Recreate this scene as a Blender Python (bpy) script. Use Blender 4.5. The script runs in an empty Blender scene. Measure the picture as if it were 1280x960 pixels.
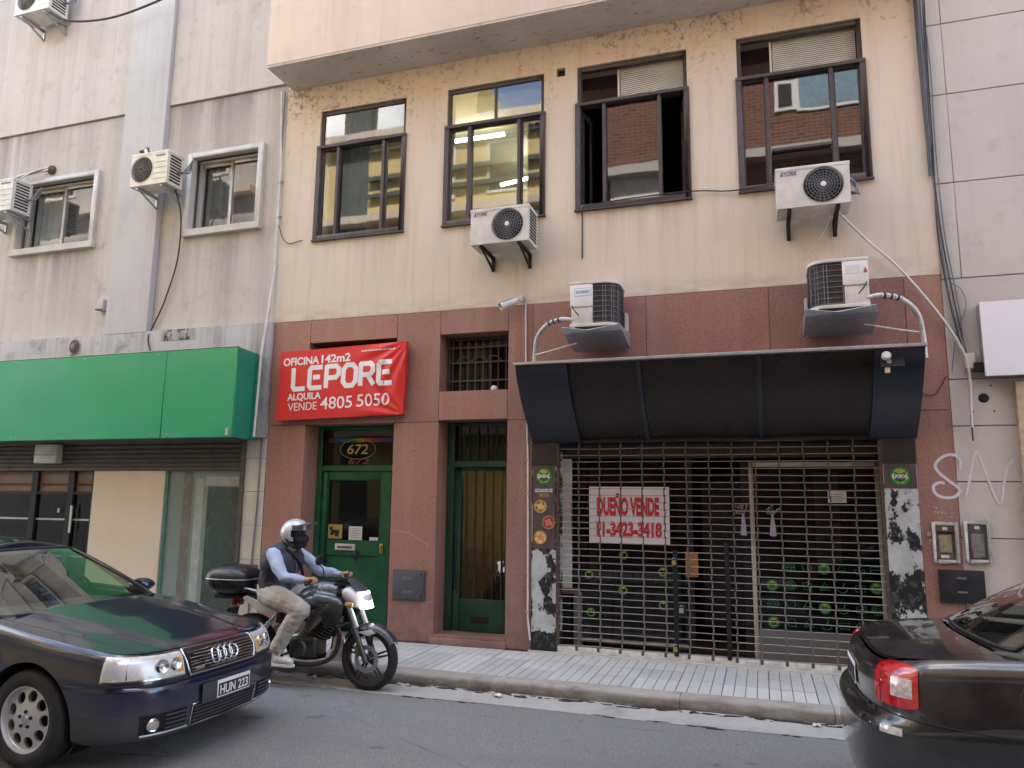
import bpy, bmesh, math, random
import numpy as np
from mathutils import Vector, Matrix
rad = math.radians
random.seed(7)
rng = np.random.default_rng(7)
S = bpy.context.scene
COL = S.collection

# ------------------------------------------------------------------ camera
CAM = Vector((0.0, -8.3, 1.66))
YAW, PITCH, ROLL, FPX = -0.320527, 0.153020, 0.0115076, 935.743
fw = Vector((math.sin(YAW)*math.cos(PITCH), math.cos(YAW)*math.cos(PITCH), math.sin(PITCH)))
r0 = Vector((math.cos(YAW), -math.sin(YAW), 0)); u0 = r0.cross(fw)
rt = math.cos(ROLL)*r0 + math.sin(ROLL)*u0
up = -math.sin(ROLL)*r0 + math.cos(ROLL)*u0
cd = bpy.data.cameras.new('camera'); cam = bpy.data.objects.new('camera', cd); COL.objects.link(cam)
cam.matrix_world = Matrix(((rt.x, up.x, -fw.x, CAM.x), (rt.y, up.y, -fw.y, CAM.y), (rt.z, up.z, -fw.z, CAM.z), (0, 0, 0, 1)))
cd.sensor_width = 36; cd.lens = 36*FPX/1280; cd.clip_end = 2000; cd.clip_start = 0.05
S.camera = cam

# ------------------------------------------------------------------ light
SUN_EL, SUN_AZ = rad(56), rad(12)          # azimuth measured from +Y towards +X
w = bpy.data.worlds.new('World'); S.world = w; w.use_nodes = True
wn = w.node_tree; bg = wn.nodes['Background']
sky = wn.nodes.new('ShaderNodeTexSky'); sky.sky_type = 'NISHITA'; sky.sun_disc = False
sky.sun_elevation = SUN_EL; sky.sun_rotation = SUN_AZ
tc = wn.nodes.new('ShaderNodeTexCoord'); mp = wn.nodes.new('ShaderNodeMapping'); mp.inputs['Scale'].default_value = (1, 1, 2.2)
cn = wn.nodes.new('ShaderNodeTexNoise'); cn.inputs['Scale'].default_value = 2.6; cn.inputs['Detail'].default_value = 6
cr = wn.nodes.new('ShaderNodeValToRGB'); cr.color_ramp.elements[0].position = .47; cr.color_ramp.elements[1].position = .66
mx = wn.nodes.new('ShaderNodeMix'); mx.data_type = 'RGBA'; mx.inputs[7].default_value = (9.0, 8.8, 8.6, 1)
wn.links.new(tc.outputs['Generated'], mp.inputs['Vector']); wn.links.new(mp.outputs[0], cn.inputs['Vector'])
wn.links.new(cn.outputs['Fac'], cr.inputs['Fac']); wn.links.new(cr.outputs['Color'], mx.inputs[0])
wn.links.new(sky.outputs[0], mx.inputs[6]); wn.links.new(mx.outputs[2], bg.inputs['Color'])
bg.inputs['Strength'].default_value = 0.15
sd = bpy.data.lights.new('sun', 'SUN'); sd.energy = 4.0; sd.angle = rad(.5); sd.color = (1, .95, .86)
sun = bpy.data.objects.new('sun', sd); COL.objects.link(sun)
sdir = Vector((math.sin(SUN_AZ)*math.cos(SUN_EL), math.cos(SUN_AZ)*math.cos(SUN_EL), math.sin(SUN_EL)))
sun.rotation_euler = sdir.to_track_quat('Z', 'Y').to_euler(); sun.location = (0, 20, 40)
S.view_settings.view_transform = 'Standard'; S.view_settings.look = 'None'; S.view_settings.gamma = 1
S.view_settings.exposure = 2.4
S.render.engine = 'CYCLES'
S.cycles.max_bounces = 8; S.cycles.diffuse_bounces = 4; S.cycles.glossy_bounces = 4; S.cycles.transmission_bounces = 6
S.cycles.use_denoising = True; S.cycles.sample_clamp_indirect = 6; S.cycles.caustics_reflective = False; S.cycles.caustics_refractive = False

# ------------------------------------------------------------------ scene-building helpers
def thing(name, label, cat, loc=(0, 0, 0), group=None, rz=0.0):
    o = bpy.data.objects.new(name, None); COL.objects.link(o)
    o.location = loc; o.rotation_euler = (0, 0, rz); o.empty_display_size = .1
    o['label'] = label; o['category'] = cat
    if group: o['group'] = group
    return o
def tag(o, label, cat, group=None):
    o['label'] = label; o['category'] = cat
    if group: o['group'] = group
    return o
def worldloc(o):
    l = Vector((0, 0, 0))
    while o is not None:
        l = l + o.location; o = o.parent
    return l
def link(name, me, parent=None):
    o = bpy.data.objects.new(name, me); COL.objects.link(o)
    if parent is not None: o.parent = parent
    return o
def copy_tree(o, parent=None, loc=None, rz=None):
    c = o.copy(); COL.objects.link(c)
    if parent is not None: c.parent = parent
    if loc is not None: c.location = loc
    if rz is not None: c.rotation_euler = (0, 0, rz)
    for ch in list(o.children): copy_tree(ch, c)
    return c

class MB:
    """collects geometry; build() links it as ONE mesh object"""
    def __init__(s): s.v = []; s.f = []
    def add(s, vs, fs):
        b = len(s.v); s.v += [tuple(p) for p in vs]; s.f += [tuple(b+i for i in f) for f in fs]; return s
    def poly(s, pts): return s.add(pts, [range(len(pts))])
    def box(s, x0, x1, y0, y1, z0, z1):
        return s.add([(x0,y0,z0),(x1,y0,z0),(x1,y1,z0),(x0,y1,z0),(x0,y0,z1),(x1,y0,z1),(x1,y1,z1),(x0,y1,z1)],
                     [(0,3,2,1),(4,5,6,7),(0,1,5,4),(1,2,6,5),(2,3,7,6),(3,0,4,7)])
    def obox(s, c, ax, ay, az):
        c = Vector(c); ax = Vector(ax); ay = Vector(ay); az = Vector(az)
        vs = [c+sx*ax+sy*ay+sz*az for sz in (-1, 1) for sx, sy in ((-1,-1),(1,-1),(1,1),(-1,1))]
        return s.add(vs, [(0,3,2,1),(4,5,6,7),(0,1,5,4),(1,2,6,5),(2,3,7,6),(3,0,4,7)])
    def prism(s, pts, d):
        """closed polygon extruded by vector d"""
        d = Vector(d); n = len(pts); vs = [Vector(p) for p in pts]; vs += [p+d for p in vs]
        return s.add(vs, [tuple(range(n))[::-1], tuple(range(n, 2*n))] + [(i, (i+1) % n, n+(i+1) % n, n+i) for i in range(n)])
    def tube(s, pts, r, n=8, caps=True):
        pts = [Vector(p) for p in pts]; m = len(pts)
        rs = r if isinstance(r, (list, tuple)) else [r]*m
        rings = []; prev = None
        for i, p in enumerate(pts):
            t = (pts[min(i+1, m-1)]-pts[max(i-1, 0)])
            if t.length < 1e-9: t = Vector((0, 0, 1))
            t.normalize()
            if prev is None:
                a = Vector((0, 0, 1)) if abs(t.z) < .9 else Vector((1, 0, 0))
                x = t.cross(a).normalized()
            else:
                x = (prev - t*prev.dot(t)).normalized()
            prev = x; y = t.cross(x)
            rings += [p + rs[i]*(math.cos(2*math.pi*k/n)*x + math.sin(2*math.pi*k/n)*y) for k in range(n)]
        fs = [(i*n+k, i*n+(k+1) % n, (i+1)*n+(k+1) % n, (i+1)*n+k) for i in range(m-1) for k in range(n)]
        if caps: fs += [tuple(range(n))[::-1], tuple(range((m-1)*n, m*n))]
        return s.add(rings, fs)
    def cyl(s, p0, p1, r, n=12, r1=None): return s.tube([p0, p1], [r, r if r1 is None else r1], n)
    def lathe(s, prof, c, axis, n=24, closed=False, caps=True):
        """prof: (radius, height along axis)"""
        c = Vector(c); a = Vector(axis).normalized()
        b = Vector((0, 0, 1)) if abs(a.z) < .9 else Vector((1, 0, 0))
        x = a.cross(b).normalized(); y = a.cross(x); m = len(prof)
        vs = [c + h*a + r*(math.cos(2*math.pi*k/n)*x + math.sin(2*math.pi*k/n)*y) for r, h in prof for k in range(n)]
        fs = [(i*n+k, i*n+(k+1) % n, (i+1)*n+(k+1) % n, (i+1)*n+k) for i in range(m-1) for k in range(n)]
        if closed: fs += [((m-1)*n+k, (m-1)*n+(k+1) % n, (k+1) % n, k) for k in range(n)]
        elif caps:
            if prof[0][0] > 1e-6: fs.append(tuple(range(n))[::-1])
            if prof[-1][0] > 1e-6: fs.append(tuple(range((m-1)*n, m*n)))
        return s.add(vs, fs)
    def grid(s, P, nu, nv, wrap=False):
        """P: array-like [nu][nv] of points"""
        vs = [tuple(P[i][j]) for i in range(nu) for j in range(nv)]
        fs = [(i*nv+j, ((i+1) % nu)*nv+j, ((i+1) % nu)*nv+j+1, i*nv+j+1) for i in range(nu if wrap else nu-1) for j in range(nv-1)]
        return s.add(vs, fs)
    def build(s, name, mat, parent=None, smooth=None, bevel=0.0, segs=2, weld=True, world=True, solid=0.0, flip=False, skirt=None):
        me = bpy.data.meshes.new(name)
        org = worldloc(parent) if (parent is not None and world) else Vector((0, 0, 0))
        bm = bmesh.new()
        vv = [bm.verts.new((p[0]-org.x, p[1]-org.y, p[2]-org.z)) for p in s.v]
        for f in s.f:
            try: bm.faces.new([vv[i] for i in f])
            except ValueError: pass
        if weld: bmesh.ops.remove_doubles(bm, verts=bm.verts, dist=1e-5)
        bmesh.ops.recalc_face_normals(bm, faces=bm.faces)
        if flip: bmesh.ops.reverse_faces(bm, faces=bm.faces)
        if solid:
            g = bmesh.ops.solidify(bm, geom=bm.faces[:], thickness=solid)
            bmesh.ops.recalc_face_normals(bm, faces=bm.faces)
        if skirt:
            g = bmesh.ops.extrude_edge_only(bm, edges=[e for e in bm.edges if len(e.link_faces) == 1])
            bmesh.ops.translate(bm, vec=Vector(skirt), verts=[v for v in g['geom'] if isinstance(v, bmesh.types.BMVert)])
        if bevel:
            es = [e for e in bm.edges if len(e.link_faces) == 2 and e.calc_face_angle(0) > .5]
            bmesh.ops.bevel(bm, geom=es, offset=bevel, segments=segs, affect='EDGES', profile=.6, clamp_overlap=True)
        bm.to_mesh(me); bm.free()
        if smooth is not None or bevel:
            me.shade_smooth(); me.set_sharp_from_angle(angle=rad(smooth if smooth is not None else 40))
        if mat is not None:
            for m in (mat if isinstance(mat, (list, tuple)) else [mat]): me.materials.append(m)
        return link(name, me, parent)

def arc(c, r, a0, a1, n, fx=(1, 0, 0), fz=(0, 0, 1)):
    c = Vector(c); fx = Vector(fx); fz = Vector(fz)
    return [c + r*(math.cos(rad(a0+(a1-a0)*i/n))*fx + math.sin(rad(a0+(a1-a0)*i/n))*fz) for i in range(n+1)]
def cat(pts, n):
    """Catmull-Rom through pts, n samples a span"""
    p = [Vector(q) for q in pts]; p = [2*p[0]-p[1]] + p + [2*p[-1]-p[-2]]; out = []
    for i in range(1, len(p)-2):
        for k in range(n):
            t = k/n; a, b, c, d = p[i-1], p[i], p[i+1], p[i+2]
            out.append(.5*((2*b)+(c-a)*t+(2*a-5*b+4*c-d)*t*t+(3*b-a-3*c+d)*t*t*t))
    return out + [p[-2]]

_textcache = {}
def text(s, name, mat, parent, loc, height, width=None, bold=0.0, shear=0.0, align='CENTER', rot=(90, 0, 0), depth=.002):
    """flat lettering facing -Y (rot 90,0,0), fitted to height (capital height) and width"""
    cu = bpy.data.curves.new('t', 'FONT'); cu.body = s; cu.align_x = 'LEFT'; cu.offset = bold; cu.extrude = .02; cu.shear = shear
    cu.resolution_u = 4
    o = bpy.data.objects.new('t', cu); COL.objects.link(o)
    bpy.context.view_layer.update()
    me = bpy.data.meshes.new_from_object(o.evaluated_get(bpy.context.evaluated_depsgraph_get()))
    bpy.data.objects.remove(o); bpy.data.curves.remove(cu)
    n = len(me.vertices); co = np.empty(n*3); me.vertices.foreach_get('co', co); co = co.reshape(-1, 3)
    mn, mxx = co.min(0), co.max(0)
    co -= mn
    sy = height/(mxx[1]-mn[1]); sx = sy if width is None else width/(mxx[0]-mn[0])
    co *= np.array([sx, sy, depth/.04])
    if align == 'CENTER': co[:, 0] -= (mxx[0]-mn[0])*sx/2
    me.vertices.foreach_set('co', co.ravel()); me.update(); me.name = name
    me.materials.clear(); me.materials.append(mat)
    ob = link(name, me, parent)
    org = worldloc(parent) if parent is not None else Vector((0, 0, 0))
    ob.location = Vector(loc)-org; ob.rotation_euler = tuple(rad(a) for a in rot)
    return ob

# ------------------------------------------------------------------ materials
class NT:
    def __init__(s, name, rough=.6, metal=0.0, spec=.5):
        s.m = bpy.data.materials.new(name); s.m.use_nodes = True; s.t = s.m.node_tree
        s.b = s.t.nodes['Principled BSDF']; s.set('Roughness', rough); s.set('Metallic', metal); s.set('Specular IOR Level', spec)
    def n(s, typ): return s.t.nodes.new('ShaderNode'+typ)
    def put(s, sock, val):
        if isinstance(val, bpy.types.NodeSocket): s.t.links.new(val, sock)
        else:
            if sock.type == 'RGBA' and len(val) == 3: val = (*val, 1)
            sock.default_value = val
    def set(s, k, val): s.put(s.b.inputs[k], val)
    def pos(s): return s.n('NewGeometry').outputs['Position']
    def obj(s): return s.n('TexCoord').outputs['Object']
    def rnd(s): return s.n('ObjectInfo').outputs['Random']
    def map(s, v, sc=(1, 1, 1), loc=(0, 0, 0), rot=(0, 0, 0)):
        n = s.n('Mapping'); s.put(n.inputs[0], v); n.inputs['Scale'].default_value = sc; n.inputs['Location'].default_value = loc; n.inputs['Rotation'].default_value = rot
        return n.outputs[0]
    def noise(s, v, scale, detail=4, rough=.55, dist=0):
        n = s.n('TexNoise'); s.put(n.inputs['Vector'], v); n.inputs['Scale'].default_value = scale
        n.inputs['Detail'].default_value = detail; n.inputs['Roughness'].default_value = rough; n.inputs['Distortion'].default_value = dist
        return n.outputs['Fac']
    def voro(s, v, scale, feature='F1', rand=1):
        n = s.n('TexVoronoi'); n.feature = feature; s.put(n.inputs['Vector'], v); n.inputs['Scale'].default_value = scale; n.inputs['Randomness'].default_value = rand
        return n.outputs[0]
    def ramp(s, f, *st):
        n = s.n('ValToRGB'); s.put(n.inputs[0], f); e = n.color_ramp.elements
        while len(e) < len(st): e.new(.5)
        for k, (p, c) in enumerate(st):
            e[k].position = p; e[k].color = (c, c, c, 1) if isinstance(c, (int, float)) else (*c, 1)
        return n.outputs[0]
    def mix(s, f, a, b, mode='MIX'):
        n = s.n('Mix'); n.data_type = 'RGBA'; n.blend_type = mode; s.put(n.inputs[0], f); s.put(n.inputs[6], a); s.put(n.inputs[7], b); return n.outputs[2]
    def math(s, op, a, b=0.0):
        n = s.n('Math'); n.operation = op; s.put(n.inputs[0], a); s.put(n.inputs[1], b); return n.outputs[0]
    def sep(s, v):
        n = s.n('SeparateXYZ'); s.put(n.inputs[0], v); return n.outputs
    def bump(s, h, strength=.3, dist=.01):
        n = s.n('Bump'); s.put(n.inputs['Height'], h); n.inputs['Strength'].default_value = strength; n.inputs['Distance'].default_value = dist
        s.t.links.new(n.outputs[0], s.b.inputs['Normal'])

def simple(name, c, rough=.5, metal=0.0, var=.12, scale=6.0, c2=None, bump=0.0, bscale=80.0, spec=.5, coat=0.0, pos=True, rv=.1):
    m = NT(name, rough, metal, spec); v = m.obj()
    n = m.noise(v, scale, 5)
    lo = tuple(max(0, x*(1-var)) for x in c); hi = tuple(min(1, x*(1+var)) for x in c) if c2 is None else c2
    m.set('Base Color', m.ramp(n, (.3, lo), (.7, hi)))
    if rv: m.set('Roughness', m.ramp(m.noise(v, scale*2.3, 4), (.3, max(0.0, rough-rv)), (.7, min(1, rough+rv))))
    if bump: m.bump(m.noise(v, bscale, 3), bump, .005)
    if coat: m.set('Coat Weight', coat); m.set('Coat Roughness', .04)
    return m.m
def glow(name, c, strength):
    m = NT(name); m.set('Base Color', c); m.set('Emission Color', c); m.set('Emission Strength', strength); return m.m

def streaky_wall(name, base, dark, blotch=.5, streak=.6, rough=.85, bumps=.25, warm=None, drips=()):
    def xmask(m, x, rs):
        s_ = 0.0
        for a, b in rs: s_ = m.math('ADD', s_, m.ramp(m.math('DIVIDE', m.math('SUBTRACT', m.math('ABSOLUTE', m.math('SUBTRACT', x, (a+b)/2)), (b-a)/2-.12), .3), (0, 1), (1, 0)))
        return m.math('MINIMUM', s_, 1.0)
    m = NT(name, rough, 0, .25); v = m.pos()
    big = m.noise(v, .7, 5, .6); med = m.noise(v, 3.5, 5, .6)
    st = m.math('MULTIPLY', m.noise(m.map(v, (3.2, 3.2, .12)), 1.0, 6, .7), m.ramp(m.noise(m.map(v, (.9, .9, .5)), 1.0, 4, .6), (.3, .75), (.7, 1.2))); st2 = m.noise(m.map(v, (22, 22, .5), (3, 1, 2)), 1.0, 3, .6)
    c = m.mix(m.ramp(big, (.35, 0), (.7, 1)), base, warm or tuple(x*.88 for x in base))
    k = m.math('MULTIPLY', m.ramp(st, (.47, 0), (.7, 1)), streak); c = m.mix(k, c, dark)
    k = m.math('MULTIPLY', m.ramp(st2, (.55, 0), (.75, 1)), streak*.45); c = m.mix(k, c, dark)
    k = m.math('MULTIPLY', m.ramp(med, (.55, 0), (.78, 1)), blotch); c = m.mix(k, c, dark)
    z = m.sep(v)[2]
    for zd, ln, kk, *rs in drips:                      # dirt washed down below joints and sills
        d = m.math('DIVIDE', m.math('SUBTRACT', zd, z), ln)
        f = m.ramp(d, (0, 0), (.004, 1), (.35, .55), (1, 0)); wv = m.noise(m.map(v, (2.4, 2.4, .05), (zd, 0, 0)), 1, 6, .7); w2 = m.noise(m.map(v, (.5, .5, .2), (zd, 3, 0)), 1, 3, .5)
        k = m.math('MULTIPLY', m.math('MULTIPLY', f, m.ramp(wv, (.33, 0), (.6, 1))), m.math('MULTIPLY', m.ramp(w2, (.35, .25), (.62, 1)), kk))
        if rs: k = m.math('MULTIPLY', k, xmask(m, m.sep(v)[0], rs))
        c = m.mix(k, c, dark)
    m.set('Base Color', c); m.bump(m.math('ADD', m.noise(v, 70, 4), m.math('MULTIPLY', med, .6)), bumps, .006)
    return m, c

# cream plaster with mould spots under the soffit and around the windows
def cream():
    m = NT('cream_plaster', .85, 0, .25); v = m.pos(); z = m.sep(v)[2]
    big = m.noise(v, .55, 5, .6); med = m.noise(v, 2.6, 6, .62)
    c = m.mix(m.ramp(big, (.35, 0), (.68, 1)), (.70, .60, .475), (.65, .57, .475))
    up_ = m.ramp(m.math('DIVIDE', m.math('SUBTRACT', z, 3.9), 3.6), (.55, 0), (.9, 1))
    c = m.mix(m.math('MULTIPLY', up_, .45), c, (.68, .51, .33))
    st = m.noise(m.map(v, (9, 9, .5)), 1, 5, .6)
    c = m.mix(m.math('MULTIPLY', m.ramp(st, (.52, 0), (.75, 1)), .38), c, (.45, .35, .27))
    # grime: base band just above the granite, spots high up
    lowb = m.ramp(m.math('DIVIDE', m.math('SUBTRACT', z, 3.9), 3.6), (.0, 1), (.09, 0))
    c = m.mix(m.math('MULTIPLY', m.math('MULTIPLY', lowb, m.ramp(m.noise(m.map(v, (1, 1, 3)), 3, 5), (.4, 0), (.62, 1))), .6), c, (.38, .31, .24))
    hi = m.ramp(m.math('DIVIDE', m.math('SUBTRACT', z, 3.9), 3.6), (.5, 0), (.86, .55), (.95, 1))
    sp = m.noise(v, 12, 6, .78); zone = m.ramp(m.noise(v, 1.1, 4, .6), (.4, 0), (.62, 1))
    spots = m.ramp(m.math('ADD', sp, m.math('MULTIPLY', m.math('MULTIPLY', hi, zone), .17)), (.585, 0), (.70, 1))
    c = m.mix(m.math('MULTIPLY', spots, m.math('MINIMUM', m.math('MULTIPLY', hi, 1.3), .75)), c, (.165, .125, .09))
    c = m.mix(m.math('MULTIPLY', m.ramp(med, (.58, 0), (.8, 1)), .3), c, (.50, .40, .32))
    d = m.math('DIVIDE', m.math('SUBTRACT', 5.06, z), .9); f = m.ramp(d, (0, 0), (.01, 1), (.4, .4), (1, 0)); x = m.sep(v)[0]; xm = 0.0
    for a, b in ((-5.57, -4.27), (-3.68, -2.38), (-1.96, -.65), (-.09, 1.22)): xm = m.math('ADD', xm, m.ramp(m.math('DIVIDE', m.math('SUBTRACT', m.math('ABSOLUTE', m.math('SUBTRACT', x, (a+b)/2)), (b-a)/2-.1), .25), (0, 1), (1, 0)))
    c = m.mix(m.math('MULTIPLY', m.math('MULTIPLY', f, m.ramp(m.noise(m.map(v, (3, 3, .06)), 1, 6, .72), (.42, 0), (.68, 1))), m.math('MULTIPLY', xm, .6)), c, (.30, .24, .19))
    m.set('Base Color', c); m.bump(m.math('ADD', m.noise(v, 55, 4), m.math('MULTIPLY', med, 1.2)), .35, .008)
    return m.m
def pale_plaster():
    m, c = streaky_wall('pale_plaster', (.77, .64, .54), (.42, .34, .28), .22, .25)
    v = m.pos(); sp = m.ramp(m.noise(v, 6, 6, .75), (.66, 0), (.72, 1))
    z = m.sep(v)[2]; near = m.ramp(m.math('DIVIDE', m.math('SUBTRACT', z, 7.2), 1.2), (0, 1), (.25, .5), (1, .12))
    m.set('Base Color', m.mix(m.math('MULTIPLY', sp, m.math('MULTIPLY', near, .7)), c, (.20, .15, .12))); return m.m
def soffit_mat():
    m = NT('soffit_plaster', .9, 0, .2); v = m.pos()
    c = m.mix(m.ramp(m.noise(v, 1.2, 5), (.35, 0), (.7, 1)), (.66, .61, .55), (.55, .50, .45))
    sp = m.ramp(m.noise(m.map(v, (.8, 2, 1)), 9, 6, .75), (.57, 0), (.66, 1))
    m.set('Base Color', m.mix(m.math('MULTIPLY', sp, .8), c, (.20, .165, .14))); m.bump(m.noise(v, 30, 5), .4, .01); return m.m
def granite():
    m = NT('red_granite', .42, 0, .45); v = m.pos()
    f = m.noise(v, 120, 3, .7); g = m.noise(v, 42, 4, .7); big = m.noise(v, 1.3, 5, .6)
    c = m.ramp(f, (.3, (.105, .048, .040)), (.5, (.285, .135, .108)), (.72, (.50, .29, .24)))
    c = m.mix(m.ramp(g, (.42, 0), (.66, .6)), c, (.32, .165, .13))
    c = m.mix(m.math('MULTIPLY', m.ramp(big, (.4, 0), (.7, 1)), .35), c, (.37, .20, .15))
    t = m.ramp(m.rnd(), (0, (.84, .86, .9)), (1, (1.10, 1.06, 1.02)))
    c = m.mix(1.0, c, t, 'MULTIPLY')
    du = m.noise(m.map(v, (5, 5, .4)), 1, 5); c = m.mix(m.math('MULTIPLY', m.ramp(du, (.5, 0), (.75, 1)), .3), c, (.42, .33, .28))
    z = m.sep(v)[2]; sp = m.math('MULTIPLY', m.ramp(m.math('DIVIDE', z, 4.0), (0, 1), (.05, .6), (.2, 0)), m.ramp(m.noise(v, 4.5, 6, .65), (.38, 0), (.62, .85))); c = m.mix(sp, c, (.13, .10, .085))
    m.set('Base Color', c); m.set('Roughness', m.ramp(big, (.3, .38), (.7, .6))); m.bump(f, .12, .002)
    return m.m
def peel(name, a, b, t0, t1, sc=3.0, zones=None):
    m = NT(name, .75, 0, .3); v = m.pos()
    n = m.noise(m.map(v, (1.3, 1, .9)), sc, 7, .68); z = m.sep(v)[2]; zone = m.math('SUBTRACT', m.ramp(m.math('DIVIDE', z, 2.4), *zones), .3) if zones else 0.0
    n = m.math('ADD', n, zone); k = m.ramp(n, (t0, 0), (t1, 1)); a = m.mix(m.ramp(m.noise(v, 5.5, 6, .7), (.42, 0), (.62, .8)), a, tuple(x*.66 for x in a)); n2 = m.math('ADD', n, m.math('MULTIPLY', m.noise(v, 9, 5, .7), .05)); a = m.mix(m.ramp(n2, (t0+.012, 0), (t0+.02, .8)), a, (.33, .30, .27))
    c = m.mix(k, a, b); c = m.mix(m.math('MULTIPLY', m.ramp(m.noise(v, 14, 5), (.5, 0), (.75, 1)), .35), c, (.3, .3, .29))
    m.set('Base Color', c); m.bump(m.math('SUBTRACT', 1.0, k), .5, .004); return m.m
def asphalt():
    m = NT('asphalt', .8, 0, .35); v = m.pos()
    f = m.noise(v, 95, 4, .85); med = m.noise(v, 2.2, 6, .6); big = m.noise(m.map(v, (.25, 1.4, 1)), .8, 5, .6)
    c = m.ramp(f, (.3, (.085, .083, .08)), (.52, (.205, .202, .195)), (.78, (.45, .44, .42)))
    c = m.mix(m.ramp(med, (.42, 0), (.72, .55)), c, (.20, .20, .20)); c = m.mix(m.ramp(big, (.5, 0), (.75, .5)), c, (.125, .123, .12))
    ck = m.voro(m.math('ADD', 0, 0) if False else m.map(v, (.35, .8, 1)), .9, 'DISTANCE_TO_EDGE')
    c = m.mix(m.math('MULTIPLY', m.ramp(m.math('ADD', ck, m.math('MULTIPLY', m.noise(v, 5, 4), .02)), (.009, 1), (.016, 0)), m.ramp(m.noise(v, .6, 3, .5), (.45, 0), (.6, .75))), c, (.045, .045, .045))
    oil = m.ramp(m.noise(v, 3.3, 3, .5), (.68, 0), (.74, 1)); c = m.mix(m.math('MULTIPLY', oil, .5), c, (.045, .043, .042))
    m.set('Base Color', c); m.set('Roughness', m.ramp(med, (.3, .68), (.7, .9))); m.bump(f, .55, .006); return m.m
def concrete(name, c1, c2, dark, sc=5.0, k=.5, rough=.85):
    m = NT(name, rough, 0, .3); v = m.pos()
    a = m.noise(v, sc, 6, .65); f = m.noise(v, 130, 3, .7); d = m.noise(v, sc*.5, 5, .7)
    c = m.mix(m.ramp(a, (.35, 0), (.68, 1)), c1, c2); c = m.mix(m.math('MULTIPLY', m.ramp(d, (.52, 0), (.68, 1)), k), c, dark)
    c = m.mix(m.math('MULTIPLY', m.ramp(f, (.4, 0), (.8, 1)), .3), c, tuple(x*1.3 for x in c2))
    if name == 'kerb_concrete':                   # traffic grime on the face of the kerb
        zz = m.math('DIVIDE', m.sep(v)[2], -.12); gk = m.math('MULTIPLY', m.ramp(zz, (.08, 0), (.3, .75), (1, 1)), m.ramp(m.noise(m.map(v, (1.5, 1, 6)), 3, 6, .7), (.28, .35), (.6, 1))); c = m.mix(gk, c, (.11, .085, .065))
    t = m.ramp(m.rnd(), (0, (.86, .86, .86)), (1, (1.1, 1.09, 1.07))); c = m.mix(1.0, c, t, 'MULTIPLY')
    m.set('Base Color', c); m.bump(m.math('ADD', f, a), .4, .005); return m.m
def glass(name, tint=(.75, .8, .8), see=.5, rough=.02, refl=1.0):
    """window pane: mirror-like film over a part-transparent, part-dusty body"""
    m = NT(name); t = m.t; out = t.nodes['Material Output']; t.nodes.remove(m.b)
    tr = m.n('BsdfTransparent'); tr.inputs[0].default_value = (*tint, 1)
    df = m.n('BsdfDiffuse'); df.inputs[0].default_value = (tint[0]*.035, tint[1]*.035, tint[2]*.035, 1)
    gl = m.n('BsdfGlossy'); gl.inputs['Roughness'].default_value = rough; gl.inputs[0].default_value = (1, 1, 1, 1)
    bf = m.math('SUBTRACT', 1.0, m.n('NewGeometry').outputs['Backfacing'])      # the inner face of a pane only lets light through
    m1 = m.n('MixShader'); t.links.new(m.math('MULTIPLY', bf, 1-see), m1.inputs[0])
    t.links.new(tr.outputs[0], m1.inputs[1]); t.links.new(df.outputs[0], m1.inputs[2])
    fr = m.n('Fresnel'); fr.inputs['IOR'].default_value = 1.6
    bmp = m.n('Bump'); bmp.inputs['Strength'].default_value = .05; bmp.inputs['Distance'].default_value = .02
    t.links.new(m.noise(m.obj(), 1.3, 2), bmp.inputs['Height']); t.links.new(bmp.outputs[0], gl.inputs['Normal'])
    k = m.math('MULTIPLY', bf, m.math('MINIMUM', m.math('MULTIPLY', fr.outputs[0], 1.7*refl), 1.0))
    m2 = m.n('MixShader'); t.links.new(k, m2.inputs[0]); t.links.new(m1.outputs[0], m2.inputs[1]); t.links.new(gl.outputs[0], m2.inputs[2])
    t.links.new(m2.outputs[0], out.inputs['Surface']); return m.m
def paint(name, c, flake=.0, rough=.28, dust=.1):
    m = NT(name, rough, 0, .5); v = m.obj(); z = m.sep(v)[2]
    d = m.math('MULTIPLY', m.ramp(m.noise(v, 2.5, 6, .6), (.45, 0), (.75, 1)), dust)
    low = m.math('MULTIPLY', m.ramp(z, (.18, 1), (.48, 0)), m.ramp(m.noise(v, 7, 6, .7), (.35, .1), (.7, .38)))   # road film along the sills
    m.set('Base Color', m.mix(m.math('MAXIMUM', d, low), c, (.24, .22, .20)))
    m.set('Coat Weight', 1.0); m.set('Coat Roughness', m.ramp(m.noise(v, 9, 4), (.4, .015), (.75, .07))); m.set('Coat IOR', 1.6)
    return m.m

X = {}
X['cream'] = cream(); X['pale'] = pale_plaster(); X['soffit'] = soffit_mat(); X['granite'] = granite()
X['grey_l'] = streaky_wall('grey_plaster', (.56, .525, .49), (.21, .20, .192), .45, .35, warm=(.56, .50, .45), drips=((7.42, 1.8, .95), (5.36, 1.5, .95, (-11.1, -9.4), (-7.75, -6.45)), (9.96, 2.6, .75)))[0].m
X['grey_p'] = streaky_wall('pilaster_plaster', (.54, .53, .525), (.33, .32, .315), .35, .4)[0].m
X['grey_r'] = streaky_wall('panel_plaster', (.57, .535, .49), (.39, .36, .33), .7, .22, drips=((5.90, .8, .3), (3.91, .8, .35), (1.88, .6, .35)))[0].m
X['base_l'] = streaky_wall('ledge_plaster', (.50, .49, .475), (.10, .095, .09), .75, .6)[0].m
X['joint'] = simple('joint_shadow_gap', (.09, .085, .08), .9)
X['asphalt'] = asphalt()
X['gutter'] = concrete('gutter_concrete', (.34, .33, .31), (.42, .41, .39), (.12, .115, .11), 4, .6)
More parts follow.
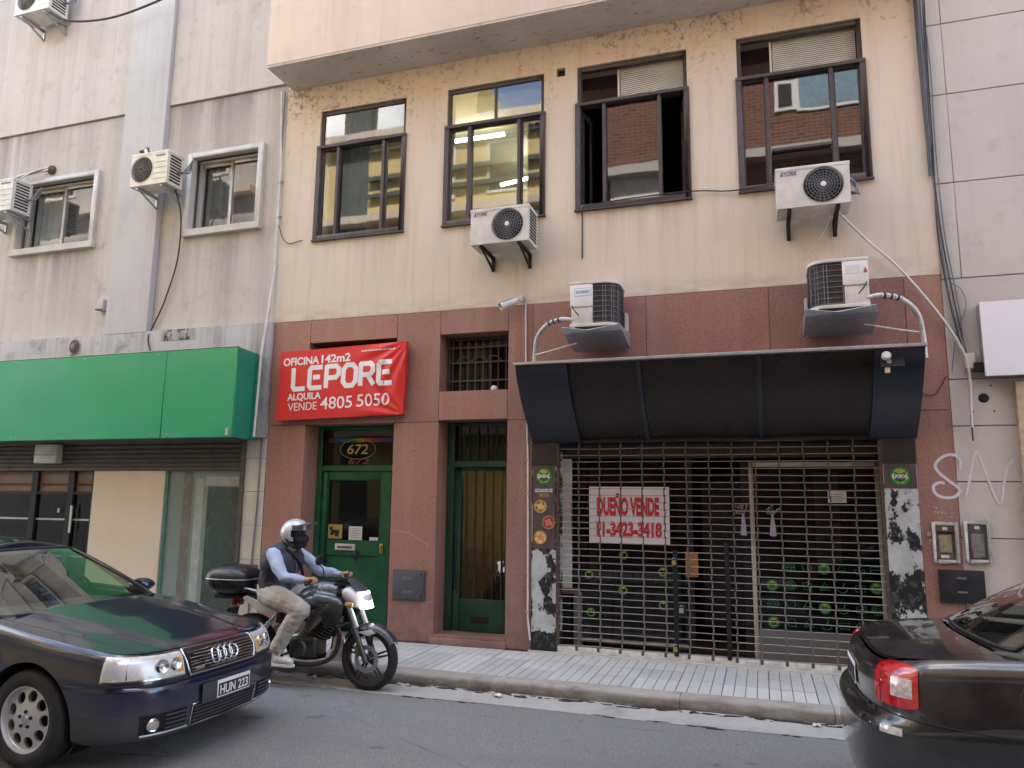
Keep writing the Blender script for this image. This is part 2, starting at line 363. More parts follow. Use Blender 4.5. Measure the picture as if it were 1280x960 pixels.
X['kerb'] = concrete('kerb_concrete', (.31, .275, .24), (.40, .365, .325), (.085, .07, .06), 3.2, .9)
X['tile'] = concrete('pavement_tile', (.43, .42, .40), (.52, .51, .485), (.24, .235, .22), 2.2, .6)
X['grout'] = concrete('pavement_bed', (.10, .10, .10), (.15, .15, .145), (.06, .06, .06))
X['brown_metal'] = simple('brown_window_metal', (.075, .06, .058), .5, 0, .2, 9, spec=.4)
X['alu'] = simple('aluminium_frame', (.60, .56, .50), .45, .3, .08)
X['white_paint'] = simple('white_paint', (.75, .74, .71), .5, 0, .08, 4)
X['dirty_white'] = simple('dirty_white_metal', (.62, .60, .55), .45, 0, .18, 5)
X['ivory'] = simple('ivory_metal', (.70, .65, .54), .45, 0, .12, 5)
X['black'] = simple('black_plastic', (.016, .016, .018), .5, 0, .2, spec=.25)
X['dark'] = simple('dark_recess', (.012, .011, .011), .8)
X['joint_r'] = simple('faint_joint', (.24, .225, .21), .9)
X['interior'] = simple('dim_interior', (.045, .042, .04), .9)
X['steel'] = simple('galvanised_steel', (.42, .43, .44), .42, .75, .15, 12)
X['chrome'] = simple('chrome', (.75, .75, .76), .12, 1, .05, 5, rv=.05)
X['silver'] = simple('silver_alloy', (.60, .60, .61), .36, .45, .03, 5, rv=.04)
X['rubber'] = simple('tyre_rubber', (.022, .022, .022), .8, 0, .25, 20, bump=.2, bscale=60)
X['glass2'] = glass('net_curtain_glass', (.88, .9, .9), .88, refl=.9)
X['green_sign'] = simple('green_acrylic', (.010, .30, .115), .38, 0, .05, 1.1, coat=.1)
X['green_door'] = simple('green_door_paint', (.012, .095, .042), .38, 0, .22, 7, bump=.05)
X['green_dark'] = simple('dark_green_paint', (.008, .05, .028), .4, 0, .22, 7)
X['red_banner'] = simple('red_vinyl', (.66, .022, .022), .42, 0, .05, 3)
X['white_ink'] = simple('white_print', (.82, .79, .78), .5, 0, .03)
X['red_ink'] = simple('red_print', (.50, .018, .025), .55, 0, .1)
X['black_ink'] = simple('black_print', (.02, .02, .02), .6)
X['yellow_ink'] = simple('yellow_print', (.38, .29, .07), .6)
X['navy'] = simple('navy_awning_metal', (.012, .017, .030), .38, 0, .3, 2, coat=.08)
X['smoked'] = simple('smoked_acrylic', (.022, .016, .015), .25, 0, .25, 2, spec=.3, rv=.06)
X['rod'] = simple('grille_rod_steel', (.44, .41, .385), .42, .5, .25, 30, c2=(.32, .25, .2))
X['rust'] = simple('rusty_strap', (.115, .088, .076), .6, .35, .4, 40)
rs = NT('grille_strap', .55, .4); zr = rs.math('ADD', rs.math('DIVIDE', rs.sep(rs.pos())[2], 2.4), rs.math('MULTIPLY', rs.math('SUBTRACT', rs.noise(rs.pos(), 9, 5), .5), .5)); rs.set('Base Color', rs.ramp(zr, (.35, (.20, .185, .17)), (.62, (.13, .085, .068)))); X['strap'] = rs.m
X['slat'] = simple('brown_shutter_slat', (.085, .068, .055), .6, .1, .25, 6)
X['beige'] = simple('beige_board', (.66, .55, .41), .6, 0, .05, 1.5)
X['conduit'] = simple('white_conduit', (.60, .58, .54), .5, 0, .12, 8)
X['cable'] = simple('black_cable', (.03, .03, .032), .6)
X['greycable'] = simple('grey_cable', (.17, .17, .175), .6)
X['wood'] = simple('pale_wood', (.47, .37, .24), .65, 0, .2, 14)
X['foil'] = simple('pipe_insulation', (.58, .56, .53), .5, .3, .3, 60, bump=.5, bscale=90)
X['coil'] = simple('condenser_fins', (.035, .032, .03), .6, .3, .3, 60)
X['peelw'] = peel('peeling_grey_paint', (.50, .53, .53), (.015, .016, .017), .545, .56, 4.2, ((0, .6), (.075, .5), (.095, .27), (.14, .31), (.2, .345), (.33, .335), (.36, .28), (.44, .27), (.465, .36)))
X['peelr'] = peel('flaking_grey_paint', (.50, .52, .51), (.015, .016, .017), .545, .56, 4.6, ((0, .29), (.18, .30), (.25, .345), (.29, .43), (.40, .43), (.425, .30), (.47, .26), (.56, .325), (.62, .30), (.70, .33), (.76, .27)))
X['boardblack'] = simple('black_board', (.02, .019, .02), .45, 0, .3, 8)
X['glass'] = glass('window_glass', (.7, .74, .74), .62, refl=1.25)
X['glassd'] = glass('dark_shop_glass', (.55, .57, .55), .7, refl=.36)
X['clear'] = glass('clear_pane', (.95, .96, .95), .95, refl=.35)
X['frost'] = simple('frosted_green_glass', (.20, .25, .225), .10, 0, .12, 1.2, spec=.6)
X['blind'] = simple('blind_slat', (.82, .81, .76), .5)
X['curtain'] = simple('curtain_cloth', (.33, .36, .34), .9, 0, .15, 5)
X['paper'] = simple('paper', (.66, .65, .62), .8, 0, .06)
X['yellow_room'] = simple('yellow_room_wall', (.62, .46, .20), .85)
# ================================================================== ground, road, kerb, pavement
RZ = -0.14
def struct(o): o['kind'] = 'structure'; return o
g = MB(); g.poly([(-150, -150, -.30), (150, -150, -.30), (150, 150, -.30), (-150, 150, -.30)])
struct(g.build('ground', X['grout']))
g = MB()
g.box(-60, 60, -7.0, -1.72, -.29, RZ); struct(g.build('road', X['asphalt']))
g = MB(); n = 130
for i in range(n):          # concrete gutter strip, its road edge slightly ragged
    xa = -26+i*.4; e = [-1.735+.018*math.sin(xa*2.1)+rng.normal(0, .007), -1.735+.018*math.sin((xa+.4)*2.1)]
    if i: e[0] = last
    last = e[1]; g.add([(xa, -1.44, -.098), (xa, -1.60, -.131), (xa, e[0], -.133), (xa, e[0], -.28), (xa+.4, -1.44, -.098), (xa+.4, -1.60, -.131), (xa+.4, e[1], -.133), (xa+.4, e[1], -.28)], [(0, 1, 5, 4), (1, 2, 6, 5), (2, 3, 7, 6)])
struct(g.build('gutter_strip', X['gutter']))
pav = struct(MB().box(-60, 60, -1.27, .6, -.28, -.009).build('pavement', X['grout']))
# ribbed tiles: one mesh shared by all
tm = MB()
for k in range(4):
    a = .002+k*.0985
    tm.prism([(a, 0, -.02), (a+.0925, 0, -.02), (a+.0925, 0, -.003), (a+.086, 0, 0), (a+.0065, 0, 0), (a, 0, -.003)], (0, .394, 0))
tile0 = tm.build('tile', X['tile'], pav, weld=False)
first = True
for i in range(-34, 22):
    for j in range(3):
        t = tile0 if first else tile0.copy()
        if not first: COL.objects.link(t); t.parent = pav
        first = False
        t.location = (i*.397, -1.235+j*.397, rng.normal(0, .0012)); t.rotation_euler = (rng.normal(0, .002), rng.normal(0, .002), rng.normal(0, .001))
fb = MB().box(-60, 60, -8.9, -7.0, -.28, 0.0); struct(fb.build('far_pavement', X['tile']))
# kerb stones with rounded, chipped edge
kb = bpy.data.objects.new('kerb', None); COL.objects.link(kb); kb['kind'] = 'structure'; kb.location = (0, -1.35, -.14)
x = -14.0
while x < 9:
    L = 1.25+rng.uniform(-.2, .5); d = rng.normal(0, .004); q = MB(); m = 14; P = []
    for i in range(m+1):
        xx = x+.002+(L-.004)*i/m; c = .012*rng.random()**3*2.5
        P.append([(xx, -1.44+d, -.28), (xx, -1.443+d+c*.3, -.09), (xx, -1.438+d+c, -.035-c), (xx, -1.415+d+c, -.008-c*.7), (xx, -1.38+d, .001), (xx, -1.24, -.001), (xx, -1.24, -.28)])
    q.grid(P, m+1, 7); q.poly(P[0]); q.poly(P[-1])
    q.build('kerb_stone', X['kerb'], kb, smooth=50); x += L
for xa, xb in ((-60, -14), (9.0, 60)):
    MB().box(xa, xb, -1.44, -1.25, -.28, -.002).build('kerb_stone', X['kerb'], kb)
MB().box(-60, 60, -7.0, -6.82, -.28, .004).build('far_kerb', X['kerb'])['kind'] = 'structure'
# dirt and damp lying in the gutter line
q = MB()
for k in range(420):
    xx = rng.uniform(-9, 5); yy = -1.452-abs(rng.normal(0, .022)); zg = -.098-.033*min(1, (-1.44-yy)/.16)+.001; r = rng.uniform(.006, .045)
    pts = [(xx+r*rng.uniform(.6, 2.2)*math.cos(a), yy+r*.35*rng.uniform(.5, 1.2)*math.sin(a), zg+.0015*rng.random()) for a in np.linspace(0, 5.6, 7)]
    q.prism(pts, (0, 0, .004))
for k in range(60):
    xx = rng.uniform(-8, 4); yy = -1.735+rng.normal(0, .012); r = rng.uniform(.01, .05)
    q.prism([(xx+r*2*math.cos(a)*rng.uniform(.6, 1), yy+r*.3*math.sin(a), -.137) for a in np.linspace(0, 5.6, 7)], (0, 0, .0045))
o = q.build('gutter_dirt', simple('gutter_dirt', (.05, .045, .04), .9, 0, .4, 20)); o['kind'] = 'stuff'
for k, (xx, yy, lab, r) in enumerate(((-2.35, -1.53, 'small crumpled white paper scrap in the gutter', .03), (.35, -1.50, 'pale scrap of litter in the gutter nearest the black car', .026), (-4.3, -1.5, 'light scrap of litter lying beside the motorbike wheels', .024))):
    q = MB(); P = [[(xx+r*(i-2)*.6+rng.normal(0, .004), yy+r*(j-1.5)*.6+rng.normal(0, .004), -.105+abs(rng.normal(0, .009))) for j in range(4)] for i in range(5)]
    q.grid(P, 5, 4); tag(q.build('litter', X['paper'], solid=.001), lab, 'litter')

# ================================================================== middle building (cream plaster over red granite)
def hole_wall(mb, x0, x1, z0, z1, holes, y0, y1):
    """solid wall slab y0..y1 with rectangular openings (x0,x1,z0,z1)"""
    xs = sorted({x0, x1, *[h[0] for h in holes], *[h[1] for h in holes]}); zs = sorted({z0, z1, *[h[2] for h in holes], *[h[3] for h in holes]})
    xs = [v for v in xs if x0 <= v <= x1]; zs = [v for v in zs if z0 <= v <= z1]
    def solid(i, j):
        if i < 0 or j < 0 or i >= len(xs)-1 or j >= len(zs)-1: return False
        cx = (xs[i]+xs[i+1])/2; cz = (zs[j]+zs[j+1])/2
        return not any(h[0] < cx < h[1] and h[2] < cz < h[3] for h in holes)
    for i in range(len(xs)-1):
        for j in range(len(zs)-1):
            if not solid(i, j): continue
            a, b, c, d = xs[i], xs[i+1], zs[j], zs[j+1]
            mb.poly([(a, y0, c), (b, y0, c), (b, y0, d), (a, y0, d)]); mb.poly([(a, y1, c), (b, y1, c), (b, y1, d), (a, y1, d)])
            if not solid(i-1, j): mb.poly([(a, y0, c), (a, y1, c), (a, y1, d), (a, y0, d)])
            if not solid(i+1, j): mb.poly([(b, y0, c), (b, y1, c), (b, y1, d), (b, y0, d)])
            if not solid(i, j-1): mb.poly([(a, y0, c), (b, y0, c), (b, y1, c), (a, y1, c)])
            if not solid(i, j+1): mb.poly([(a, y0, d), (b, y0, d), (b, y1, d), (a, y1, d)])
TOP = 19.0
B = thing('cream_building', 'cream plastered building with red granite ground floor and a projecting upper bay', 'building', (-2.15, 0, 0))
WIN = [(-5.57, -4.27, 5.08, 6.91), (-3.68, -2.38, 5.08, 6.91), (-1.96, -.65, 5.09, 6.91), (-.09, 1.22, 5.09, 6.93)]
q = MB(); hole_wall(q, -6.12, 1.80, 3.965, 7.32, WIN+[(-2.22, -2.11, 6.83, 6.94)], .0, .28); q.build('upper_wall', X['cream'], B)
q = MB().box(-2.215, -2.115, .05, .27, 6.835, 6.935); q.build('vent_hole', X['dark'], B)
# projecting bay with its soffit
q = MB(); q.box(-6.05, 1.80, -.61, .1, 7.325, TOP); q.build('bay', X['pale'], B, bevel=.012)
q = MB(); q.box(-6.045, 1.795, -.60, .0, 7.298, 7.33); q.build('soffit', X['soffit'], B, bevel=.006)
q = MB(); q.box(-6.12, 1.80, .1, 6, 7.33, TOP-.02); q.build('upper_storeys', X['cream'], B)
q = MB(); q.box(-6.12, -6.05, .0, .1, 7.32, TOP-.02); q.build('side_strip', X['cream'], B)
# granite cladding panels
pan = [(-6.118, -5.56, 0, 2.58), (-4.29, -3.69, 0, 2.58), (-2.81, -2.5, 0, 2.58), (1.46, 1.798, 0, 2.58), (-6.118, -5.555, 2.584, 3.963),
       (-5.551, -4.289, 2.584, 2.74), (-5.551, -4.289, 3.655, 3.963), (-4.286, -3.694, 2.584, 3.963), (-3.69, -2.81, 2.60, 2.95), (-3.69, -2.81, 3.66, 3.963),
       (-2.807, -2.503, 2.584, 3.963), (-2.5, -1.17, 3.0, 3.963), (-1.167, .145, 3.0, 3.963), (.148, 1.457, 3.0, 3.963), (1.46, 1.798, 2.584, 3.963), (-3.69, -2.81, 0, .10)]
for a, b, c, d in pan:
    q = MB().box(a+.0012, b-.0012, .002+rng.uniform(0, .0015), .34, c+.0012, d-.0012); q.build('granite_panel', X['granite'], B, bevel=.002, segs=1)
q = MB(); hole_wall(q, -6.11, 1.79, .0, 3.96, [(-5.572, -4.278, -.1, 2.592), (-5.562, -4.278, 2.73, 3.667), (-3.702, -2.798, -.1, 2.61), (-3.702, -2.798, 2.94, 3.672), (-2.512, 1.472, -.1, 3.01)], .02, .335)
q.build('core_wall', X['joint'], B)
MB().box(-6.12, 1.80, 4.2, 6, 0, 7.33).build('rear_block', X['joint'], B); MB().box(-6.12, -6.0, .34, 4.2, 0, 7.33).build('party_wall', X['joint'], B); MB().box(1.76, 1.80, .34, 4.2, 0, 7.33).build('party_wall', X['joint'], B); MB().box(-6.0, 1.76, .34, 4.2, 3.65, 4.2).build('floor_slab', X['joint'], B)
# granite doorstep of the second door
q = MB().box(-3.72, -2.79, -.05, .30, .0, .07); q.build('doorstep', X['granite'], B, bevel=.008)
# rooms behind the openings
def room(x0, x1, y0, y1, z0, z1, m, name='room'):
    q = MB()
    for P in ([(x0,y1,z0),(x1,y1,z0),(x1,y1,z1),(x0,y1,z1)], [(x0,y0,z0),(x0,y1,z0),(x0,y1,z1),(x0,y0,z1)], [(x1,y0,z0),(x1,y1,z0),(x1,y1,z1),(x1,y0,z1)],
              [(x0,y0,z0),(x1,y0,z0),(x1,y1,z0),(x0,y1,z0)], [(x0,y0,z1),(x1,y0,z1),(x1,y1,z1),(x0,y1,z1)]): q.poly(P)
    return q.build(name, m, B)
X['office'] = simple('office_wall', (.62, .55, .33), .8)
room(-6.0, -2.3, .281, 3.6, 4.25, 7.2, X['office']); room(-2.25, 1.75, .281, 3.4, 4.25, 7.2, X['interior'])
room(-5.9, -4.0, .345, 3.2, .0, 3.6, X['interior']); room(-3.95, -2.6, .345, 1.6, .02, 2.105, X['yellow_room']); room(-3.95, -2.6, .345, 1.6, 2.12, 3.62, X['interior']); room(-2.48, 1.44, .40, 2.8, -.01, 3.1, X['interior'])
tube_m = glow('fluorescent_tube', (1, .98, .92), 9.0)
for a, b in (((-4.35, 1.5, 7.0), (-3.42, 1.5, 7.0)), ((-3.85, 2.6, 6.72), (-2.42, 2.6, 6.9))):
    MB().cyl(a, b, .03, 8).build('fluorescent_tube', tube_m, B)

def window(x0, x1, z0, z1, zt, ml, split=False, open_sides=False, name='window', blinds=False):
    """steel window: transom light above three lights; lower frame stands proud of the wall"""
    fr = .045; q = MB(); y0, y1 = .03, .10
    q.box(x0+.001, x0+fr, y0, y1, zt, z1-.001); q.box(x1-fr, x1-.001, y0, y1, zt, z1-.001); q.box(x0+fr, x1-fr, y0, y1, z1-.05, z1-.001)
    if split: q.box((x0+x1)/2-.018, (x0+x1)/2+.018, y0+.01, y1-.01, zt, z1-.05)
    e = .022; ya, yb = -.028, .10
    q.box(x0-e, x1+e, ya-.006, yb-.003, zt-.032, zt+.010)                   # transom bar
    q.box(x0-e, x0+.042, ya, yb, z0-.025, zt-.032); q.box(x1-.042, x1+e, ya, yb, z0-.025, zt-.032)
    q.box(x0+.042, x1-.042, ya, yb, z0-.025, z0+.035)
    for m in ml: q.box(m-.021, m+.021, ya+.012, yb-.006, z0+.035, zt-.032)
    w_ = q.build(name, X['brown_metal'], B, bevel=.004, segs=1)
    q = MB().box(x0-.03, x1+.03, -.045, .0-.002, z0-.045, z0-.027); q.build('sill', X['brown_metal'], w_)
    edges = [x0+.042]+[v for m in ml for v in (m-.021, m+.021)]+[x1-.042]; tg = X['clear'] if blinds else X['glass']
    def pane(a, b, c, d, yy=.05, m=None):
        MB().box(a-.004, b+.004, yy, yy+.006, c-.004, d+.004).build('pane', m or X['glass'], w_)
    if split:
        pane(x0+fr, (x0+x1)/2-.018, zt+.012, z1-.05); pane((x0+x1)/2+.018, x1-fr, zt+.012, z1-.05)
    else: pane(x0+fr, x1-fr, zt+.010, z1-.05, .05, tg)
    for k in range(0, len(edges), 2):
        a, b = edges[k], edges[k+1]
        if open_sides and k != 2:
            L = b-a; s = MB()                        # casement swung inward
            hx = a if k == 0 else b; sg = 1 if k == 0 else -1; an = rad(78)
            dx = Vector((math.cos(an)*sg, math.sin(an), 0)); o_ = Vector((hx, .09, 0)); hgt = (zt-.05)-(z0+.05); zc = (zt+z0)/2
            nrm = Vector((0, 0, 1)).cross(dx)*.014
            for f0, f1, h0, h1 in ((0, .14, -.5, .5), (.86, 1, -.5, .5), (.14, .86, .44, .5), (.14, .86, -.5, -.44)):
                s.obox(o_+dx*L*(f0+f1)/2+Vector((0, 0, zc+hgt*(h0+h1)/2)), dx*L*(f1-f0)/2, nrm, Vector((0, 0, hgt*(h1-h0)/2)))
            s.build('sash', X['brown_metal'], w_)
            p_ = MB(); p_.obox(o_+dx*L*.5+Vector((0, 0, zc)), dx*L*.37, nrm*.2, Vector((0, 0, hgt*.45))); p_.build('pane', X['glass'], w_)
        else:
            if k != 2:
                s = MB(); c, d = z0+.035, zt-.032
                s.box(a, a+.018, .02, .06, c, d); s.box(b-.018, b, .02, .06, c, d); s.box(a+.018, b-.018, .02, .06, d-.018, d); s.box(a+.018, b-.018, .02, .06, c, c+.018)
                s.build('sash', X['brown_metal'], w_)
            pane(a, b, z0+.035, zt-.032, .042)
    return w_
w1 = window(*WIN[0], 6.385, [-5.265, -4.58]); w2 = window(*WIN[1], 6.385, [-3.36, -2.70], split=True)
w3 = window(*WIN[2], 6.415, [-1.63, -.975], open_sides=True, blinds=True); w4 = window(*WIN[3], 6.42, [.22, .89], blinds=True)
MB().box(.25, .86, -.012, .07, 5.50, 5.53).build('glazing_bar', X['brown_metal'], w4)
# curtain in the first window, blinds in the last two
def curtain(x0, x1, y, z0, z1, parent, m=None, amp=.03, wl=.09):
    n = int((x1-x0)/.012)+2; P = [[(x0+(x1-x0)*i/(n-1), y+amp*math.sin((x0+(x1-x0)*i/(n-1))*6.283/wl)*(1-.25*(zz == z1)), zz) for zz in (z0, z1)] for i in range(n)]
    return MB().grid(P, n, 2).build('curtain', m or X['curtain'], parent, smooth=80)
curtain(-5.22, -4.86, .22, 5.0, 6.95, w1); curtain(-2.66, -2.40, .24, 5.0, 6.4, w2, simple('dark_curtain', (.16, .17, .16), .9))
for wx, xa, xb, zb, tilt in ((w3, -1.45, -.70, 6.44, .16), (w4, .30, 1.17, 6.40, 0.0)):
    zz = 6.88; k = 0
    while zz > zb-.02:
        zl = max(zz, zb+.02+tilt*0)
        o = MB(); o.obox(((xa+xb)/2, .125, zz), ((xb-xa)/2, 0, tilt*.05*k*.3), (0, .0045, .0115), (0, -.0007, .0003)); o.build('blind_slat', X['blind'], wx); zz -= .024; k += 1
for xx in (-1.47, .28): MB().box(xx-.012, xx+.012, .11, .125, 6.42, 6.9).build('blind_cord', X['blind'], w3 if xx < 0 else w4)

# ---- ground floor small barred window
wa = MB(); wa.box(-3.688, -3.652, .24, .30, 2.952, 3.658); wa.box(-2.848, -2.812, .24, .30, 2.952, 3.658); wa.box(-3.652, -2.848, .24, .30, 3.622, 3.658); wa.box(-3.652, -2.848, .24, .30, 2.952, 2.985)
wa = wa.build('barred_window', X['brown_metal'], B)
for k in range(8):
    xx = -3.60+k*.1; MB().cyl((xx, .2, 2.955), (xx, .2, 3.655), .007, 6).build('bar', X['brown_metal'], wa)
for zz in (3.10, 3.33, 3.52): MB().box(-3.688, -2.812, .19, .2, zz-.008, zz+.008).build('bar', X['brown_metal'], wa)
for cx in (-3.45, -3.25, -3.05): MB().tube(arc((cx, .186, 3.3), .1, 20, 160, 10), .006, 6).build('scroll', X['brown_metal'], wa)
MB().box(-3.65, -2.85, .275, .281, 2.98, 3.63).build('pane', X['glassd'], wa)
q = MB(); q.lathe([(0, 0), (.035, .005), (.045, .03), (.03, .06), (0, .07)], (-3.02, .12, 2.952), (0, 0, 1), 9); tag(q.build('crumpled_paper', X['paper'], smooth=60), 'crumpled white paper on the sill of the small barred window', 'litter')
# upper light hidden behind the banner
MB().box(-5.545, -4.295, .26, .30, 2.745, 3.65).build('upper_light', X['dark'], B)

# ---- first door: green leaf with letter slot, numbered transom
D1 = .345
q = MB(); q.box(-5.558, -5.48, D1-.03, D1+.05, 0, 2.578); q.box(-4.37, -4.292, D1-.03, D1+.05, 0, 2.578); q.box(-5.48, -4.37, D1-.03, D1+.05, 2.53, 2.578); q.box(-5.48, -4.37, D1-.035, D1+.05, 2.0, 2.075)
dr = q.build('front_door', X['green_door'], B, bevel=.004, segs=1)
x0, x1 = -5.475, -4.47; q = MB(); y0, y1 = D1-.005, D1+.04
q.box(x0, x0+.10, y0, y1, .01, 1.995); q.box(x1-.15, x1, y0, y1, .01, 1.995); q.box(x0+.1, x1-.15, y0, y1, 1.88, 1.995); q.box(x0+.1, x1-.15, y0, y1, .93, 1.12); q.box(x0+.1, x1-.15, y0, y1, .01, .14); q.box(x0+.1, x1-.15, y0+.022, y1, .14, .93)
q.add([(x0+.14, y0+.022, .18), (x1-.19, y0+.022, .18), (x1-.19, y0+.022, .89), (x0+.14, y0+.022, .89), ((x0+x1)/2-.02, y0+.004, .53)], [(0, 1, 4), (1, 2, 4), (2, 3, 4), (3, 0, 4)])
q.build('door_leaf', X['green_door'], dr, bevel=.003, segs=1)
MB().box(-4.468, -4.372, D1+.02, D1+.04, .01, 1.995).build('side_light', X['dark'], dr)
MB().box(x0+.095, x1-.145, D1+.018, D1+.024, 1.115, 1.885).build('door_glass', X['glassd'], dr)
MB().box(-5.485, -4.365, D1+.01, D1+.016, 2.07, 2.535).build('transom_glass', X['glassd'], dr)
MB().box(-5.24, -4.95, D1-.02, D1-.006, .995, 1.075).build('letter_slot', X['dirty_white'], dr, bevel=.006)
MB().box(-5.20, -4.99, D1-.023, D1-.021, 1.02, 1.045).build('slot_flap', X['rust'], dr)
MB().box(-4.60, -4.55, D1-.02, D1-.004, .97, 1.09).build('lock_plate', simple('brass', (.52, .38, .14), .35, .8), dr, bevel=.004)
MB().lathe([(0, .03), (.012, .03), (.014, 0)], (-4.575, D1-.02, 1.05), (0, -1, 0), 12).build('lock_cylinder', X['steel'], dr)
text('672', 'house_number', simple('gold_number', (.36, .29, .13), .4), dr, (-4.98, D1+.004, 2.22), .13, .30, .012, .15)
o = MB(); o.tube([(-4.98+.26*math.cos(a), D1+.005, 2.285+.13*math.sin(a)) for a in np.linspace(0, 6.283, 33)], .004, 5); o.build('number_ring', simple('gold_line', (.30, .26, .10), .5), dr)
text('672', 'house_number', simple('dull_red_number', (.22, .03, .03), .5), dr, (-4.96, D1+.004, 2.09), .075, .30, .012, .15)
for k, c in enumerate(((.16, .02, .10), (.03, .08, .30), (.02, .20, .30), (.03, .25, .05), (.55, .40, .03), (.55, .12, .02), (.5, .03, .02), (.20, .03, .20), (.06, .05, .3))):
    MB().box(-5.42+k*.105, -5.42+(k+1)*.105-.002, D1+.003, D1+.008, 2.375, 2.43).build('rainbow_band', simple('rainbow_%s' % 'abcdefghi'[k], tuple(v*.6 for v in c), .6), dr)
st = MB().box(-5.475+.11, -5.16, D1+.008, D1+.016, 1.135, 1.315).build('sticker', X['yellow_ink'], dr)
for a, b, c, d in ((-5.33, -5.28, 1.18, 1.21), (-5.32, -5.20, 1.20, 1.245), (-5.34, -5.30, 1.24, 1.285), (-5.26, -5.21, 1.165, 1.20)): MB().box(a, b, D1+.005, D1+.0075, c, d).build('print', X['black_ink'], st)
pp = MB().box(-5.06, -4.87, D1+.008, D1+.014, 1.125, 1.295).build('notice', X['paper'], dr)
for k in range(6): MB().box(-5.03, -4.93+.03*(k % 2), D1+.005, D1+.0075, 1.265-k*.022, 1.271-k*.022).build('print', simple('grey_print', (.3, .3, .3), .8) if k == 0 else bpy.data.materials['grey_print'], pp)
MB().box(-4.76, -4.64, D1+.008, D1+.014, 1.125, 1.165).build('notice', X['paper'], dr)
hb = MB(); hb.lathe([(0, -.05), (.04, -.03), (.05, 0), (.04, .03), (0, .05)], (-4.75, 1.6, 2.42), (0, 0, 1), 12)
lamp = hb.build('hall_lamp', glow('hall_lamp_bulb', (1, .75, .42), 4), B, smooth=60)
MB().cyl((-4.75, 1.6, 2.46), (-4.75, 1.6, 3.59), .006, 6).build('lamp_cord', X['black'], lamp)
MB().lathe([(0, .0), (.14, .0), (.15, .05), (0, .06)], (-3.3, .62, 2.046), (0, 0, 1), 20).build('ceiling_lamp', glow('corridor_lamp', (1, .80, .5), 4), B, smooth=40)

# ---- second door: glazed, with bars and small leaded transom
D2 = .33
q = MB(); q.box(-3.688, -3.59, D2-.03, D2+.05, .1, 2.595); q.box(-2.87, -2.812, D2-.03, D2+.05, .1, 2.595); q.box(-3.59, -2.87, D2-.03, D2+.05, 2.55, 2.595); q.box(-3.59, -2.87, D2-.04, D2+.05, 2.045, 2.12)
d2 = q.build('barred_door', X['green_dark'], B, bevel=.004, segs=1)
q = MB(); a, b = -3.585, -2.875
q.box(a, a+.09, D2-.01, D2+.04, .105, 2.055); q.box(b-.05, b, D2-.01, D2+.04, .105, 2.055); q.box(a+.09, b-.05, D2-.01, D2+.04, 2.0, 2.055); q.box(a+.09, b-.05, D2-.01, D2+.04, .105, .48)
q.build('door_leaf', X['green_dark'], d2, bevel=.003, segs=1)
MB().box(a+.085, b-.045, D2+.012, D2+.018, .475, 2.005).build('door_glass', X['glassd'], d2)
MB().box(-3.595, -2.865, D2+.012, D2+.018, 2.115, 2.555).build('transom_glass', X['glassd'], d2)
for k in range(5):
    xx = a+.09+.115*(k+.55); MB().cyl((xx, D2-.005, .47), (xx, D2-.005, 2.01), .009, 6).build('bar', X['green_dark'], d2)
for k in range(6):
    xx = -3.59+.12*(k+.5); MB().cyl((xx, D2-.005, 2.12), (xx, D2-.005, 2.55), .006, 6).build('bar', X['green_dark'], d2)
for cx in (-3.41, -3.17, -2.98): MB().tube([(cx+.07*math.cos(t), D2-.012, 2.36+.09*math.sin(t)) for t in np.linspace(0, 6.283, 21)], .005, 5).build('scroll', X['green_dark'], d2)
MB().tube([(a+.045, D2-.05, .58), (a+.045, D2-.065, .62), (a+.045, D2-.065, 1.22), (a+.045, D2-.05, 1.26)], .016, 8).build('pull_handle', X['black'], d2, smooth=60)
MB().box(-3.35, -3.12, D2-.014, D2-.011, .20, .28).build('kick_plate', X['black'], d2)
q = MB(); q.prism([(-3.85, 1.5, .05), (-2.62, 1.5, .05), (-2.62, 1.5, 1.6), (-3.25, 1.5, .9)], (0, .08, 0)); q.build('stair_side', simple('stair_brown', (.16, .07, .035), .6), B)
# ================================================================== left building (grey plaster, green shop sign)
G = thing('grey_building', 'grey streaked concrete building with aluminium windows above the green shop sign', 'building', (-9.5, 0, 0))
WL = [(-11.08, -9.43, 5.39, 6.57), (-7.74, -6.46, 5.37, 6.58)]
yl = .02
rows = [(3.98, 7.415), (7.43, 9.95), (9.96, 13.4), (13.41, TOP)]
for xa, xb in ((-12.2, -8.98), (-8.2, -6.124)):
    for z0, z1 in rows:
        q = MB(); hole_wall(q, xa+.004, xb-.002, z0, z1, [w for w in WL if xa < w[0] < xb and z0 < w[2] < z1], yl-(.035 if z0 > 7 else 0), .3); q.build('wall_panel', X['grey_l'], G)
for z0, z1 in ((3.95, 9.6), (9.605, 14), (14.005, TOP)):
    MB().box(-8.979, -8.201, yl-.10, .3, z0, z1).build('pilaster', X['grey_p'], G, bevel=.006, segs=1)
MB().box(-13.06, -12.2, yl-.10, .3, 3.95, TOP).build('pilaster', X['grey_p'], G, bevel=.006)
for xa, xb in ((-26, -13.064),):
    MB().box(xa, xb, yl, .3, 3.98, TOP).build('wall_panel', X['grey_l'], G)
MB().box(-26, -6.124, -.075, .3, 2.42, 3.962).build('base_band', X['base_l'], G, bevel=.01)
MB().box(-26, -6.13, .301, 6, 3.0, TOP-.02).build('upper_storeys', X['joint'], G)
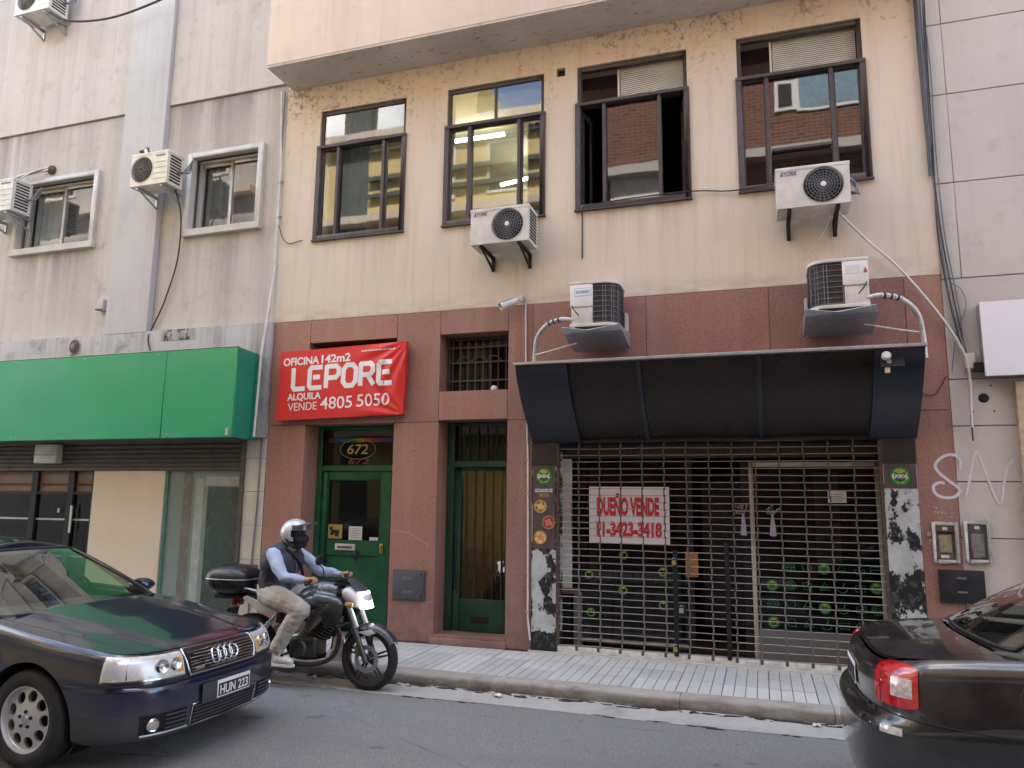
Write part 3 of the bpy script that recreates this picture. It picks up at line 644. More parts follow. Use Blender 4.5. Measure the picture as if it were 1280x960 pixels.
def alu_window(x0, x1, z0, z1, ins):
    q = MB(); e = .075
    q.box(x0-.01, x0+e, -.045, .06, z0, z1); q.box(x1-e, x1+.01, -.045, .06, z0, z1); q.box(x0+e, x1-e, -.045, .06, z1-e, z1); q.box(x0-.03, x1+.02, -.06, .06, z0-.05, z0+.05)
    s = q.build('window', simple('window_surround', (.55, .52, .475), .8, 0, .12, 5) if 'window_surround' not in bpy.data.materials else bpy.data.materials['window_surround'], G, bevel=.005, segs=1)
    a, b, c, d = x0+e, x1-e, z0+.05, z1-e; m = (a+b)/2
    for u, v, yy in ((a, m+.03, .16), (m-.03, b, .135)):
        q = MB(); f = .055
        q.box(u, u+f, yy, yy+.03, c, d-.03); q.box(v-f, v, yy, yy+.03, c, d-.03); q.box(u+f, v-f, yy, yy+.03, d-.075, d-.03); q.box(u+f, v-f, yy, yy+.03, c, c+f)
        q.build('sash', X['alu'], s, bevel=.004, segs=1)
        MB().box(u+f-.005, v-f+.005, yy+.012, yy+.018, c+f-.005, d-.07).build('pane', X['glass2'], s)
    q = MB(); q.box(a, b, .10, .22, d-.03, d); q.box(a, a+.03, .12, .2, c, d-.03); q.build('track', X['alu'], s)
    ro = MB()
    ro.poly([(a-.1, .9, c-.1), (b+.1, .9, c-.1), (b+.1, .9, d+.1), (a-.1, .9, d+.1)]); ro.build('room', X['interior'], s)
    curtain(a+.02, m-.12, .26, c, d-.05, s, ins, .025, .12)
    return s
alu_window(*WL[0], simple('net_curtain', (.72, .72, .69), .9)); alu_window(*WL[1], simple('grey_curtain', (.27, .27, .26), .9))
# shop front below the sign
YS = .10
for k in range(6):
    z = 2.045+k*.064; MB().prism([(-13.0, .0, z), (-13.0, -.008, z+.012), (-13.0, -.012, z+.032), (-13.0, -.008, z+.052), (-13.0, .0, z+.062), (-13.0, .02, z+.062), (-13.0, .02, z)], (6.52, 0, 0)).build('shutter_slat', X['slat'], G)
MB().box(-13, -6.48, -.012, .03, 1.995, 2.045).build('shutter_rail', X['slat'], G, bevel=.004, segs=1)
MB().box(-6.5, -6.44, -.03, .25, 0, 2.42).build('shutter_guide', X['slat'], G, bevel=.005, segs=1)
MB().box(-26, -13.0, 0, .25, 0, 2.42).build('end_pier', X['base_l'], G)
MB().box(-10.02, -9.60, -.12, -.013, 2.10, 2.37).build('sensor_box', X['dirty_white'], G, bevel=.01)
q = MB(); q.box(-10.0, -9.62, -.124, -.1205, 2.215, 2.222); q.build('box_seam', X['black'], G)
MB().box(-8.99, -7.74, .0, .06, 0, 1.994).build('beige_board', X['beige'], G, bevel=.004, segs=1)
fg = MB().box(-7.738, -6.502, .05, .058, .12, 1.994).build('frosted_glass', X['frost'], G)
MB().box(-7.75, -6.5, .0, .12, 0, .12).build('glass_kerb', X['base_l'], G)
MB().box(-7.738, -7.70, .02, .048, .12, 1.99).build('glass_edge', simple('green_glass_edge', (.10, .22, .17), .2), G)
for a, b, c, d, m in ((-7.25, -7.12, .12, 1.9, (.33, .36, .33)), (-7.10, -6.55, 1.80, 1.92, (.33, .36, .33)), (-7.02, -6.85, 1.35, 1.62, (.30, .31, .22)), (-6.90, -6.70, 1.0, 1.32, (.40, .43, .37)), (-7.05, -6.56, .15, 1.78, (.05, .075, .065)), (-7.45, -7.3, .12, 1.98, (.16, .15, .12))):
    MB().box(a, b, .0495-.0004*len(fg.children), .0499-.0004*len(fg.children), c, d).build('film_print', simple('film_%s' % 'abcdef'[len(fg.children)], m, .25, 0, .1, 3), fg)  # flat tinted boxes imitating the reflection in the frosted pane
# dark glazed doors
q = MB()
for xx in (-12.2, -11.1, -10.17, -9.47, -9.02): q.box(xx-.055, xx+.055, .06, .14, 0, 1.99)
for z0, z1 in ((1.66, 1.70), (.0, .12), (1.80, 1.812)): q.box(-13, -9.02, .07, .13, z0, z1)
sd_ = q.build('shop_door', X['black'], G)
MB().box(-13, -9.02, .10, .106, .12, 1.66).build('door_glass', X['glassd'], sd_)
for a, b in ((-13, -11.155), (-11.045, -10.225), (-10.115, -9.525), (-9.415, -9.07)):
    MB().box(a, b, .11, .13, 1.70, 1.99).build('transom_panel', simple('brown_panel', (.23, .14, .09), .6, 0, .15, 4) if 'brown_panel' not in bpy.data.materials else bpy.data.materials['brown_panel'], sd_)
    MB().box(a, b, .092, .098, 1.29, 1.315).build('glass_stripe', X['steel'], sd_); MB().box(a, b, .092, .098, .78, .80).build('glass_stripe', X['steel'], sd_)
MB().tube([(-9.38, .03, 1.12), (-9.38, .03, 1.50)], .016, 8).build('pull_handle', X['alu'], sd_)
MB().box(-9.70, -9.66, .08, .095, 1.40, 1.46).build('lock', X['steel'], sd_)
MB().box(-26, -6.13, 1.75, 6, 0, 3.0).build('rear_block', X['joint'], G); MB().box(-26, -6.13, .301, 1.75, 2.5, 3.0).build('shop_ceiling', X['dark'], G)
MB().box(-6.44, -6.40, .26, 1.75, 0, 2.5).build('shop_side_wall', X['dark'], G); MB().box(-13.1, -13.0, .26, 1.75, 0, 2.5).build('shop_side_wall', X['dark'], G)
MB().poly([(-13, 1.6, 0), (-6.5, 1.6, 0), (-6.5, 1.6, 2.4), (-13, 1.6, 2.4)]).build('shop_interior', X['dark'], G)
# tiled strip between the shop and the granite
z = -.0
for k in range(6):
    MB().box(-6.438, -6.127, .0, .25, z+.002, z+.428).build('strip_tile', simple('cream_tile', (.53, .49, .43), .5, 0, .12, 3) if 'cream_tile' not in bpy.data.materials else bpy.data.materials['cream_tile'], G, bevel=.002, segs=1); z += .431
MB().box(-6.43, -6.13, .012, .25, 0, 2.58).build('strip_grout', X['joint'], G)
MB().box(-6.44, -6.127, .0, .25, 2.59, 3.0).build('strip_tile', bpy.data.materials['cream_tile'], G)
MB().box(-6.30, -6.15, -.05, -.001, .35, .80).build('meter_box', simple('slate_grey_metal', (.085, .095, .105), .5, .2), G, bevel=.006)
# ---- green fascia sign (a thing of its own)
s = thing('shop_sign', 'long plain green box sign above the shop on the left', 'sign', (-9.5, -.3, 2.38))
MB().box(-13.2, -7.313, -.60, -.56, 2.385, 3.53).build('sign_panel', X['green_sign'], s, bevel=.006, segs=1)
MB().box(-7.309, -6.21, -.60, -.56, 2.385, 3.53).build('sign_panel', X['green_sign'], s, bevel=.006, segs=1)
q = MB().prism([(-6.215, -.559, 2.39), (-6.215, -.559, 3.527), (-6.285, .04, 3.527), (-6.285, .04, 2.39)], (-.03, 0, 0)); q.build('end_panel', simple('teal_acrylic', (.012, .235, .14), .35, 0, .1, 2), s)
MB().box(-13.2, -6.29, -.555, .04, 3.50, 3.524).build('top_sheet', X['steel'], s); MB().box(-13.2, -6.29, -.555, .04, 2.395, 2.41).build('bottom_sheet', X['joint'], s)
MB().box(-13.2, -6.2, -.605, -.56, 3.532, 3.54).build('trim', X['dirty_white'], s)
for xx in (-12.2, -11, -9.9, -8.7, -7.45, -7.2, -6.3):
    for zz in (2.43, 3.485): MB().lathe([(0, .004), (.008, .004), (.01, 0)], (xx, -.60, zz), (0, -1, 0), 8).build('screw', X['steel'], s)
MB().box(-6.30, -6.255, -.608, -.602, 2.41, 2.50).build('corner_plate', X['steel'], s)

# ================================================================== right building (large grey plaster panels)
R = thing('panel_building', 'grey building of large scored plaster panels at the right edge', 'building', (4.5, 0, 0))
zs = [0, 1.345, 1.88, 2.42, 2.885, 3.91, 4.925, 5.90, 6.70, 7.75, 8.8, 9.8, 10.8, 12.5, 15, TOP]
for a, b in zip(zs, zs[1:]):
    cols = [(1.803, 1.985), (1.99, 4.3), (4.31, 6.7), (6.71, 9.1), (9.11, 20)] if a > 3.9 else [(1.803, 4.3), (4.31, 6.7), (6.71, 9.1), (9.11, 20)]
    for xa, xb in cols:
        MB().box(xa, xb, .012+rng.uniform(0, .002), .25, a+.005, b-.005).build('wall_panel', X['grey_r'], R, bevel=.003, segs=1)
MB().box(1.803, 20, .03, 6, 0, TOP-.02).build('core_wall', X['joint_r'], R)
q = MB(); q.lathe([(0, .012), (.028, .012), (.05, -.002), (.052, -.004)], (2.09, .0135, 2.69), (0, -1, 0), 20); o = q.build('drain_hole', X['dark'], R); o.location.y -= .0
for dx, dz in ((-.11, .12), (.07, .12), (-.10, -.13), (.08, -.13)): MB().lathe([(0, .003), (.008, .003), (.009, 0)], (2.09+dx, .012, 2.69+dz), (0, -1, 0), 8).build('screw_hole', X['dark'], R)

# ================================================================== far side of the street (seen in the reflections)
def brick():
    m = NT('dark_brick', .85, 0, .2); v = m.obj(); b = m.n('TexBrick')
    m.put(b.inputs['Vector'], m.map(v, (1, 1, 1), rot=(rad(90), 0, 0))); m.put(b.inputs['Color1'], (.22, .075, .042)); m.put(b.inputs['Color2'], (.13, .045, .03)); m.put(b.inputs['Mortar'], (.22, .18, .15))
    b.inputs['Scale'].default_value = 1; b.inputs['Brick Width'].default_value = .26; b.inputs['Row Height'].default_value = .085; b.inputs['Mortar Size'].default_value = .012
    m.set('Base Color', b.outputs[0]); return m.m
X['brick'] = brick(); X['sunny'] = simple('yellow_stucco', (.70, .56, .27), .9, 0, .08, 1)
X['roomdark'] = simple('far_window_glass', (.05, .05, .05), .1)
def far_building(name, lab, x0, x1, z1, m, wins, ledges, y=-9.2, trim=None):
    b = thing(name, lab, 'building', ((x0+x1)/2, y, 0)); q = MB(); q.box(x0, x1, y-7, y, 0, z1); q.build('wall', m, b)
    for a, c, d, e, mm in wins:
        f = MB(); f.box(a, c, y+.003, y+.04, d, e); f = f.build('window_frame', trim or X['white_paint'], b)
        MB().box(a+.08, c-.08, y+.041, y+.05, d+.08, e-.08).build('pane', mm, f)
    for a, c, z, h in ledges: MB().box(a, c, y+.002, y+.35, z, z+h).build('ledge', X['pale'] if m != X['brick'] else X['grey_r'], b)
    return b
wA = [(xx, xx+1.1, z, z+1.5, X['roomdark']) for xx in (-12.6, -8.6, -6.6) for z in (4.2, 7.0, 9.6)]
far_building('yellow_building', 'sunlit yellow stucco building across the street behind the camera', -14, -4.62, 11.75, X['sunny'], wA, [(-14, -4.62, 3.3, .2), (-14, -4.62, 6.3, .25), (-14, -4.62, 9.1, .2), (-14, -4.62, 11.55, .2)])
yb_ = bpy.data.objects['yellow_building']
MB().box(-11.0, -10.15, -9.6, -9.19, 0, 15.5).build('stair_tower', simple('dark_green_grey_render', (.10, .11, .10), .8), yb_)
MB().box(-7.8, -6.9, -11, -9.15, 11.7, 13.2).build('roof_block', X['sunny'], yb_)
for zz in (11.2, 10.36, 9.86): MB().box(-10.1, -4.63, -9.16, -9.05, zz, zz+.13).build('shadow_band', bpy.data.materials['dark_green_grey_render'], yb_)  # dark bars standing in for the shadow lines under the ledges
cb = simple('blue_curtain', (.22, .33, .42), .9, 0, .3, 30)
wB = [(1.10, 2.6, 10.7, 11.7, cb), (.62, 1.10, 10.75, 11.5, X['roomdark']), (-3.3, -1.9, 8.6, 9.75, X['blind']), (3.6, 5.2, 10.5, 11.8, X['roomdark'])]
far_building('brick_building', 'dark brick building across the street behind the camera', -4.6, 9, 13.7, X['brick'], wB, [(-4.6, 9, 9.55, .22), (-4.6, 9, 12.6, .22), (-4.6, 9, 3.2, .3)])
far_building('pale_building', 'pale rendered block across the street opposite the grey building', -30, -14.02, 13.4, X['grey_l'], [(xx, xx+1.3, z, z+1.5, X['roomdark']) for xx in (-26, -22.5, -19, -16.4) for z in (5, 8.2, 11.4)], [(-30, -14.02, 7.3, .2), (-30, -14.02, 10.6, .2)])
far_building('concrete_block', 'plain grey block across the street at its far end', 9.02, 26, 11, X['grey_r'], [(xx, xx+1.3, z, z+1.5, X['roomdark']) for xx in (11, 14.5, 18) for z in (5, 8.2)], [(9.02, 26, 4, .25)])
# ================================================================== air conditioners
def fan_guard(c, r, rings, spokes):
    q = MB(); cx, cy, cz = c
    for k in range(rings):
        rr = r*(k+1)/rings; q.tube([(cx+rr*math.cos(a), cy-.012*(1-(k/rings)**2), cz+rr*math.sin(a)) for a in np.linspace(0, 2*math.pi, 33)], .0035, 4, caps=False)
    for k in range(spokes):
        a = 2*math.pi*k/spokes; q.tube([(cx+.03*math.cos(a), cy-.014, cz+.03*math.sin(a)), (cx+r*.6*math.cos(a+.12), cy-.009, cz+r*.6*math.sin(a+.12)), (cx+r*math.cos(a+.2), cy, cz+r*math.sin(a+.2))], .003, 4, caps=False)
    return q
def ac_unit(label, loc, w, d, h, fanx, fr, body, group, brand=None, bracket=True, louvre=False, loz=.5, wires=True):
    """outdoor unit; loc = middle of the base at the wall side; front faces -Y"""
    t = thing('air_conditioner', label, 'air conditioner', loc, group)
    O = Vector(loc); y0 = -.12-d
    # casing with a round fan opening
    q = MB(); n = 40; cx, cz = fanx, h*.5
    ang = np.linspace(0, 2*math.pi, n, endpoint=False)
    def edge(a):
        dx, dz = math.cos(a), math.sin(a); ks = []
        if dx > 1e-6: ks.append((w/2-cx)/dx)
        if dx < -1e-6: ks.append((-w/2-cx)/dx)
        if dz > 1e-6: ks.append((h-cz)/dz)
        if dz < -1e-6: ks.append((-cz)/dz)
        k = min(ks); return (cx+dx*k, y0, cz+dz*k)
    corners = [math.atan2(zz-cz, xx-cx) % (2*math.pi) for xx in (-w/2, w/2) for zz in (0, h)]
    ang = sorted(list(ang)+corners); n = len(ang)
    inner = [(cx+fr*math.cos(a), y0, cz+fr*math.sin(a)) for a in ang]; deep = [(p[0], y0+.05, p[2]) for p in inner]; outer = [edge(a) for a in ang]
    for i in range(n):
        j = (i+1) % n; q.poly([inner[i], inner[j], outer[j], outer[i]]); q.poly([inner[i], inner[j], deep[j], deep[i]])
        q.poly([outer[i], outer[j], (outer[j][0], -.12, outer[j][2]), (outer[i][0], -.12, outer[i][2])])
    q.poly([(-w/2, -.12, 0), (w/2, -.12, 0), (w/2, -.12, h), (-w/2, -.12, h)])
    q.v = [tuple(Vector(p)+O) for p in q.v]; case = q.build('casing', body, t)
    q = MB(); q.box(-w/2-.006, w/2+.006, y0-.004, -.115, h-.03, h+.008); q.v = [tuple(Vector(p)+O) for p in q.v]; q.build('top_cover', body, t, bevel=.006)
    q = MB(); q.lathe([(0, 0), (fr, 0)], (cx, y0+.049, cz), (0, -1, 0), 28); q.v = [tuple(Vector(p)+O) for p in q.v]; q.build('fan_well', X['dark'], t)
    q = MB()
    for k in range(3):
        P = []
        for i in range(6):
            a = k*2.094+.25*i*.75; P.append([(cx+rr*math.cos(a), y0+.042-.02*i/5*(rr/fr), cz+rr*math.sin(a)) for rr in (.04, fr*.5, fr*.93)])
        q.grid(P, 6, 3)
    q.v = [tuple(Vector(p)+O) for p in q.v]; q.build('fan_blades', X['coil'], t)
    q = fan_guard((cx, y0-.004, cz), fr+.006, 7, 22); q.v = [tuple(Vector(p)+O) for p in q.v]; g_ = q.build('fan_guard', X['greycable'] if not louvre else simple('grey_guard', (.22, .21, .19), .5) if 'grey_guard' not in bpy.data.materials else X['black'] if not louvre else bpy.data.materials['grey_guard'], t)
    if not louvre:
        q = MB(); q.lathe([(0, .012), (.026, .01), (.03, 0)], (cx, y0-.012, cz), (0, -1, 0), 16); q.v = [tuple(Vector(p)+O) for p in q.v]; q.build('hub_cap', X['white_paint'], g_)
    # side louvres, right-hand side
    q = MB(); rows = 9
    for k in range(rows):
        zz = h*(.12+.76*k/(rows-1)); q.box(w/2+.001, w/2+.006, y0+.05, -.17, zz-.011, zz+.011)
    q.v = [tuple(Vector(p)+O) for p in q.v]; q.build('side_vent', X['black'], t)
    if louvre:
        for k in range(4):
            q = MB(); q.box(fanx+fr+.03, w/2-.02, y0-.006, y0-.001, h*(.16+.17*k), h*(.16+.17*k)+.008); q.v = [tuple(Vector(p)+O) for p in q.v]; q.build('front_rib', X['ivory'], t)
        q = MB(); q.box(fanx+fr+.05, w/2-.05, y0-.004, y0-.001, h*.85, h*.9); q.v = [tuple(Vector(p)+O) for p in q.v]; q.build('name_plate', X['greycable'], t)
    if brand:
        text(brand, 'lettering', simple('grey_blue_print', (.09, .11, .20), .5) if 'grey_blue_print' not in bpy.data.materials else bpy.data.materials['grey_blue_print'], t, (O.x-w*.30, O.y+y0-.003, O.z+h*.80), .048, .135, .012, .2)
        q = MB(); q.prism([(-w*.445, y0-.004, h*.80), (-w*.405, y0-.004, h*.80), (-w*.405, y0-.004, h*.80+.045), (-w*.425, y0-.004, h*.80+.045)], (0, .003, 0)); q.v = [tuple(Vector(p)+O) for p in q.v]
        q.build('emblem', simple('emblem_blue', (.05, .16, .42), .4) if 'emblem_blue' not in bpy.data.materials else bpy.data.materials['emblem_blue'], t)
    if bracket:
        for sx in (-.33, .33):
            q = MB(); x = sx*w
            q.box(x-.02, x+.02, y0+.02, -.001, -.035, -.002); q.box(x-.02, x+.02, -.03, -.001, -.19, -.035)
            q.prism([(x-.012, y0+.06, -.035), (x-.012, y0+.10, -.035), (x-.012, -.03, -.155), (x-.012, -.03, -.185)], (.024, 0, 0))
            q.v = [tuple(Vector(p)+O) for p in q.v]; q.build('bracket', X['black'] if not louvre else X['steel'], t, bevel=.003, segs=1)
    if wires:
        q = MB(); x = w/2
        for k in range(3):
            q.tube(cat([(x+.0, -.2-.02*k, h*.5), (x+.07+.015*k, -.2, h*.45), (x+.10+.01*k, -.12, h*.75-.05*k), (x+.06, -.02, h*1.02)], 5), .011, 6)
        q.v = [tuple(Vector(p)+O) for p in q.v]; q.build('pipes', X['greycable'], t, smooth=60)
    return t
GA = 'split air conditioner outdoor units on the facades'
ac_unit('white outdoor air conditioner with black fan under the second window from left', (-2.775, 0, 4.592), .71, .36, .425, .10, .185, X['dirty_white'], GA, 'YORK', wires=False)
ac_unit('white outdoor air conditioner with black fan at the rightmost window, grey pipes at its side', (.61, 0, 4.645), .70, .36, .43, .10, .185, X['dirty_white'], GA, 'YORK')
ac_unit('ivory outdoor air conditioner with a ribbed front on the grey pilaster', (-7.985, -.085, 5.945), .64, .30, .475, -.12, .18, X['ivory'], GA, louvre=True)
ac_unit('white outdoor air conditioner cut by the top left corner of the picture', (-10.68, 0, 9.19), .72, .34, .5, -.12, .19, X['dirty_white'], GA, louvre=True)
ac_unit('white outdoor air conditioner beside the leftmost window, cut by the picture edge', (-11.02, 0, 5.92), .74, .32, .5, -.12, .19, X['dirty_white'], GA, louvre=True)

def condenser(label, x0, x1, y0, y1, z0, z1, coil_right, split, sticker):
    """upright coil-wrapped outdoor unit on a folded sheet tray"""
    t = thing('condenser_unit', label, 'air conditioner', ((x0+x1)/2, y1, z0), 'old condenser units on trays above the black awning')
    mir = (lambda x: x) if coil_right else (lambda x: x0+x1-x)
    def outline(inset=0.0):
        r = .16; P = [(x0+inset, y1-inset), (x0+inset, y0+inset)]
        P += [(x1-inset-(r-inset)+(r-inset)*math.sin(a), y0+inset+(r-inset)-(r-inset)*math.cos(a)) for a in np.linspace(0, math.pi/2, 9)] + [(x1-inset, y1-inset)]
        return [(mir(a), b) for a, b in P]
    q = MB(); q.prism([(a, b, z0+.04) for a, b in outline(.012)], (0, 0, z1-z0-.07)); q.build('coil', X['coil'], t)
    q = MB()
    P = [(a, b) for a, b in outline(0.006) if (a if coil_right else x0+x1-a) >= split-.001]
    P = [(mir(split) if True else 0, y0+.006)]+P
    for k in range(8):
        zz = z0+.06+(z1-z0-.12)*k/7; q.tube([(a, b, zz) for a, b in P], .004, 4)
    for k in range(8):
        i = k*(len(P)-1)/7; a, b = P[int(i)]; q.tube([(a, b, z0+.05), (a, b, z1-.04)], .0035, 4)
    q.build('wire_guard', X['greycable'], t)
    q = MB(); q.prism([(a, b, z1-.032) for a, b in outline(-.008)], (0, 0, .034)); q.build('lid', X['dirty_white'], t, bevel=.008)
    q = MB(); q.prism([(a, b, z0+.005) for a, b in outline(-.006)], (0, 0, .045)); q.build('base_pan', X['dirty_white'], t, bevel=.005)
    a, b = sorted((mir(x0-.003), mir(split)))
    q = MB().box(a, b, y0-.004, y0+.11, z0+(z1-z0)*.46, z1-.03); pu = q.build('electric_cover', X['white_paint'], t, bevel=.008)
    q = MB().box(a+.012, b, y0+.008, y0+.12, z0+.05, z0+(z1-z0)*.46); q.build('lower_panel', X['dirty_white'], t, bevel=.005)
    c = (a+b)/2
    if sticker:
        MB().box(c-.075, b-.012, y0-.0062, y0-.0045, z1-.165, z1-.075).build('label', simple('pale_blue_label', (.30, .55, .72), .4), pu)
        MB().box(c-.068, b-.018, y0-.0075, y0-.0064, z1-.158, z1-.082).build('label', X['white_ink'], pu)
        text(sticker, 'lettering', simple('label_blue', (.03, .25, .55), .5), pu, ((c-.068+b-.018)/2, y0-.0082, z1-.135), .032, .15, .01)
    else:
        q = MB().box(c-.09, c+.04, y0-.0062, y0-.0045, z1-.16, z1-.075); q.build('label', X['paper'], pu)
        q = MB().prism([(c+.07, y0-.0065, z1-.16), (c+.11, y0-.0065, z1-.16), (c+.09, y0-.0065, z1-.10)], (0, .002, 0)); q.build('warning_mark', simple('rust_red', (.35, .10, .06), .6), pu)
    # folded tray: deep wedge, higher at the wall, open front lip
    a, b = x0-.06, x1+.06; zt = z0-.01
    q = MB(); A = [(a, y0-.08, zt-.06), (b, y0-.08, zt-.055), (b, y1, zt-.16), (a, y1, zt-.16)]
    q.poly(A); q.poly([(a, y0-.08, zt-.06), (b, y0-.08, zt-.055), (b-.02, y0-.13, zt+.005), ((a+b)/2-.04, y0-.12, zt-.045), (a+.0, y0-.13, zt-.0)])
    q.poly([(a, y0-.08, zt-.06), (a, y0-.13, zt), (a, y1, zt+.02), (a, y1, zt-.16)]); q.poly([(b, y0-.08, zt-.055), (b-.02, y0-.13, zt+.005), (b, y1, zt+.02), (b, y1, zt-.16)])
    q.build('tray', X['steel'], t, solid=.004)
    q = MB(); q.box(a+.05, a+.09, y0-.05, y1+.08, zt-.02, zt+.012); q.box(b-.09, b-.05, y0-.05, y1+.08, zt-.02, zt+.012); q.box((a+b)/2-.2, (a+b)/2+.2, y0-.06, y0-.045, zt-.025, zt+.012); q.build('support', X['black'], t)
    for zz in (z0+.32,):
        xx = mir(x1+.02); q = MB().box(xx-.012, xx+.012, y1-.04, y1+.08, z0-.17, z0+.24); q.build('wall_plate', X['dirty_white'], t)
    # insulated pipe and cable leaving at the panel side
    sg = -1 if coil_right else 1; ex = mir(x0-.003)
    P = cat([(ex-sg*.03, y0+.03, z0+.10), (ex+sg*.10, y0+.02, z0+.115), (ex+sg*.28, y0+.10, z0+.09), (ex+sg*.43, y0+.22, z0-.02), (ex+sg*.485, y0+.30, z0-.20), (ex+sg*.50, y0+.33, z0-.46)], 6)
    MB().tube(P, .026, 10).build('insulated_pipe', X['foil'], t, smooth=60)
    for k in range(6, 13): MB().lathe([(.029, -.010), (.031, 0), (.029, .010)], P[k], P[k+1]-P[k], 10).build('pipe_tape', X['black'] if k % 2 else X['steel'], t)
    MB().tube(cat([(mir(x0+.05), y0+.1, zt-.13), (ex+sg*.06, y0+.05, zt-.17), (ex+sg*.22, y0+.05, zt-.21), (ex+sg*.42, y0+.1, zt-.24)], 5), .009, 6).build('drain_hose', X['foil'], t, smooth=60)
    MB().tube(cat([(ex-sg*.02, y0-.0, z0+.26), (ex-sg*.05, y0-.03, z0+.2), (ex-sg*.10, y0-.01, z0+.14)], 5), .006, 5).build('wire', X['black'], t)
    return t
condenser('old condenser with blue and white label on a tray above the awning', -1.91, -1.39, -.56, -.12, 3.50, 4.02, True, -1.66, 'SURREY')
condenser('old condenser with white cover at its right side, above the right end of the awning', .53, 1.06, -.56, -.12, 3.53, 4.04, False, .76, None)

# ================================================================== red estate-agent banner
t = thing('banner', 'red vinyl banner with white lettering LEPORE above the left green door', 'banner', (-5.0, -.05, 2.64))
def bz(u, v):
    """banner surface point, u along the width, v up"""
    xb = -5.93+u*1.81; zb = 2.63+.045*u; zt = 3.53+.05*u
    z = zb+(zt-zb)*v; wv = 0.0
    for (cu, cv) in ((1.02, 1.02), (1.02, -.02)):
        du, dv = (cu-u)*1.8, (cv-v)*.9; r = math.hypot(du, dv)+1e-6; a = math.atan2(dv, du)
        wv += .009*math.sin(a*17+1)*math.exp(-((r-.35)/.35)**2)
    wv += .004*math.sin(u*9+v*4)+.003*math.sin(u*3-v*7)
    return (xb+.02*v, -.11+wv, z)
P = [[bz(i/90, j/44) for j in range(45)] for i in range(91)]
MB().grid(P, 91, 45).build('sheet', X['red_banner'], t, smooth=80)
q = MB()
for (u0, v0, u1, v1) in ((0, 0, 1, 0), (0, 1, 1, 1), (0, 0, 0, 1), (1, 0, 1, 1)):
    E_ = [bz(u0+(u1-u0)*k/20, v0+(v1-v0)*k/20) for k in range(21)]; q.grid([[p, (p[0], -.045, p[2])] for p in E_], 21, 2)
q.build('side_fold', X['red_banner'], t)
MB().box(-5.90, -4.13, -.044, -.004, 2.68, 2.72).build('batten', X['wood'], t); MB().box(-5.88, -4.12, -.044, -.004, 3.46, 3.50).build('batten', X['wood'], t)
def on_banner(ob):
    """lay lettering on the sheet's folds"""
    me = ob.data; L = ob.location + Vector((-5.0, -.05, 2.64))
    for v in me.vertices:
        x = L.x+v.co.x; z = L.z+v.co.y; u = min(1, max(0, (x+5.93)/1.81)); zb = 2.63+.045*u; vv = (z-zb)/(.9)
        v.co.y += .05*(u-.5)*0; p = bz(u, max(0, min(1, vv))); v.co.z = (-p[1]-(-L.y)) + .0025 + (.001 if v.co.z > .001 else 0)
    return ob
def bt(s_, x, z, h_, w_, bold=0.0, tiltz=0.0):
    o = text(s_, 'lettering', X['white_ink'], t, (x, -.115, z), h_, w_, bold)
    for v in o.data.vertices: v.co.y += v.co.x*.026
    return on_banner(o)
bt('OFICINA', -5.595, 3.345, .105, .53, .03); bt('142m2', -5.085, 3.362, .108, .42, .03)
bt('ALQUILA', -5.525, 2.875, .105, .50, .028); bt('VENDE', -5.545, 2.755, .10, .43, .0)
bt('4805', -5.05, 2.765, .155, .45, .006); bt('5050', -4.535, 2.785, .155, .45, .006)
def strokes(paths, wdt, x, z, sx, sz):
    q = MB()
    for p in paths:
        p = [Vector((x+a*sx, 0, z+b*sz+(x+a*sx+5.0)*.026)) for a, b in p]; p = [p[0]]+[v for k in range(1, len(p)) for v in (p[k-1].lerp(p[k], .25), p[k-1].lerp(p[k], .5), p[k-1].lerp(p[k], .75), p[k])]
        for i in range(len(p)-1):
            d = (p[i+1]-p[i]).normalized(); nn = Vector((-d.z, 0, d.x))*wdt/2; e = d*wdt*.22
            quad = [p[i]-e+nn, p[i]-e-nn, p[i+1]+e-nn, p[i+1]+e+nn]; R_ = []
            for w_ in quad:
                u = min(1, max(0, (w_.x+5.93)/1.81)); vv = (w_.z-2.63-.045*u)/.9; R_.append((w_.x, bz(u, vv)[1]-.0032-.00002*i, w_.z))
            q.prism(R_, (0, .0022, 0))
    return q.build('lettering', X['white_ink'], t, weld=False)
GL = {'L': [[(0, 1), (0, .12), (.1, 0), (.75, 0)]], 'E': [[(.75, 1), (.1, 1), (0, .88), (0, .12), (.1, 0), (.75, 0)], [(.28, .52), (.62, .52)]], 'P': [[(0, 0), (0, 1), (.6, 1), (.78, .85), (.78, .6), (.6, .44), (.12, .44)]],
      'O': [[(.2, 0), (.58, 0), (.78, .2), (.78, .8), (.58, 1), (.2, 1), (0, .8), (0, .2), (.2, 0)]], 'R': [[(0, 0), (0, 1), (.6, 1), (.78, .85), (.78, .62), (.6, .46), (.15, .46)], [(.42, .46), (.78, 0)]]}
for k, ch in enumerate('LEPORE'): strokes(GL[ch], .062, -5.70+k*.245+(.0 if k < 5 else .01), 3.05, .225, .265)
q = MB(); xx = -4.72
while xx < -4.26:
    L = rng.uniform(.012, .05)
    for xa in np.arange(xx, xx+L, .012):
        u = (xa+5.93)/1.81; q.box(xa, xa+.007, -.116+0*u, -.113, 3.475+(xa+4.7)*.026, 3.475+(xa+4.7)*.026+rng.uniform(.012, .022))
    xx += L+.012
sm = q.build('fine_print', X['white_ink'], t)
for v in sm.data.vertices:
    u = (v.co.x-5.0+5.93)/1.81; vv = (v.co.z+2.64-2.63-.045*u)/.9; front = v.co.y < -.0645
    v.co.y = bz(u, vv)[1]+.05-(.004 if front else .001)

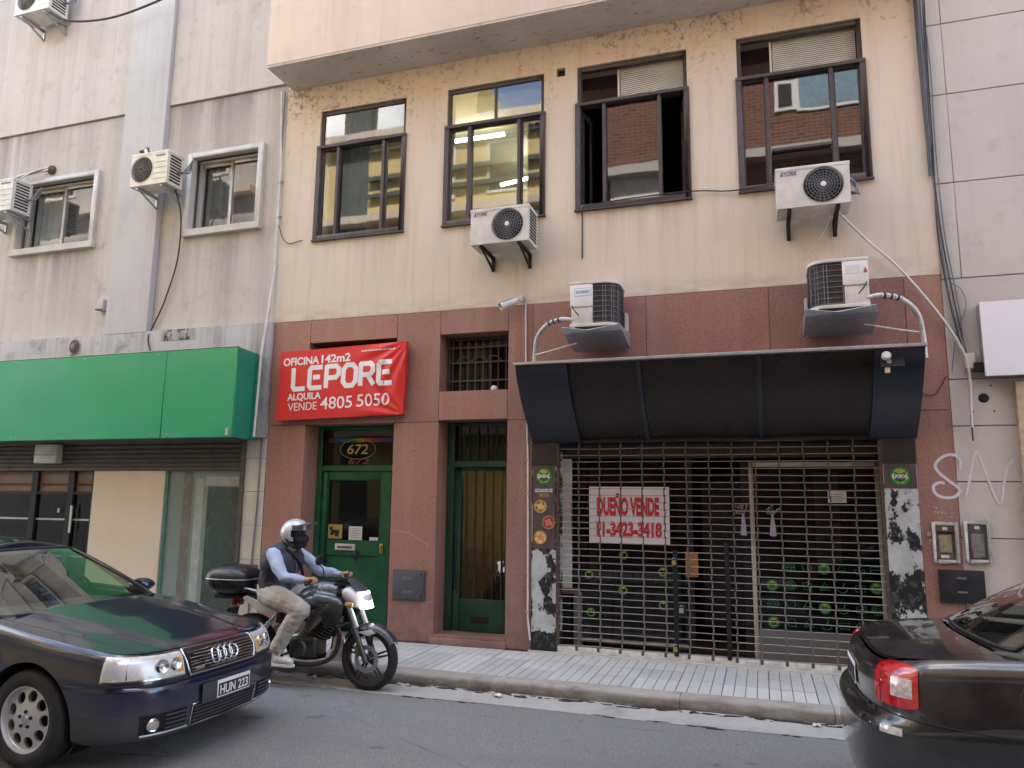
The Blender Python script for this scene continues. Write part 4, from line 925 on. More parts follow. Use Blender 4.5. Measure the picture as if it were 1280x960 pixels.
# ================================================================== black curved awning box over the shutter
AX0, AX1 = -2.485, 1.475
prof = [(z, y) for z, y in ((3.10, -.70), (2.98, -.655), (2.86, -.575), (2.70, -.445), (2.55, -.30), (2.43, -.165), (2.34, -.055), (2.315, -.02))]
pc = cat([(0, y, z) for z, y in prof], 4)
t = thing('shop_awning', 'black curved box awning with smoked panels above the rolling grille', 'awning', (-.5, 0, 2.31))
def curved(x0, x1, off, name, m, thick=.02):
    q = MB(); a = []; b = []
    for i, p in enumerate(pc):
        tg = (pc[min(i+1, len(pc)-1)]-pc[max(i-1, 0)]).normalized(); nn = Vector((0, -tg.z, tg.y)).normalized()
        if nn.y > 0: nn = -nn
        a.append(p+nn*off); b.append(p+nn*(off-thick))
    ring = a+b[::-1]; q.prism([(x0, p.y, p.z) for p in ring], (x1-x0, 0, 0)); return q.build(name, m, t, smooth=35)
curved(AX0, -1.95, .012, 'end_frame', X['navy'], .03); curved(1.085, AX1, .012, 'end_frame', X['navy'], .03)
curved(-1.95, -1.915, .018, 'mullion', X['navy'], .05); curved(1.05, 1.085, .018, 'mullion', X['navy'], .05)
for a, b in ((-1.915, -1.18), (-1.14, 0.0), (.04, 1.05)): curved(a, b, -.035, 'smoked_panel', X['smoked'], .008)
curved(-1.18, -1.14, .0, 'mullion', X['navy'], .04); curved(0.0, .04, .0, 'mullion', X['navy'], .04)
for xx in (AX0+.001, AX1-.011):
    q = MB().prism([(xx, min(p.y+.04, -.001), p.z-.006) for p in pc]+[(xx, 0.0, 2.32), (xx, .0, 3.09)], (.01, 0, 0)); q.build('cheek', X['navy'], t)
q = MB(); q.prism([(AX0-.02, -.735, 3.095), (AX0-.02, -.735, 3.125), (AX0-.02, -.2, 3.16), (AX0-.02, .0, 3.17), (AX0-.02, .0, 3.10)], (AX1-AX0+.04, 0, 0)); q.build('top_flashing', X['steel'], t, bevel=.004, segs=1)
MB().box(-1.915, 1.05, -.64, -.60, 3.05, 3.09).build('tube_housing', X['black'], t)
MB().box(AX0+.03, AX1-.03, .0, .3, 2.32, 3.0).build('back_box', X['dark'], t)
MB().box(AX0, AX1, -.02, .30, 2.305, 2.318).build('bottom_rail', X['navy'], t)
# motor niche at the right end
q = MB(); q.obox((1.20, -.672, 2.99), (.10, 0, 0), (0, -.012, .0045), (0, .028, .075)); q.build('niche', X['dark'], t)
q = MB(); q.lathe([(0, .05), (.03, .05), (.042, .03), (.042, 0)], (1.15, -.68, 3.02), (0, -1, .2), 16); q.build('motor_cap', X['dirty_white'], t, smooth=40)
q = MB(); q.lathe([(0, .035), (.022, .035), (.024, 0)], (1.17, -.68, 2.96), (0, -1, .2), 12); q.build('motor_shaft', X['greycable'], t, smooth=40)
q = MB().box(1.135, 1.175, -.70, -.66, 2.865, 2.915); q.build('tag', X['beige'], t)

# ================================================================== rolling grille, posts, shop behind
t = thing('rolling_grille', 'closed steel rolling grille of thin rods across the empty shop', 'shutter', (-.53, 0, 0))
GY = .03; gx0, gx1 = -2.195, 1.135
nr = 31; dz = 2.225/(nr-1); first = None
for k in range(nr):
    zz = .085+k*dz; q = MB()
    pts = [(gx0+(gx1-gx0)*i/8, GY+rng.normal(0, .002), zz+(rng.normal(0, .0025) if 0 < i < 8 else 0)) for i in range(9)]
    q.tube(pts, .0043, 5).build('rod', X['rod'], t)
sx = MB(); sx.box(-.011, .011, -.009, -.006, -dz/2-.012, dz/2+.012); sx.box(-.013, .013, -.011, -.0055, -.014, .014)
sx.v = [(a+gx0, b+GY, c) for a, b, c in sx.v]
nc = 14
for k in range(nc+1):
    q = MB(); xx = .002+(gx1-gx0-.004)*k/nc
    for j in range(nr-1):
        zz = .085+(j+.5)*dz; o = .004 if j % 2 else -.004
        q.box(gx0+xx-.007+o, gx0+xx+.007+o, GY-.0115, GY-.0065, zz-dz/2-.012, zz+dz/2+.012)
    q.build('link_strap', X['strap'], t)
MB().box(gx0, gx1, GY-.03, GY+.03, .012, .075).build('bottom_bar', simple('worn_cream_paint', (.62, .59, .54), .6, .1, .25, 12), t, bevel=.006)
for k in range(13): MB().box(gx0+.2+k*.24, gx0+.23+k*.24, GY-.033, GY-.0305, .04, .085).build('rust_stain', X['rust'], t)
for xx in (gx0-.012, gx1+.012): MB().box(xx-.018, xx+.018, GY-.025, GY+.06, .0, 2.30).build('guide_rail', X['rust'], t)
for xx, z1 in ((-.905, 1.14), (-.372, 1.24)): MB().box(xx-.022, xx+.022, GY-.045, GY-.013, .06, z1).build('lock_post', X['black'], t, bevel=.004)
MB().box(-.885, -.80, GY-.05, GY-.013, .47, .60).build('lock_case', X['black'], t, bevel=.006)
for xx, zz, lab in ((-.912, 1.02, 'brass padlock high on the left lock post of the grille'), (-.915, .14, 'brass padlock near the ground on the left lock post of the grille'), (-.845, .535, 'silver lock barrel hanging on the lock case of the grille')):
    p = thing('padlock', lab, 'padlock', (xx, GY-.06, zz), 'padlocks on the grille')
    MB().box(xx-.022, xx+.022, GY-.075, GY-.05, zz-.03, zz+.02).build('lock_body', bpy.data.materials['brass'] if zz != .535 else X['steel'], p, bevel=.006)
    MB().tube(arc((xx, GY-.062, zz+.03), .015, 0, 180, 8), .004, 6).build('shackle', X['steel'], p, smooth=60)
MB().box(-2.52, 1.48, -.05, .32, -.008, .012).build('threshold', concrete('shop_threshold', (.45, .44, .42), (.52, .51, .49), (.2, .2, .19)), B)
# posts each side: black boards, posters, peeling paint
for xa, xb, zp, zb in ((-2.498, -2.215, 1.115, 2.045), (1.158, 1.458, 1.81, 2.055)):
    MB().box(xa, xb, -.006, .30, .004, 2.31).build('shop_post', X['peelw'] if xa < 0 else X['peelr'], B, bevel=.003, segs=1)
    MB().box(xa-.001, xb+.001, -.012, -.0065, zb, 2.30).build('black_board', X['boardblack'], B)
logo_g = simple('logo_dark_green', (.012, .085, .035), .5, 0, .1); logo_y = simple('logo_lime', (.38, .48, .06), .5); logo_y2 = simple('logo_leaf', (.10, .34, .06), .5)
def logo(parent, x, y, z, r, word=True, dark=True):
    """round green badge: leafy fruit ring with a white wordmark across it"""
    if dark: MB().lathe([(0, .002), (r, .002), (r, 0)], (x, y, z), (0, -1, 0), 28).build('badge', logo_g, parent)
    q = MB(); q2 = MB(); yy = y-.0035
    for k in range(16):                                 # leaf ring
        a = 2*math.pi*k/16; c = Vector((x+.62*r*math.cos(a), yy, z+.62*r*math.sin(a))); d = Vector((math.cos(a+.9), 0, math.sin(a+.9))); e = Vector((-d.z, 0, d.x))
        (q if k % 2 else q2).prism([c-d*.2*r, c+e*.085*r, c+d*.2*r, c-e*.085*r], (0, .0012, 0))
    for k in range(5):                                  # crown of leaves
        a = math.pi*(.22+.14*k); c = Vector((x, yy-.0003, z+.22*r)); d = Vector((math.cos(a), 0, math.sin(a))); e = Vector((-d.z, 0, d.x))
        q.prism([c, c+d*.32*r+e*.1*r, c+d*.62*r, c+d*.32*r-e*.1*r], (0, .0012, 0))
    q.build('leaf_print', logo_y, parent, weld=False); q2.build('leaf_print', logo_y2, parent, weld=False)
    q = MB(); q.tube([(x+.83*r*math.cos(a), yy, z+.83*r*math.sin(a)) for a in np.linspace(0, 6.283, 29)], .018*r, 4); q.build('ring_print', logo_y2, parent)
    if word: text('ELPORTAL', 'lettering', X['white_ink'], parent, (x, yy-.0016, z-.18*r), .36*r, 1.36*r, .03)
ps = tag(MB().box(-2.487, -2.223, -.011, -.0062, 1.117, 2.043).build('poster', simple('plum_poster', (.085, .055, .062), .45, 0, .25, 5)), 'tall dark juice poster with three round fruit pictures left of the grille', 'poster')
logo(ps, -2.355, -.0112, 1.926, .108)
text('LICUADOS DE', 'lettering', X['white_ink'], ps, (-2.355, -.0125, 1.745), .040, .205, .02); text('FRUTA', 'lettering', X['yellow_ink'], ps, (-2.348, -.0125, 1.690), .042, .115, .03)
for cx, cz, cols in ((-2.395, 1.586, ((.50, .26, .06), (.62, .48, .20), (.36, .10, .03))), (-2.298, 1.41, ((.38, .06, .05), (.55, .20, .16), (.30, .02, .05))), (-2.395, 1.24, ((.62, .34, .08), (.62, .22, .08), (.70, .52, .28)))):
    MB().lathe([(0, .0015), (.073, .0015), (.074, 0)], (cx, -.0112, cz), (0, -1, 0), 24).build('round_picture', simple('fruit_base_%d' % int(cz*100), cols[0], .5, 0, .5, 25), ps)
    MB().tube([(cx+.072*math.cos(a), -.013, cz+.072*math.sin(a)) for a in np.linspace(0, 6.283, 25)], .004, 4).build('picture_rim', X['yellow_ink'], ps)
    for k in range(9):
        a = k*.698; rr = .043 if k % 2 else .025; pr = .012+.010*rng.random()
        MB().lathe([(0, .0012+.0001*k), (pr, .0012+.0001*k), (pr, 0)], (cx+rr*math.cos(a), -.0128, cz+rr*math.sin(a)), (0, -1, 0), 10).build('fruit_print', simple('fruit_%d_%d' % (int(cz*100), k), cols[1+k % 2], .5, 0, .3, 40), ps)
ps = tag(MB().box(1.163, 1.453, -.011, -.0062, 1.812, 2.053).build('poster', bpy.data.materials['plum_poster']), 'small square dark poster with round green badge right of the grille', 'poster')
logo(ps, 1.305, -.0112, 1.93, .105)
# shop front behind the grille
SF = thing('empty_shop', 'glazed front of the empty shop behind the rolling grille', 'shop', (-.5, .36, 0))
y = .36; frm = simple('cream_frame', (.44, .39, .32), .5, 0, .12)
q = MB(); q.box(-.13, -.085, y, y+.05, .02, 2.09); q.box(1.13, 1.17, y, y+.05, .02, 2.09); q.box(-.085, 1.13, y, y+.05, 2.045, 2.09); q.build('door_frame', frm, SF, bevel=.004, segs=1)
MB().box(-.084, 1.129, y+.02, y+.026, .32, 2.044).build('pane', X['glassd'], SF); MB().box(-.084, 1.129, y+.005, y+.03, .02, .32).build('kick_panel', simple('grey_panel', (.16, .16, .155), .5), SF)
MB().box(-2.30, -2.12, y-.02, y+.03, .66, 2.14).build('white_post', X['white_paint'], SF); MB().box(-2.30, -2.02, y-.06, y+.06, .60, .66).build('post_foot', simple('brown_board', (.17, .11, .08), .7), SF)
MB().box(-2.30, -2.14, y-.01, y+.03, .02, .60).build('lower_panel', X['black'], SF); MB().box(-2.10, -2.00, y, y+.04, .02, .62).build('lower_panel', bpy.data.materials['grey_panel'], SF)
MB().box(-2.12, -.80, y+.02, y+.026, .10, 2.12).build('pane', X['glassd'], SF); MB().box(-1.92, -1.83, y+.04, y+.07, .7, 2.05).build('inner_post', simple('grey_post', (.24, .23, .21), .7), SF)
MB().box(-.80, -.74, y, y+.05, .02, 2.14).build('door_post', X['black'], SF); MB().box(-.22, -.14, y+.01, y+.05, .02, 2.1).build('door_post', X['black'], SF)
MB().box(-2.3, 1.17, y, y+.04, 2.145, 2.30).build('header', simple('brown_header', (.07, .045, .035), .6), SF)
MB().box(-1.9, -.85, y+.05, y+.06, .55, .95).build('counter_board', simple('chalk_board', (.03, .05, .045), .6), SF)
MB().box(-1.9, -.85, y+.03, y+.06, .952, .965).build('shelf_edge', X['steel'], SF); MB().box(-2.0, -.82, y, y+.05, .08, .12).build('sill_rail', X['steel'], SF)
MB().box(-2.3, 1.17, y+.3, y+1.2, .0, .012).build('shop_floor', simple('brown_floor', (.13, .09, .06), .5), SF)
MB().box(-.70, -.25, y+.8, y+.83, .2, 1.9).build('back_door', simple('dark_back_door', (.04, .045, .045), .5), SF)
MB().box(.55, .80, y+.35, y+.40, 1.0, 2.0).build('inner_post', bpy.data.materials['grey_post'], SF)
MB().box(-2.0, 1.1, 1.6, 1.63, 1.9, 2.02).build('inner_beam', bpy.data.materials['brown_board'], SF)
tag(MB().box(-.825, -.69, y-.06, y-.03, .845, 1.11).build('wooden_box', simple('orange_wood', (.36, .14, .045), .5, 0, .2, 12), bevel=.006), 'small orange wooden box seen through the grille beside the lock post', 'box')
tag(MB().box(.665, .845, y+.008, y+.014, 1.665, 1.785).build('notice', X['paper']), 'small white printed notice on the right shop door glass', 'notice')
no = bpy.data.objects['notice.003'] if 'notice.003' in bpy.data.objects else None
for k in range(4): MB().box(.69, .82-.02*(k % 2), y+.005, y+.0075, 1.75-k*.022, 1.756-k*.022).build('print', bpy.data.materials['grey_print'], bpy.data.objects.get('notice.002') or None)
for k, (xx, zz) in enumerate(((-1.52, 1.05), (-1.08, .88), (-1.53, .66), (-1.08, .52), (-1.92, .82), (-1.90, .40), (.07, .79), (.59, .98), (1.08, .80), (.58, .58), (.07, .41))):
    e = bpy.data.objects.new('round_sticker', None); COL.objects.link(e); e.parent = SF; e.location = Vector((xx, y+.012, zz))-SF.location
    logo(e, xx, y+.014, zz, .062, False, k >= 6)
ic = simple('green_line_print', (.02, .20, .07), .5)
q_icons = [(.25, .98), (.42, .98), (.76, .98), (.93, .98), (1.08, .98), (.25, .79), (.42, .79), (.59, .79), (.76, .79), (.93, .79), (.07, .60), (.25, .60), (.42, .60), (.76, .58), (.93, .58), (1.08, .58), (.25, .41), (.42, .41), (.59, .41), (.76, .41), (.93, .41)]
for k, (xx, zz) in enumerate(q_icons):
    q = MB(); kk = k % 5; yy = y+.014
    if kk == 0:
        for s_ in (1, .55): q.tube([(xx+.055*s_*math.cos(a), yy, zz+.045*s_*math.sin(a)) for a in np.linspace(0, 6.283, 19)], .0035, 4)
        q.tube([(xx-.055, yy, zz), (xx+.055, yy, zz)], .0035, 4)
    elif kk == 1: q.tube([(xx-.05, yy, zz+.04), (xx-.03, yy, zz-.03), (xx+.05, yy, zz-.04)], .004, 4); q.tube(arc((xx, yy, zz), .045, -40, 130, 10), .0035, 4)
    elif kk == 2: q.tube([(xx-.05, yy, zz-.03), (xx, yy, zz+.05), (xx+.05, yy, zz-.03), (xx-.05, yy, zz-.03)], .0035, 4); q.tube([(xx-.03, yy, zz-.015), (xx+.03, yy, zz-.015)], .0035, 4)
    elif kk == 3: q.tube(arc((xx, yy, zz), .05, 180, 360, 10)+[Vector((xx-.05, yy, zz))], .0035, 4); q.tube([(xx, yy, zz), (xx+.02, yy, zz+.05)], .004, 4)
    else: q.tube([(xx-.045, yy, zz-.03), (xx+.045, yy, zz-.03), (xx+.045, yy, zz+.03), (xx-.045, yy, zz+.03), (xx-.045, yy, zz-.03)], .0035, 4); q.tube([(xx-.04, yy, zz), (xx+.04, yy, zz+.005)], .0035, 4)
    q.build('icon_print', ic, SF)
for xx in (-.20, .10):       # dried posies hanging inside the glass
    p = thing('dried_posy', 'pale dried posy hanging %s the cream door frame behind the grille' % ('left of' if xx < 0 else 'just right of'), 'flowers', (xx, .3, 1.3), 'dried posies inside the shop door')
    q = MB(); q.lathe([(.0, 0), (.035, .01), (.026, .12), (.012, .22), (.02, .24)], (xx, .29, 1.30), (0, 0, 1), 9); q.build('wrapping', simple('lilac_paper', (.36, .34, .40), .8) if xx < 0 else bpy.data.materials['lilac_paper'], p, smooth=50)
    q = MB()
    for k in range(16):
        a = rng.uniform(0, 6.28); rr = rng.uniform(.02, .10); c = Vector((xx+rr*math.cos(a), .29, 1.58+rr*.6*math.sin(a))); q.lathe([(0, -.012), (.014, 0), (0, .012)], c, (rng.normal(), rng.normal(), 1), 6)
        q.tube([(xx, .29, 1.52), c], .002, 4)
    q.build('flowers', simple('dry_flower', (.25, .18, .13), .9) if xx < 0 else bpy.data.materials['dry_flower'], p)
t = thing('sale_sign', 'white sign reading DUEÑO VENDE with phone number hung behind the grille', 'sign', (-1.425, .2, 1.19))
MB().box(-1.875, -.975, .197, .203, 1.19, 1.815).build('board', simple('sign_white', (.66, .62, .63), .6, 0, .04, 3), t)
text('DUEÑO VENDE', 'lettering', X['red_ink'], t, (-1.435, .1955, 1.49), .255, .70, .05); text('11-3423-3418', 'lettering', X['red_ink'], t, (-1.425, .1955, 1.255), .175, .73, .05)

# ================================================================== small fittings
t = thing('security_camera', 'small white bullet camera on the wall where plaster meets granite', 'camera', (-2.70, 0, 3.97))
q = MB(); d = Vector((-.72, -.55, -.42)).normalized(); c = Vector((-2.755, -.15, 3.955))
q.lathe([(0, -.10), (.04, -.10), (.045, -.08), (.045, .08), (.05, .085), (.05, .12), (.04, .12), (.037, .10), (0, .10)], c, d, 18); q.build('camera_body', X['white_paint'], t, smooth=40)
MB().lathe([(0, .102), (.036, .101)], c, d, 16).build('lens', X['black'], t)
q = MB(); sidev = d.cross(Vector((0, 0, 1))).normalized(); q.obox(c+Vector((0, 0, .05))+d*.035, d*.115, sidev*.046, Vector((0, 0, .004))); q.build('sun_shield', X['white_paint'], t)
q = MB(); q.tube([c-d*.03, c-d*.06+Vector((0, .04, .03)), (-2.64, -.0, 4.04)], .012, 8); q.lathe([(0, .02), (.035, .02), (.038, 0)], (-2.64, 0, 4.04), (0, -1, 0), 14); q.build('wall_mount', X['dirty_white'], t, smooth=40)
MB().tube(cat([(-2.63, -.02, 4.05), (-2.60, -.02, 4.02), (-2.595, -.015, 3.9)], 4), .006, 5).build('camera_cable', X['greycable'], t)
def run(name, lab, pts, r, m, cat_='cable', smooth_n=4, group=None):
    p = cat(pts, smooth_n) if smooth_n else pts
    o = MB().tube(p, r, 7).build(name, m, smooth=60); tag(o, lab, cat_, group); return o
t = thing('conduit', 'thin white conduit running down the granite beside the grille', 'conduit', (-2.55, 0, 0))
MB().tube([(-2.59, -.012, 3.97), (-2.58, -.012, 3.3), (-2.55, -.012, 2.2), (-2.54, -.012, 1.1), (-2.535, -.012, .35), (-2.50, -.03, .12)], .011, 8).build('pipe', X['conduit'], t, smooth=60)
for zz, xx in ((3.0, -2.57), (2.12, -2.55), (1.73, -2.545), (.42, -2.535)): MB().box(xx-.03, xx+.016, -.026, .001, zz-.008, zz+.008).build('clip', X['steel'], t)
t = thing('conduit', 'pale conduit down the seam between the grey and the cream buildings', 'conduit', (-6.2, 0, 2.4))
MB().tube([(-6.20, -.045, 7.29), (-6.14, -.045, 6.15), (-6.14, -.045, 4.77), (-6.17, -.06, 4.0)], .014, 8).build('pipe', X['conduit'], t, smooth=60)
MB().tube([(-6.14, -.03, 4.77), (-6.165, -.10, 4.0), (-6.18, -.16, 3.5), (-6.185, -.2, 2.42)], .017, 8).build('pipe', X['conduit'], t, smooth=60)
MB().tube([(-6.155, -.03, 7.29), (-6.15, -.03, 5.3)], .009, 6).build('pipe', X['greycable'], t)
for zz in (5.95, 5.45): MB().box(-6.17, -6.115, -.062, .0, zz-.012, zz+.012).build('clip', X['steel'], t)
MB().box(-6.20, -6.14, -.07, .0, 2.88, 3.03).build('junction_box', X['steel'], t, bevel=.004)
run('conduit', 'thin grey conduit on the cream tiled strip beside the shop', [(-6.20, -.012, 2.42), (-6.21, -.012, 1.5), (-6.24, -.012, .9), (-6.24, -.012, .02)], .011, X['greycable'], 'conduit', 0)
run('hanging_cable', 'short dark cable arching from the seam conduit onto the cream plaster', [(-6.13, -.03, 5.33), (-6.06, -.02, 5.14), (-5.95, -.02, 5.05), (-5.80, -.02, 5.07), (-5.76, .0, 5.08)], .006, X['cable'])
run('black_cable', 'black cable crossing the plaster between the right windows and hanging down', [(-1.90, -.015, 4.47), (-1.895, -.02, 4.9), (-1.88, -.05, 5.08), (-1.75, -.055, 5.10), (-1.2, -.055, 5.125), (-.6, -.04, 5.13), (-.2, -.035, 5.085), (.24, -.1, 5.08), (.27, -.2, 5.0)], .008, X['cable'])
run('drain_tube', 'white drain tube slanting from the right air conditioner to the junction box', [(.80, -.34, 4.66), (.88, -.25, 4.60), (1.15, -.10, 4.33), (1.40, -.07, 4.06), (1.72, -.06, 3.58), (1.93, -.05, 3.16), (1.97, -.05, 2.9), (1.96, -.05, 2.6), (1.955, -.05, 2.40)], .014, X['conduit'], 'tube')
run('cable_end', 'dark bare end of the drain tube pointing down on the grey wall', [(1.955, -.05, 2.405), (1.956, -.05, 2.27)], .008, X['cable'], 'cable', 0)
run('drain_tube', 'thin pale tube slanting left below the right air conditioner', [(.80, -.34, 4.66), (.74, -.18, 4.5), (.62, -.03, 4.36), (.50, -.01, 4.22)], .006, X['conduit'], 'tube')
run('drain_tube', 'thin pale tube hanging straight below the air conditioner under the second window', [(-2.70, -.3, 4.59), (-2.66, -.1, 4.45), (-2.62, -.012, 4.25), (-2.595, -.01, 3.98)], .005, X['conduit'], 'tube')
t = thing('junction_box', 'small junction box with loose wires beside the white panel', 'junction box', (1.98, 0, 2.95))
MB().box(1.945, 2.03, -.06, .012, 2.98, 3.13).build('box_body', X['dirty_white'], t, bevel=.006); MB().box(2.01, 2.10, -.09, -.03, 2.94, 3.03).build('connector', X['black'], t)
for k in range(4): MB().tube(cat([(2.09, -.06, 2.99), (2.13, -.08, 3.0+.01*k), (2.17+.02*k, -.13, 2.965+.015*k)], 4), .003, 4).build('wire', X['greycable'], t)
t = thing('cable_bundle', 'bundle of black cables down the seam at the right of the cream building', 'cables', (1.79, 0, 3))
MB().tube([(1.765, -.04, 7.29), (1.765, -.04, 6.4), (1.775, -.04, 5.35), (1.765, -.04, 5.0)], [.03, .028, .022, .014], 8).build('trunking', simple('dark_trunking', (.06, .06, .068), .5), t, smooth=60)
for k, (a, b, c, d_) in enumerate(((1.80, 1.79, 1.815, 1.87), (1.83, 1.80, 1.83, 1.90), (1.81, 1.84, 1.86, 1.93), (1.845, 1.815, 1.80, 1.86))):
    MB().tube(cat([(a, -.03-.004*k, 7.25), (b+.01, -.03, 6.2), (b, -.025, 5.3), (c, -.02, 4.4), (d_, -.02, 3.65), (1.97-.01*k, -.04, 3.12)], 5), .007, 6).build('cable', X['cable'] if k % 2 else X['greycable'], t, smooth=60)
MB().tube(cat([(1.87, -.02, 3.87), (1.97, -.015, 3.78), (2.0, -.015, 3.62), (1.92, -.015, 3.4), (1.87, -.015, 3.22), (1.83, -.01, 2.95)], 5), .005, 5).build('cable', X['greycable'], t)
MB().tube(cat([(1.50, -.02, 2.82), (1.58, -.012, 2.74), (1.68, -.012, 2.75), (1.78, -.012, 2.92)], 5), .005, 5).build('cable', X['cable'], t)
t = thing('street_cable', 'thick dark cable sagging from the top left unit along the grey building', 'cable', (-9, -.3, 9))
MB().tube(cat([(-10.35, -.40, 9.15), (-10.0, -.32, 8.98), (-9.3, -.26, 8.92), (-8.55, -.25, 8.99), (-7.75, -.3, 9.12), (-6.6, -.45, 9.4), (-5.0, -.75, 9.75)], 6), .017, 7).build('cable', X['cable'], t, smooth=60)
run('drain_hose', 'thin dark hose dropping from the ivory air conditioner to the green sign', [(-7.72, -.26, 5.94), (-7.72, -.12, 5.6), (-7.80, -.03, 5.0), (-7.98, -.02, 4.4), (-8.13, -.03, 4.05), (-8.15, -.09, 3.85), (-8.05, -.13, 3.62), (-8.02, -.3, 3.55)], .011, X['cable'], 'hose')
run('sign_cable', 'black cable lying along the upper edge of the green sign', [(-8.02, -.3, 3.555), (-8.5, -.35, 3.56), (-9.3, -.35, 3.555), (-10.5, -.35, 3.56)], .01, X['cable'])
t = thing('pipe_outlet', 'ragged pipe outlet with tape above the leftmost window', 'pipe', (-10.44, 0, 6.7))
q = MB(); q.lathe([(.08, 0), (.065, .03), (.04, .05), (0, .055)], (-10.44, .0, 6.71), (.1, -1, 0), 9); q.build('foam_plug', simple('brown_foam', (.10, .07, .05), .95, 0, .5, 30, bump=.8, bscale=40), t)
for k in range(3): MB().tube(cat([(-10.46, -.04, 6.70+.02*k), (-10.7, -.08-.02*k, 6.66), (-11.0, -.12, 6.62-.03*k), (-11.2, -.16, 6.45), (-11.15, -.2, 6.35-.05*k)], 5), .02-.004*k, 7).build('pipe', X['foil'] if k != 1 else X['greycable'], t, smooth=60)
t = thing('pipe_outlet', 'ragged dark foam outlet just above the ivory air conditioner', 'pipe', (-8.58, -.14, 6.62))
q = MB()
for k in range(14):
    c = Vector((-8.42+rng.normal(0, .03), -.17+rng.normal(0, .02), 6.62+rng.uniform(-.11, .10))); q.lathe([(0, -.03), (.03, 0), (0, .03)], c, (rng.normal(), rng.normal(), rng.normal()+.5), 6)
q.build('foam_plug', bpy.data.materials['brown_foam'], t); MB().tube(cat([(-8.38, -.2, 6.66), (-8.33, -.24, 6.56), (-8.34, -.26, 6.44)], 4), .022, 7).build('pipe', X['white_paint'], t, smooth=60)
t = thing('wall_bracket', 'small grey cable bracket on the left grey wall above the sign', 'bracket', (-9.1, 0, 4.4))
MB().box(-9.17, -9.07, -.06, .02, 4.33, 4.50).build('plate', X['grey_p'], t, bevel=.004); MB().box(-9.17, -9.07, -.10, -.06, 4.33, 4.345).build('lip', X['joint'], t)
t = thing('cable_coil', 'rusty coil of wire on the ledge above the green sign', 'wire', (-9.5, 0, 3.7))
for k in range(4): MB().tube([(-9.49+(.085-.012*k)*math.cos(a), -.1-.01*k, 3.80+(.10-.015*k)*math.sin(a)) for a in np.linspace(0, 6.283, 21)], .007, 5).build('loop', X['rust'], t)
MB().tube([(-9.5, -.02, 3.72), (-9.58, -.2, 3.6), (-9.6, -.35, 3.555)], .008, 5).build('tail', X['cable'], t)
MB().box(-7.93, -7.35, -.0795, -.0752, 3.80, 3.955).build('soot_stain', peel('soot_patch', (.42, .41, .40), (.03, .028, .026), .46, .52, 5), G)

for (x0, x1, z0, z1, lab, m) in ((1.552, 1.775, 1.105, 1.49, 'open meter box with tan board in the granite right of the grille', (.26, .21, .13)), (1.825, 2.045, 1.115, 1.505, 'grimy glazed meter box in the grey wall beside the black hatch', (.17, .165, .15))):
    t = thing('meter_box', lab, 'meter box', ((x0+x1)/2, 0, z0), 'meter boxes right of the shop')
    q = MB(); e = .03; q.box(x0, x0+e, -.022, .0, z0, z1); q.box(x1-e, x1, -.022, .0, z0, z1); q.box(x0+e, x1-e, -.022, .0, z1-e, z1); q.box(x0+e, x1-e, -.022, .0, z0, z0+e); q.build('frame', simple('grimy_frame_%d' % int(x0*100), (.42, .40, .37), .6, 0, .3, 16), t, bevel=.004, segs=1)
    MB().box(x0+e, x1-e, -.006, .0005, z0+e, z1-e).build('back_plate', simple('meter_dark_%d' % int(x0*100), tuple(v*.5 for v in m), .7, 0, .5, 14), t)
    MB().box(x0+.055, x1-.06, -.014, -.0065, z0+.10, z1-.12).build('inner_board', simple('meter_board_%d' % int(x0*100), m, .6, 0, .35, 18), t, bevel=.003)
    MB().box(x0+.06, x1-.09, -.018, -.0065, z0+.045, z0+.075).build('debris', X['dirty_white'] if x0 < 1.7 else X['greycable'], t, bevel=.005); MB().box((x0+x1)/2-.02, (x0+x1)/2+.02, -.016, -.0065, z1-.075, z1-.045).build('fuse', X['dirty_white'], t)
    if x0 < 1.7:
        MB().box(x0+.035, x1-.035, -.016, -.0065, z1-.105, z1-.09).build('rail', X['black'], t); MB().cyl((x0-.03, -.03, z0+.27), (x0-.03, .0, z0+.27), .022, 10).build('latch', X['steel'], t)
        MB().tube(cat([(x1-.05, -.012, z1-.1), (x1-.04, -.02, z0+.2), (x1-.05, -.012, z0+.08)], 4), .005, 5).build('wire', X['cable'], t)
    else: MB().box(x0+.06, x1-.06, -.019, -.0145, z0+.06, z0+.10).build('ledge', X['greycable'], t)
t = thing('service_hatch', 'black metal service hatch low on the wall under the meter boxes', 'hatch', (1.77, 0, .74))
MB().box(1.58, 1.965, -.03, .0, .735, 1.045).build('lid', simple('black_hatch', (.02, .02, .024), .5, .2, .3, 8), t, bevel=.006)
for zz in (.84, .97): MB().box(1.73, 1.81, -.036, -.0305, zz-.008, zz+.008).build('louvre', X['greycable'], t)
t = thing('service_hatch', 'slate grey metal hatch on the granite between the two green doors', 'hatch', (-4.01, 0, .48))
MB().box(-4.205, -3.815, -.03, .001, .485, .80).build('lid', bpy.data.materials['slate_grey_metal'], t, bevel=.008); MB().box(-4.225, -3.795, -.012, .001, .465, .82).build('frame', bpy.data.materials['slate_grey_metal'], t, bevel=.004)
for zz in (.565, .72):
    MB().box(-4.075, -3.955, -.034, -.0305, zz-.016, zz+.016).build('louvre', X['steel'], t); MB().box(-4.07, -3.96, -.037, -.0342, zz-.004, zz+.004).build('louvre', X['black'], t)
for xx, zz in ((-3.845, .52), (-3.845, .77)): MB().lathe([(0, .006), (.012, .006), (.014, 0)], (xx, -.03, zz), (0, -1, 0), 10).build('screw', X['black'], t)
t = thing('blank_sign', 'plain white sign panel fixed to the grey wall at the right edge', 'sign', (3, -.1, 2.9))
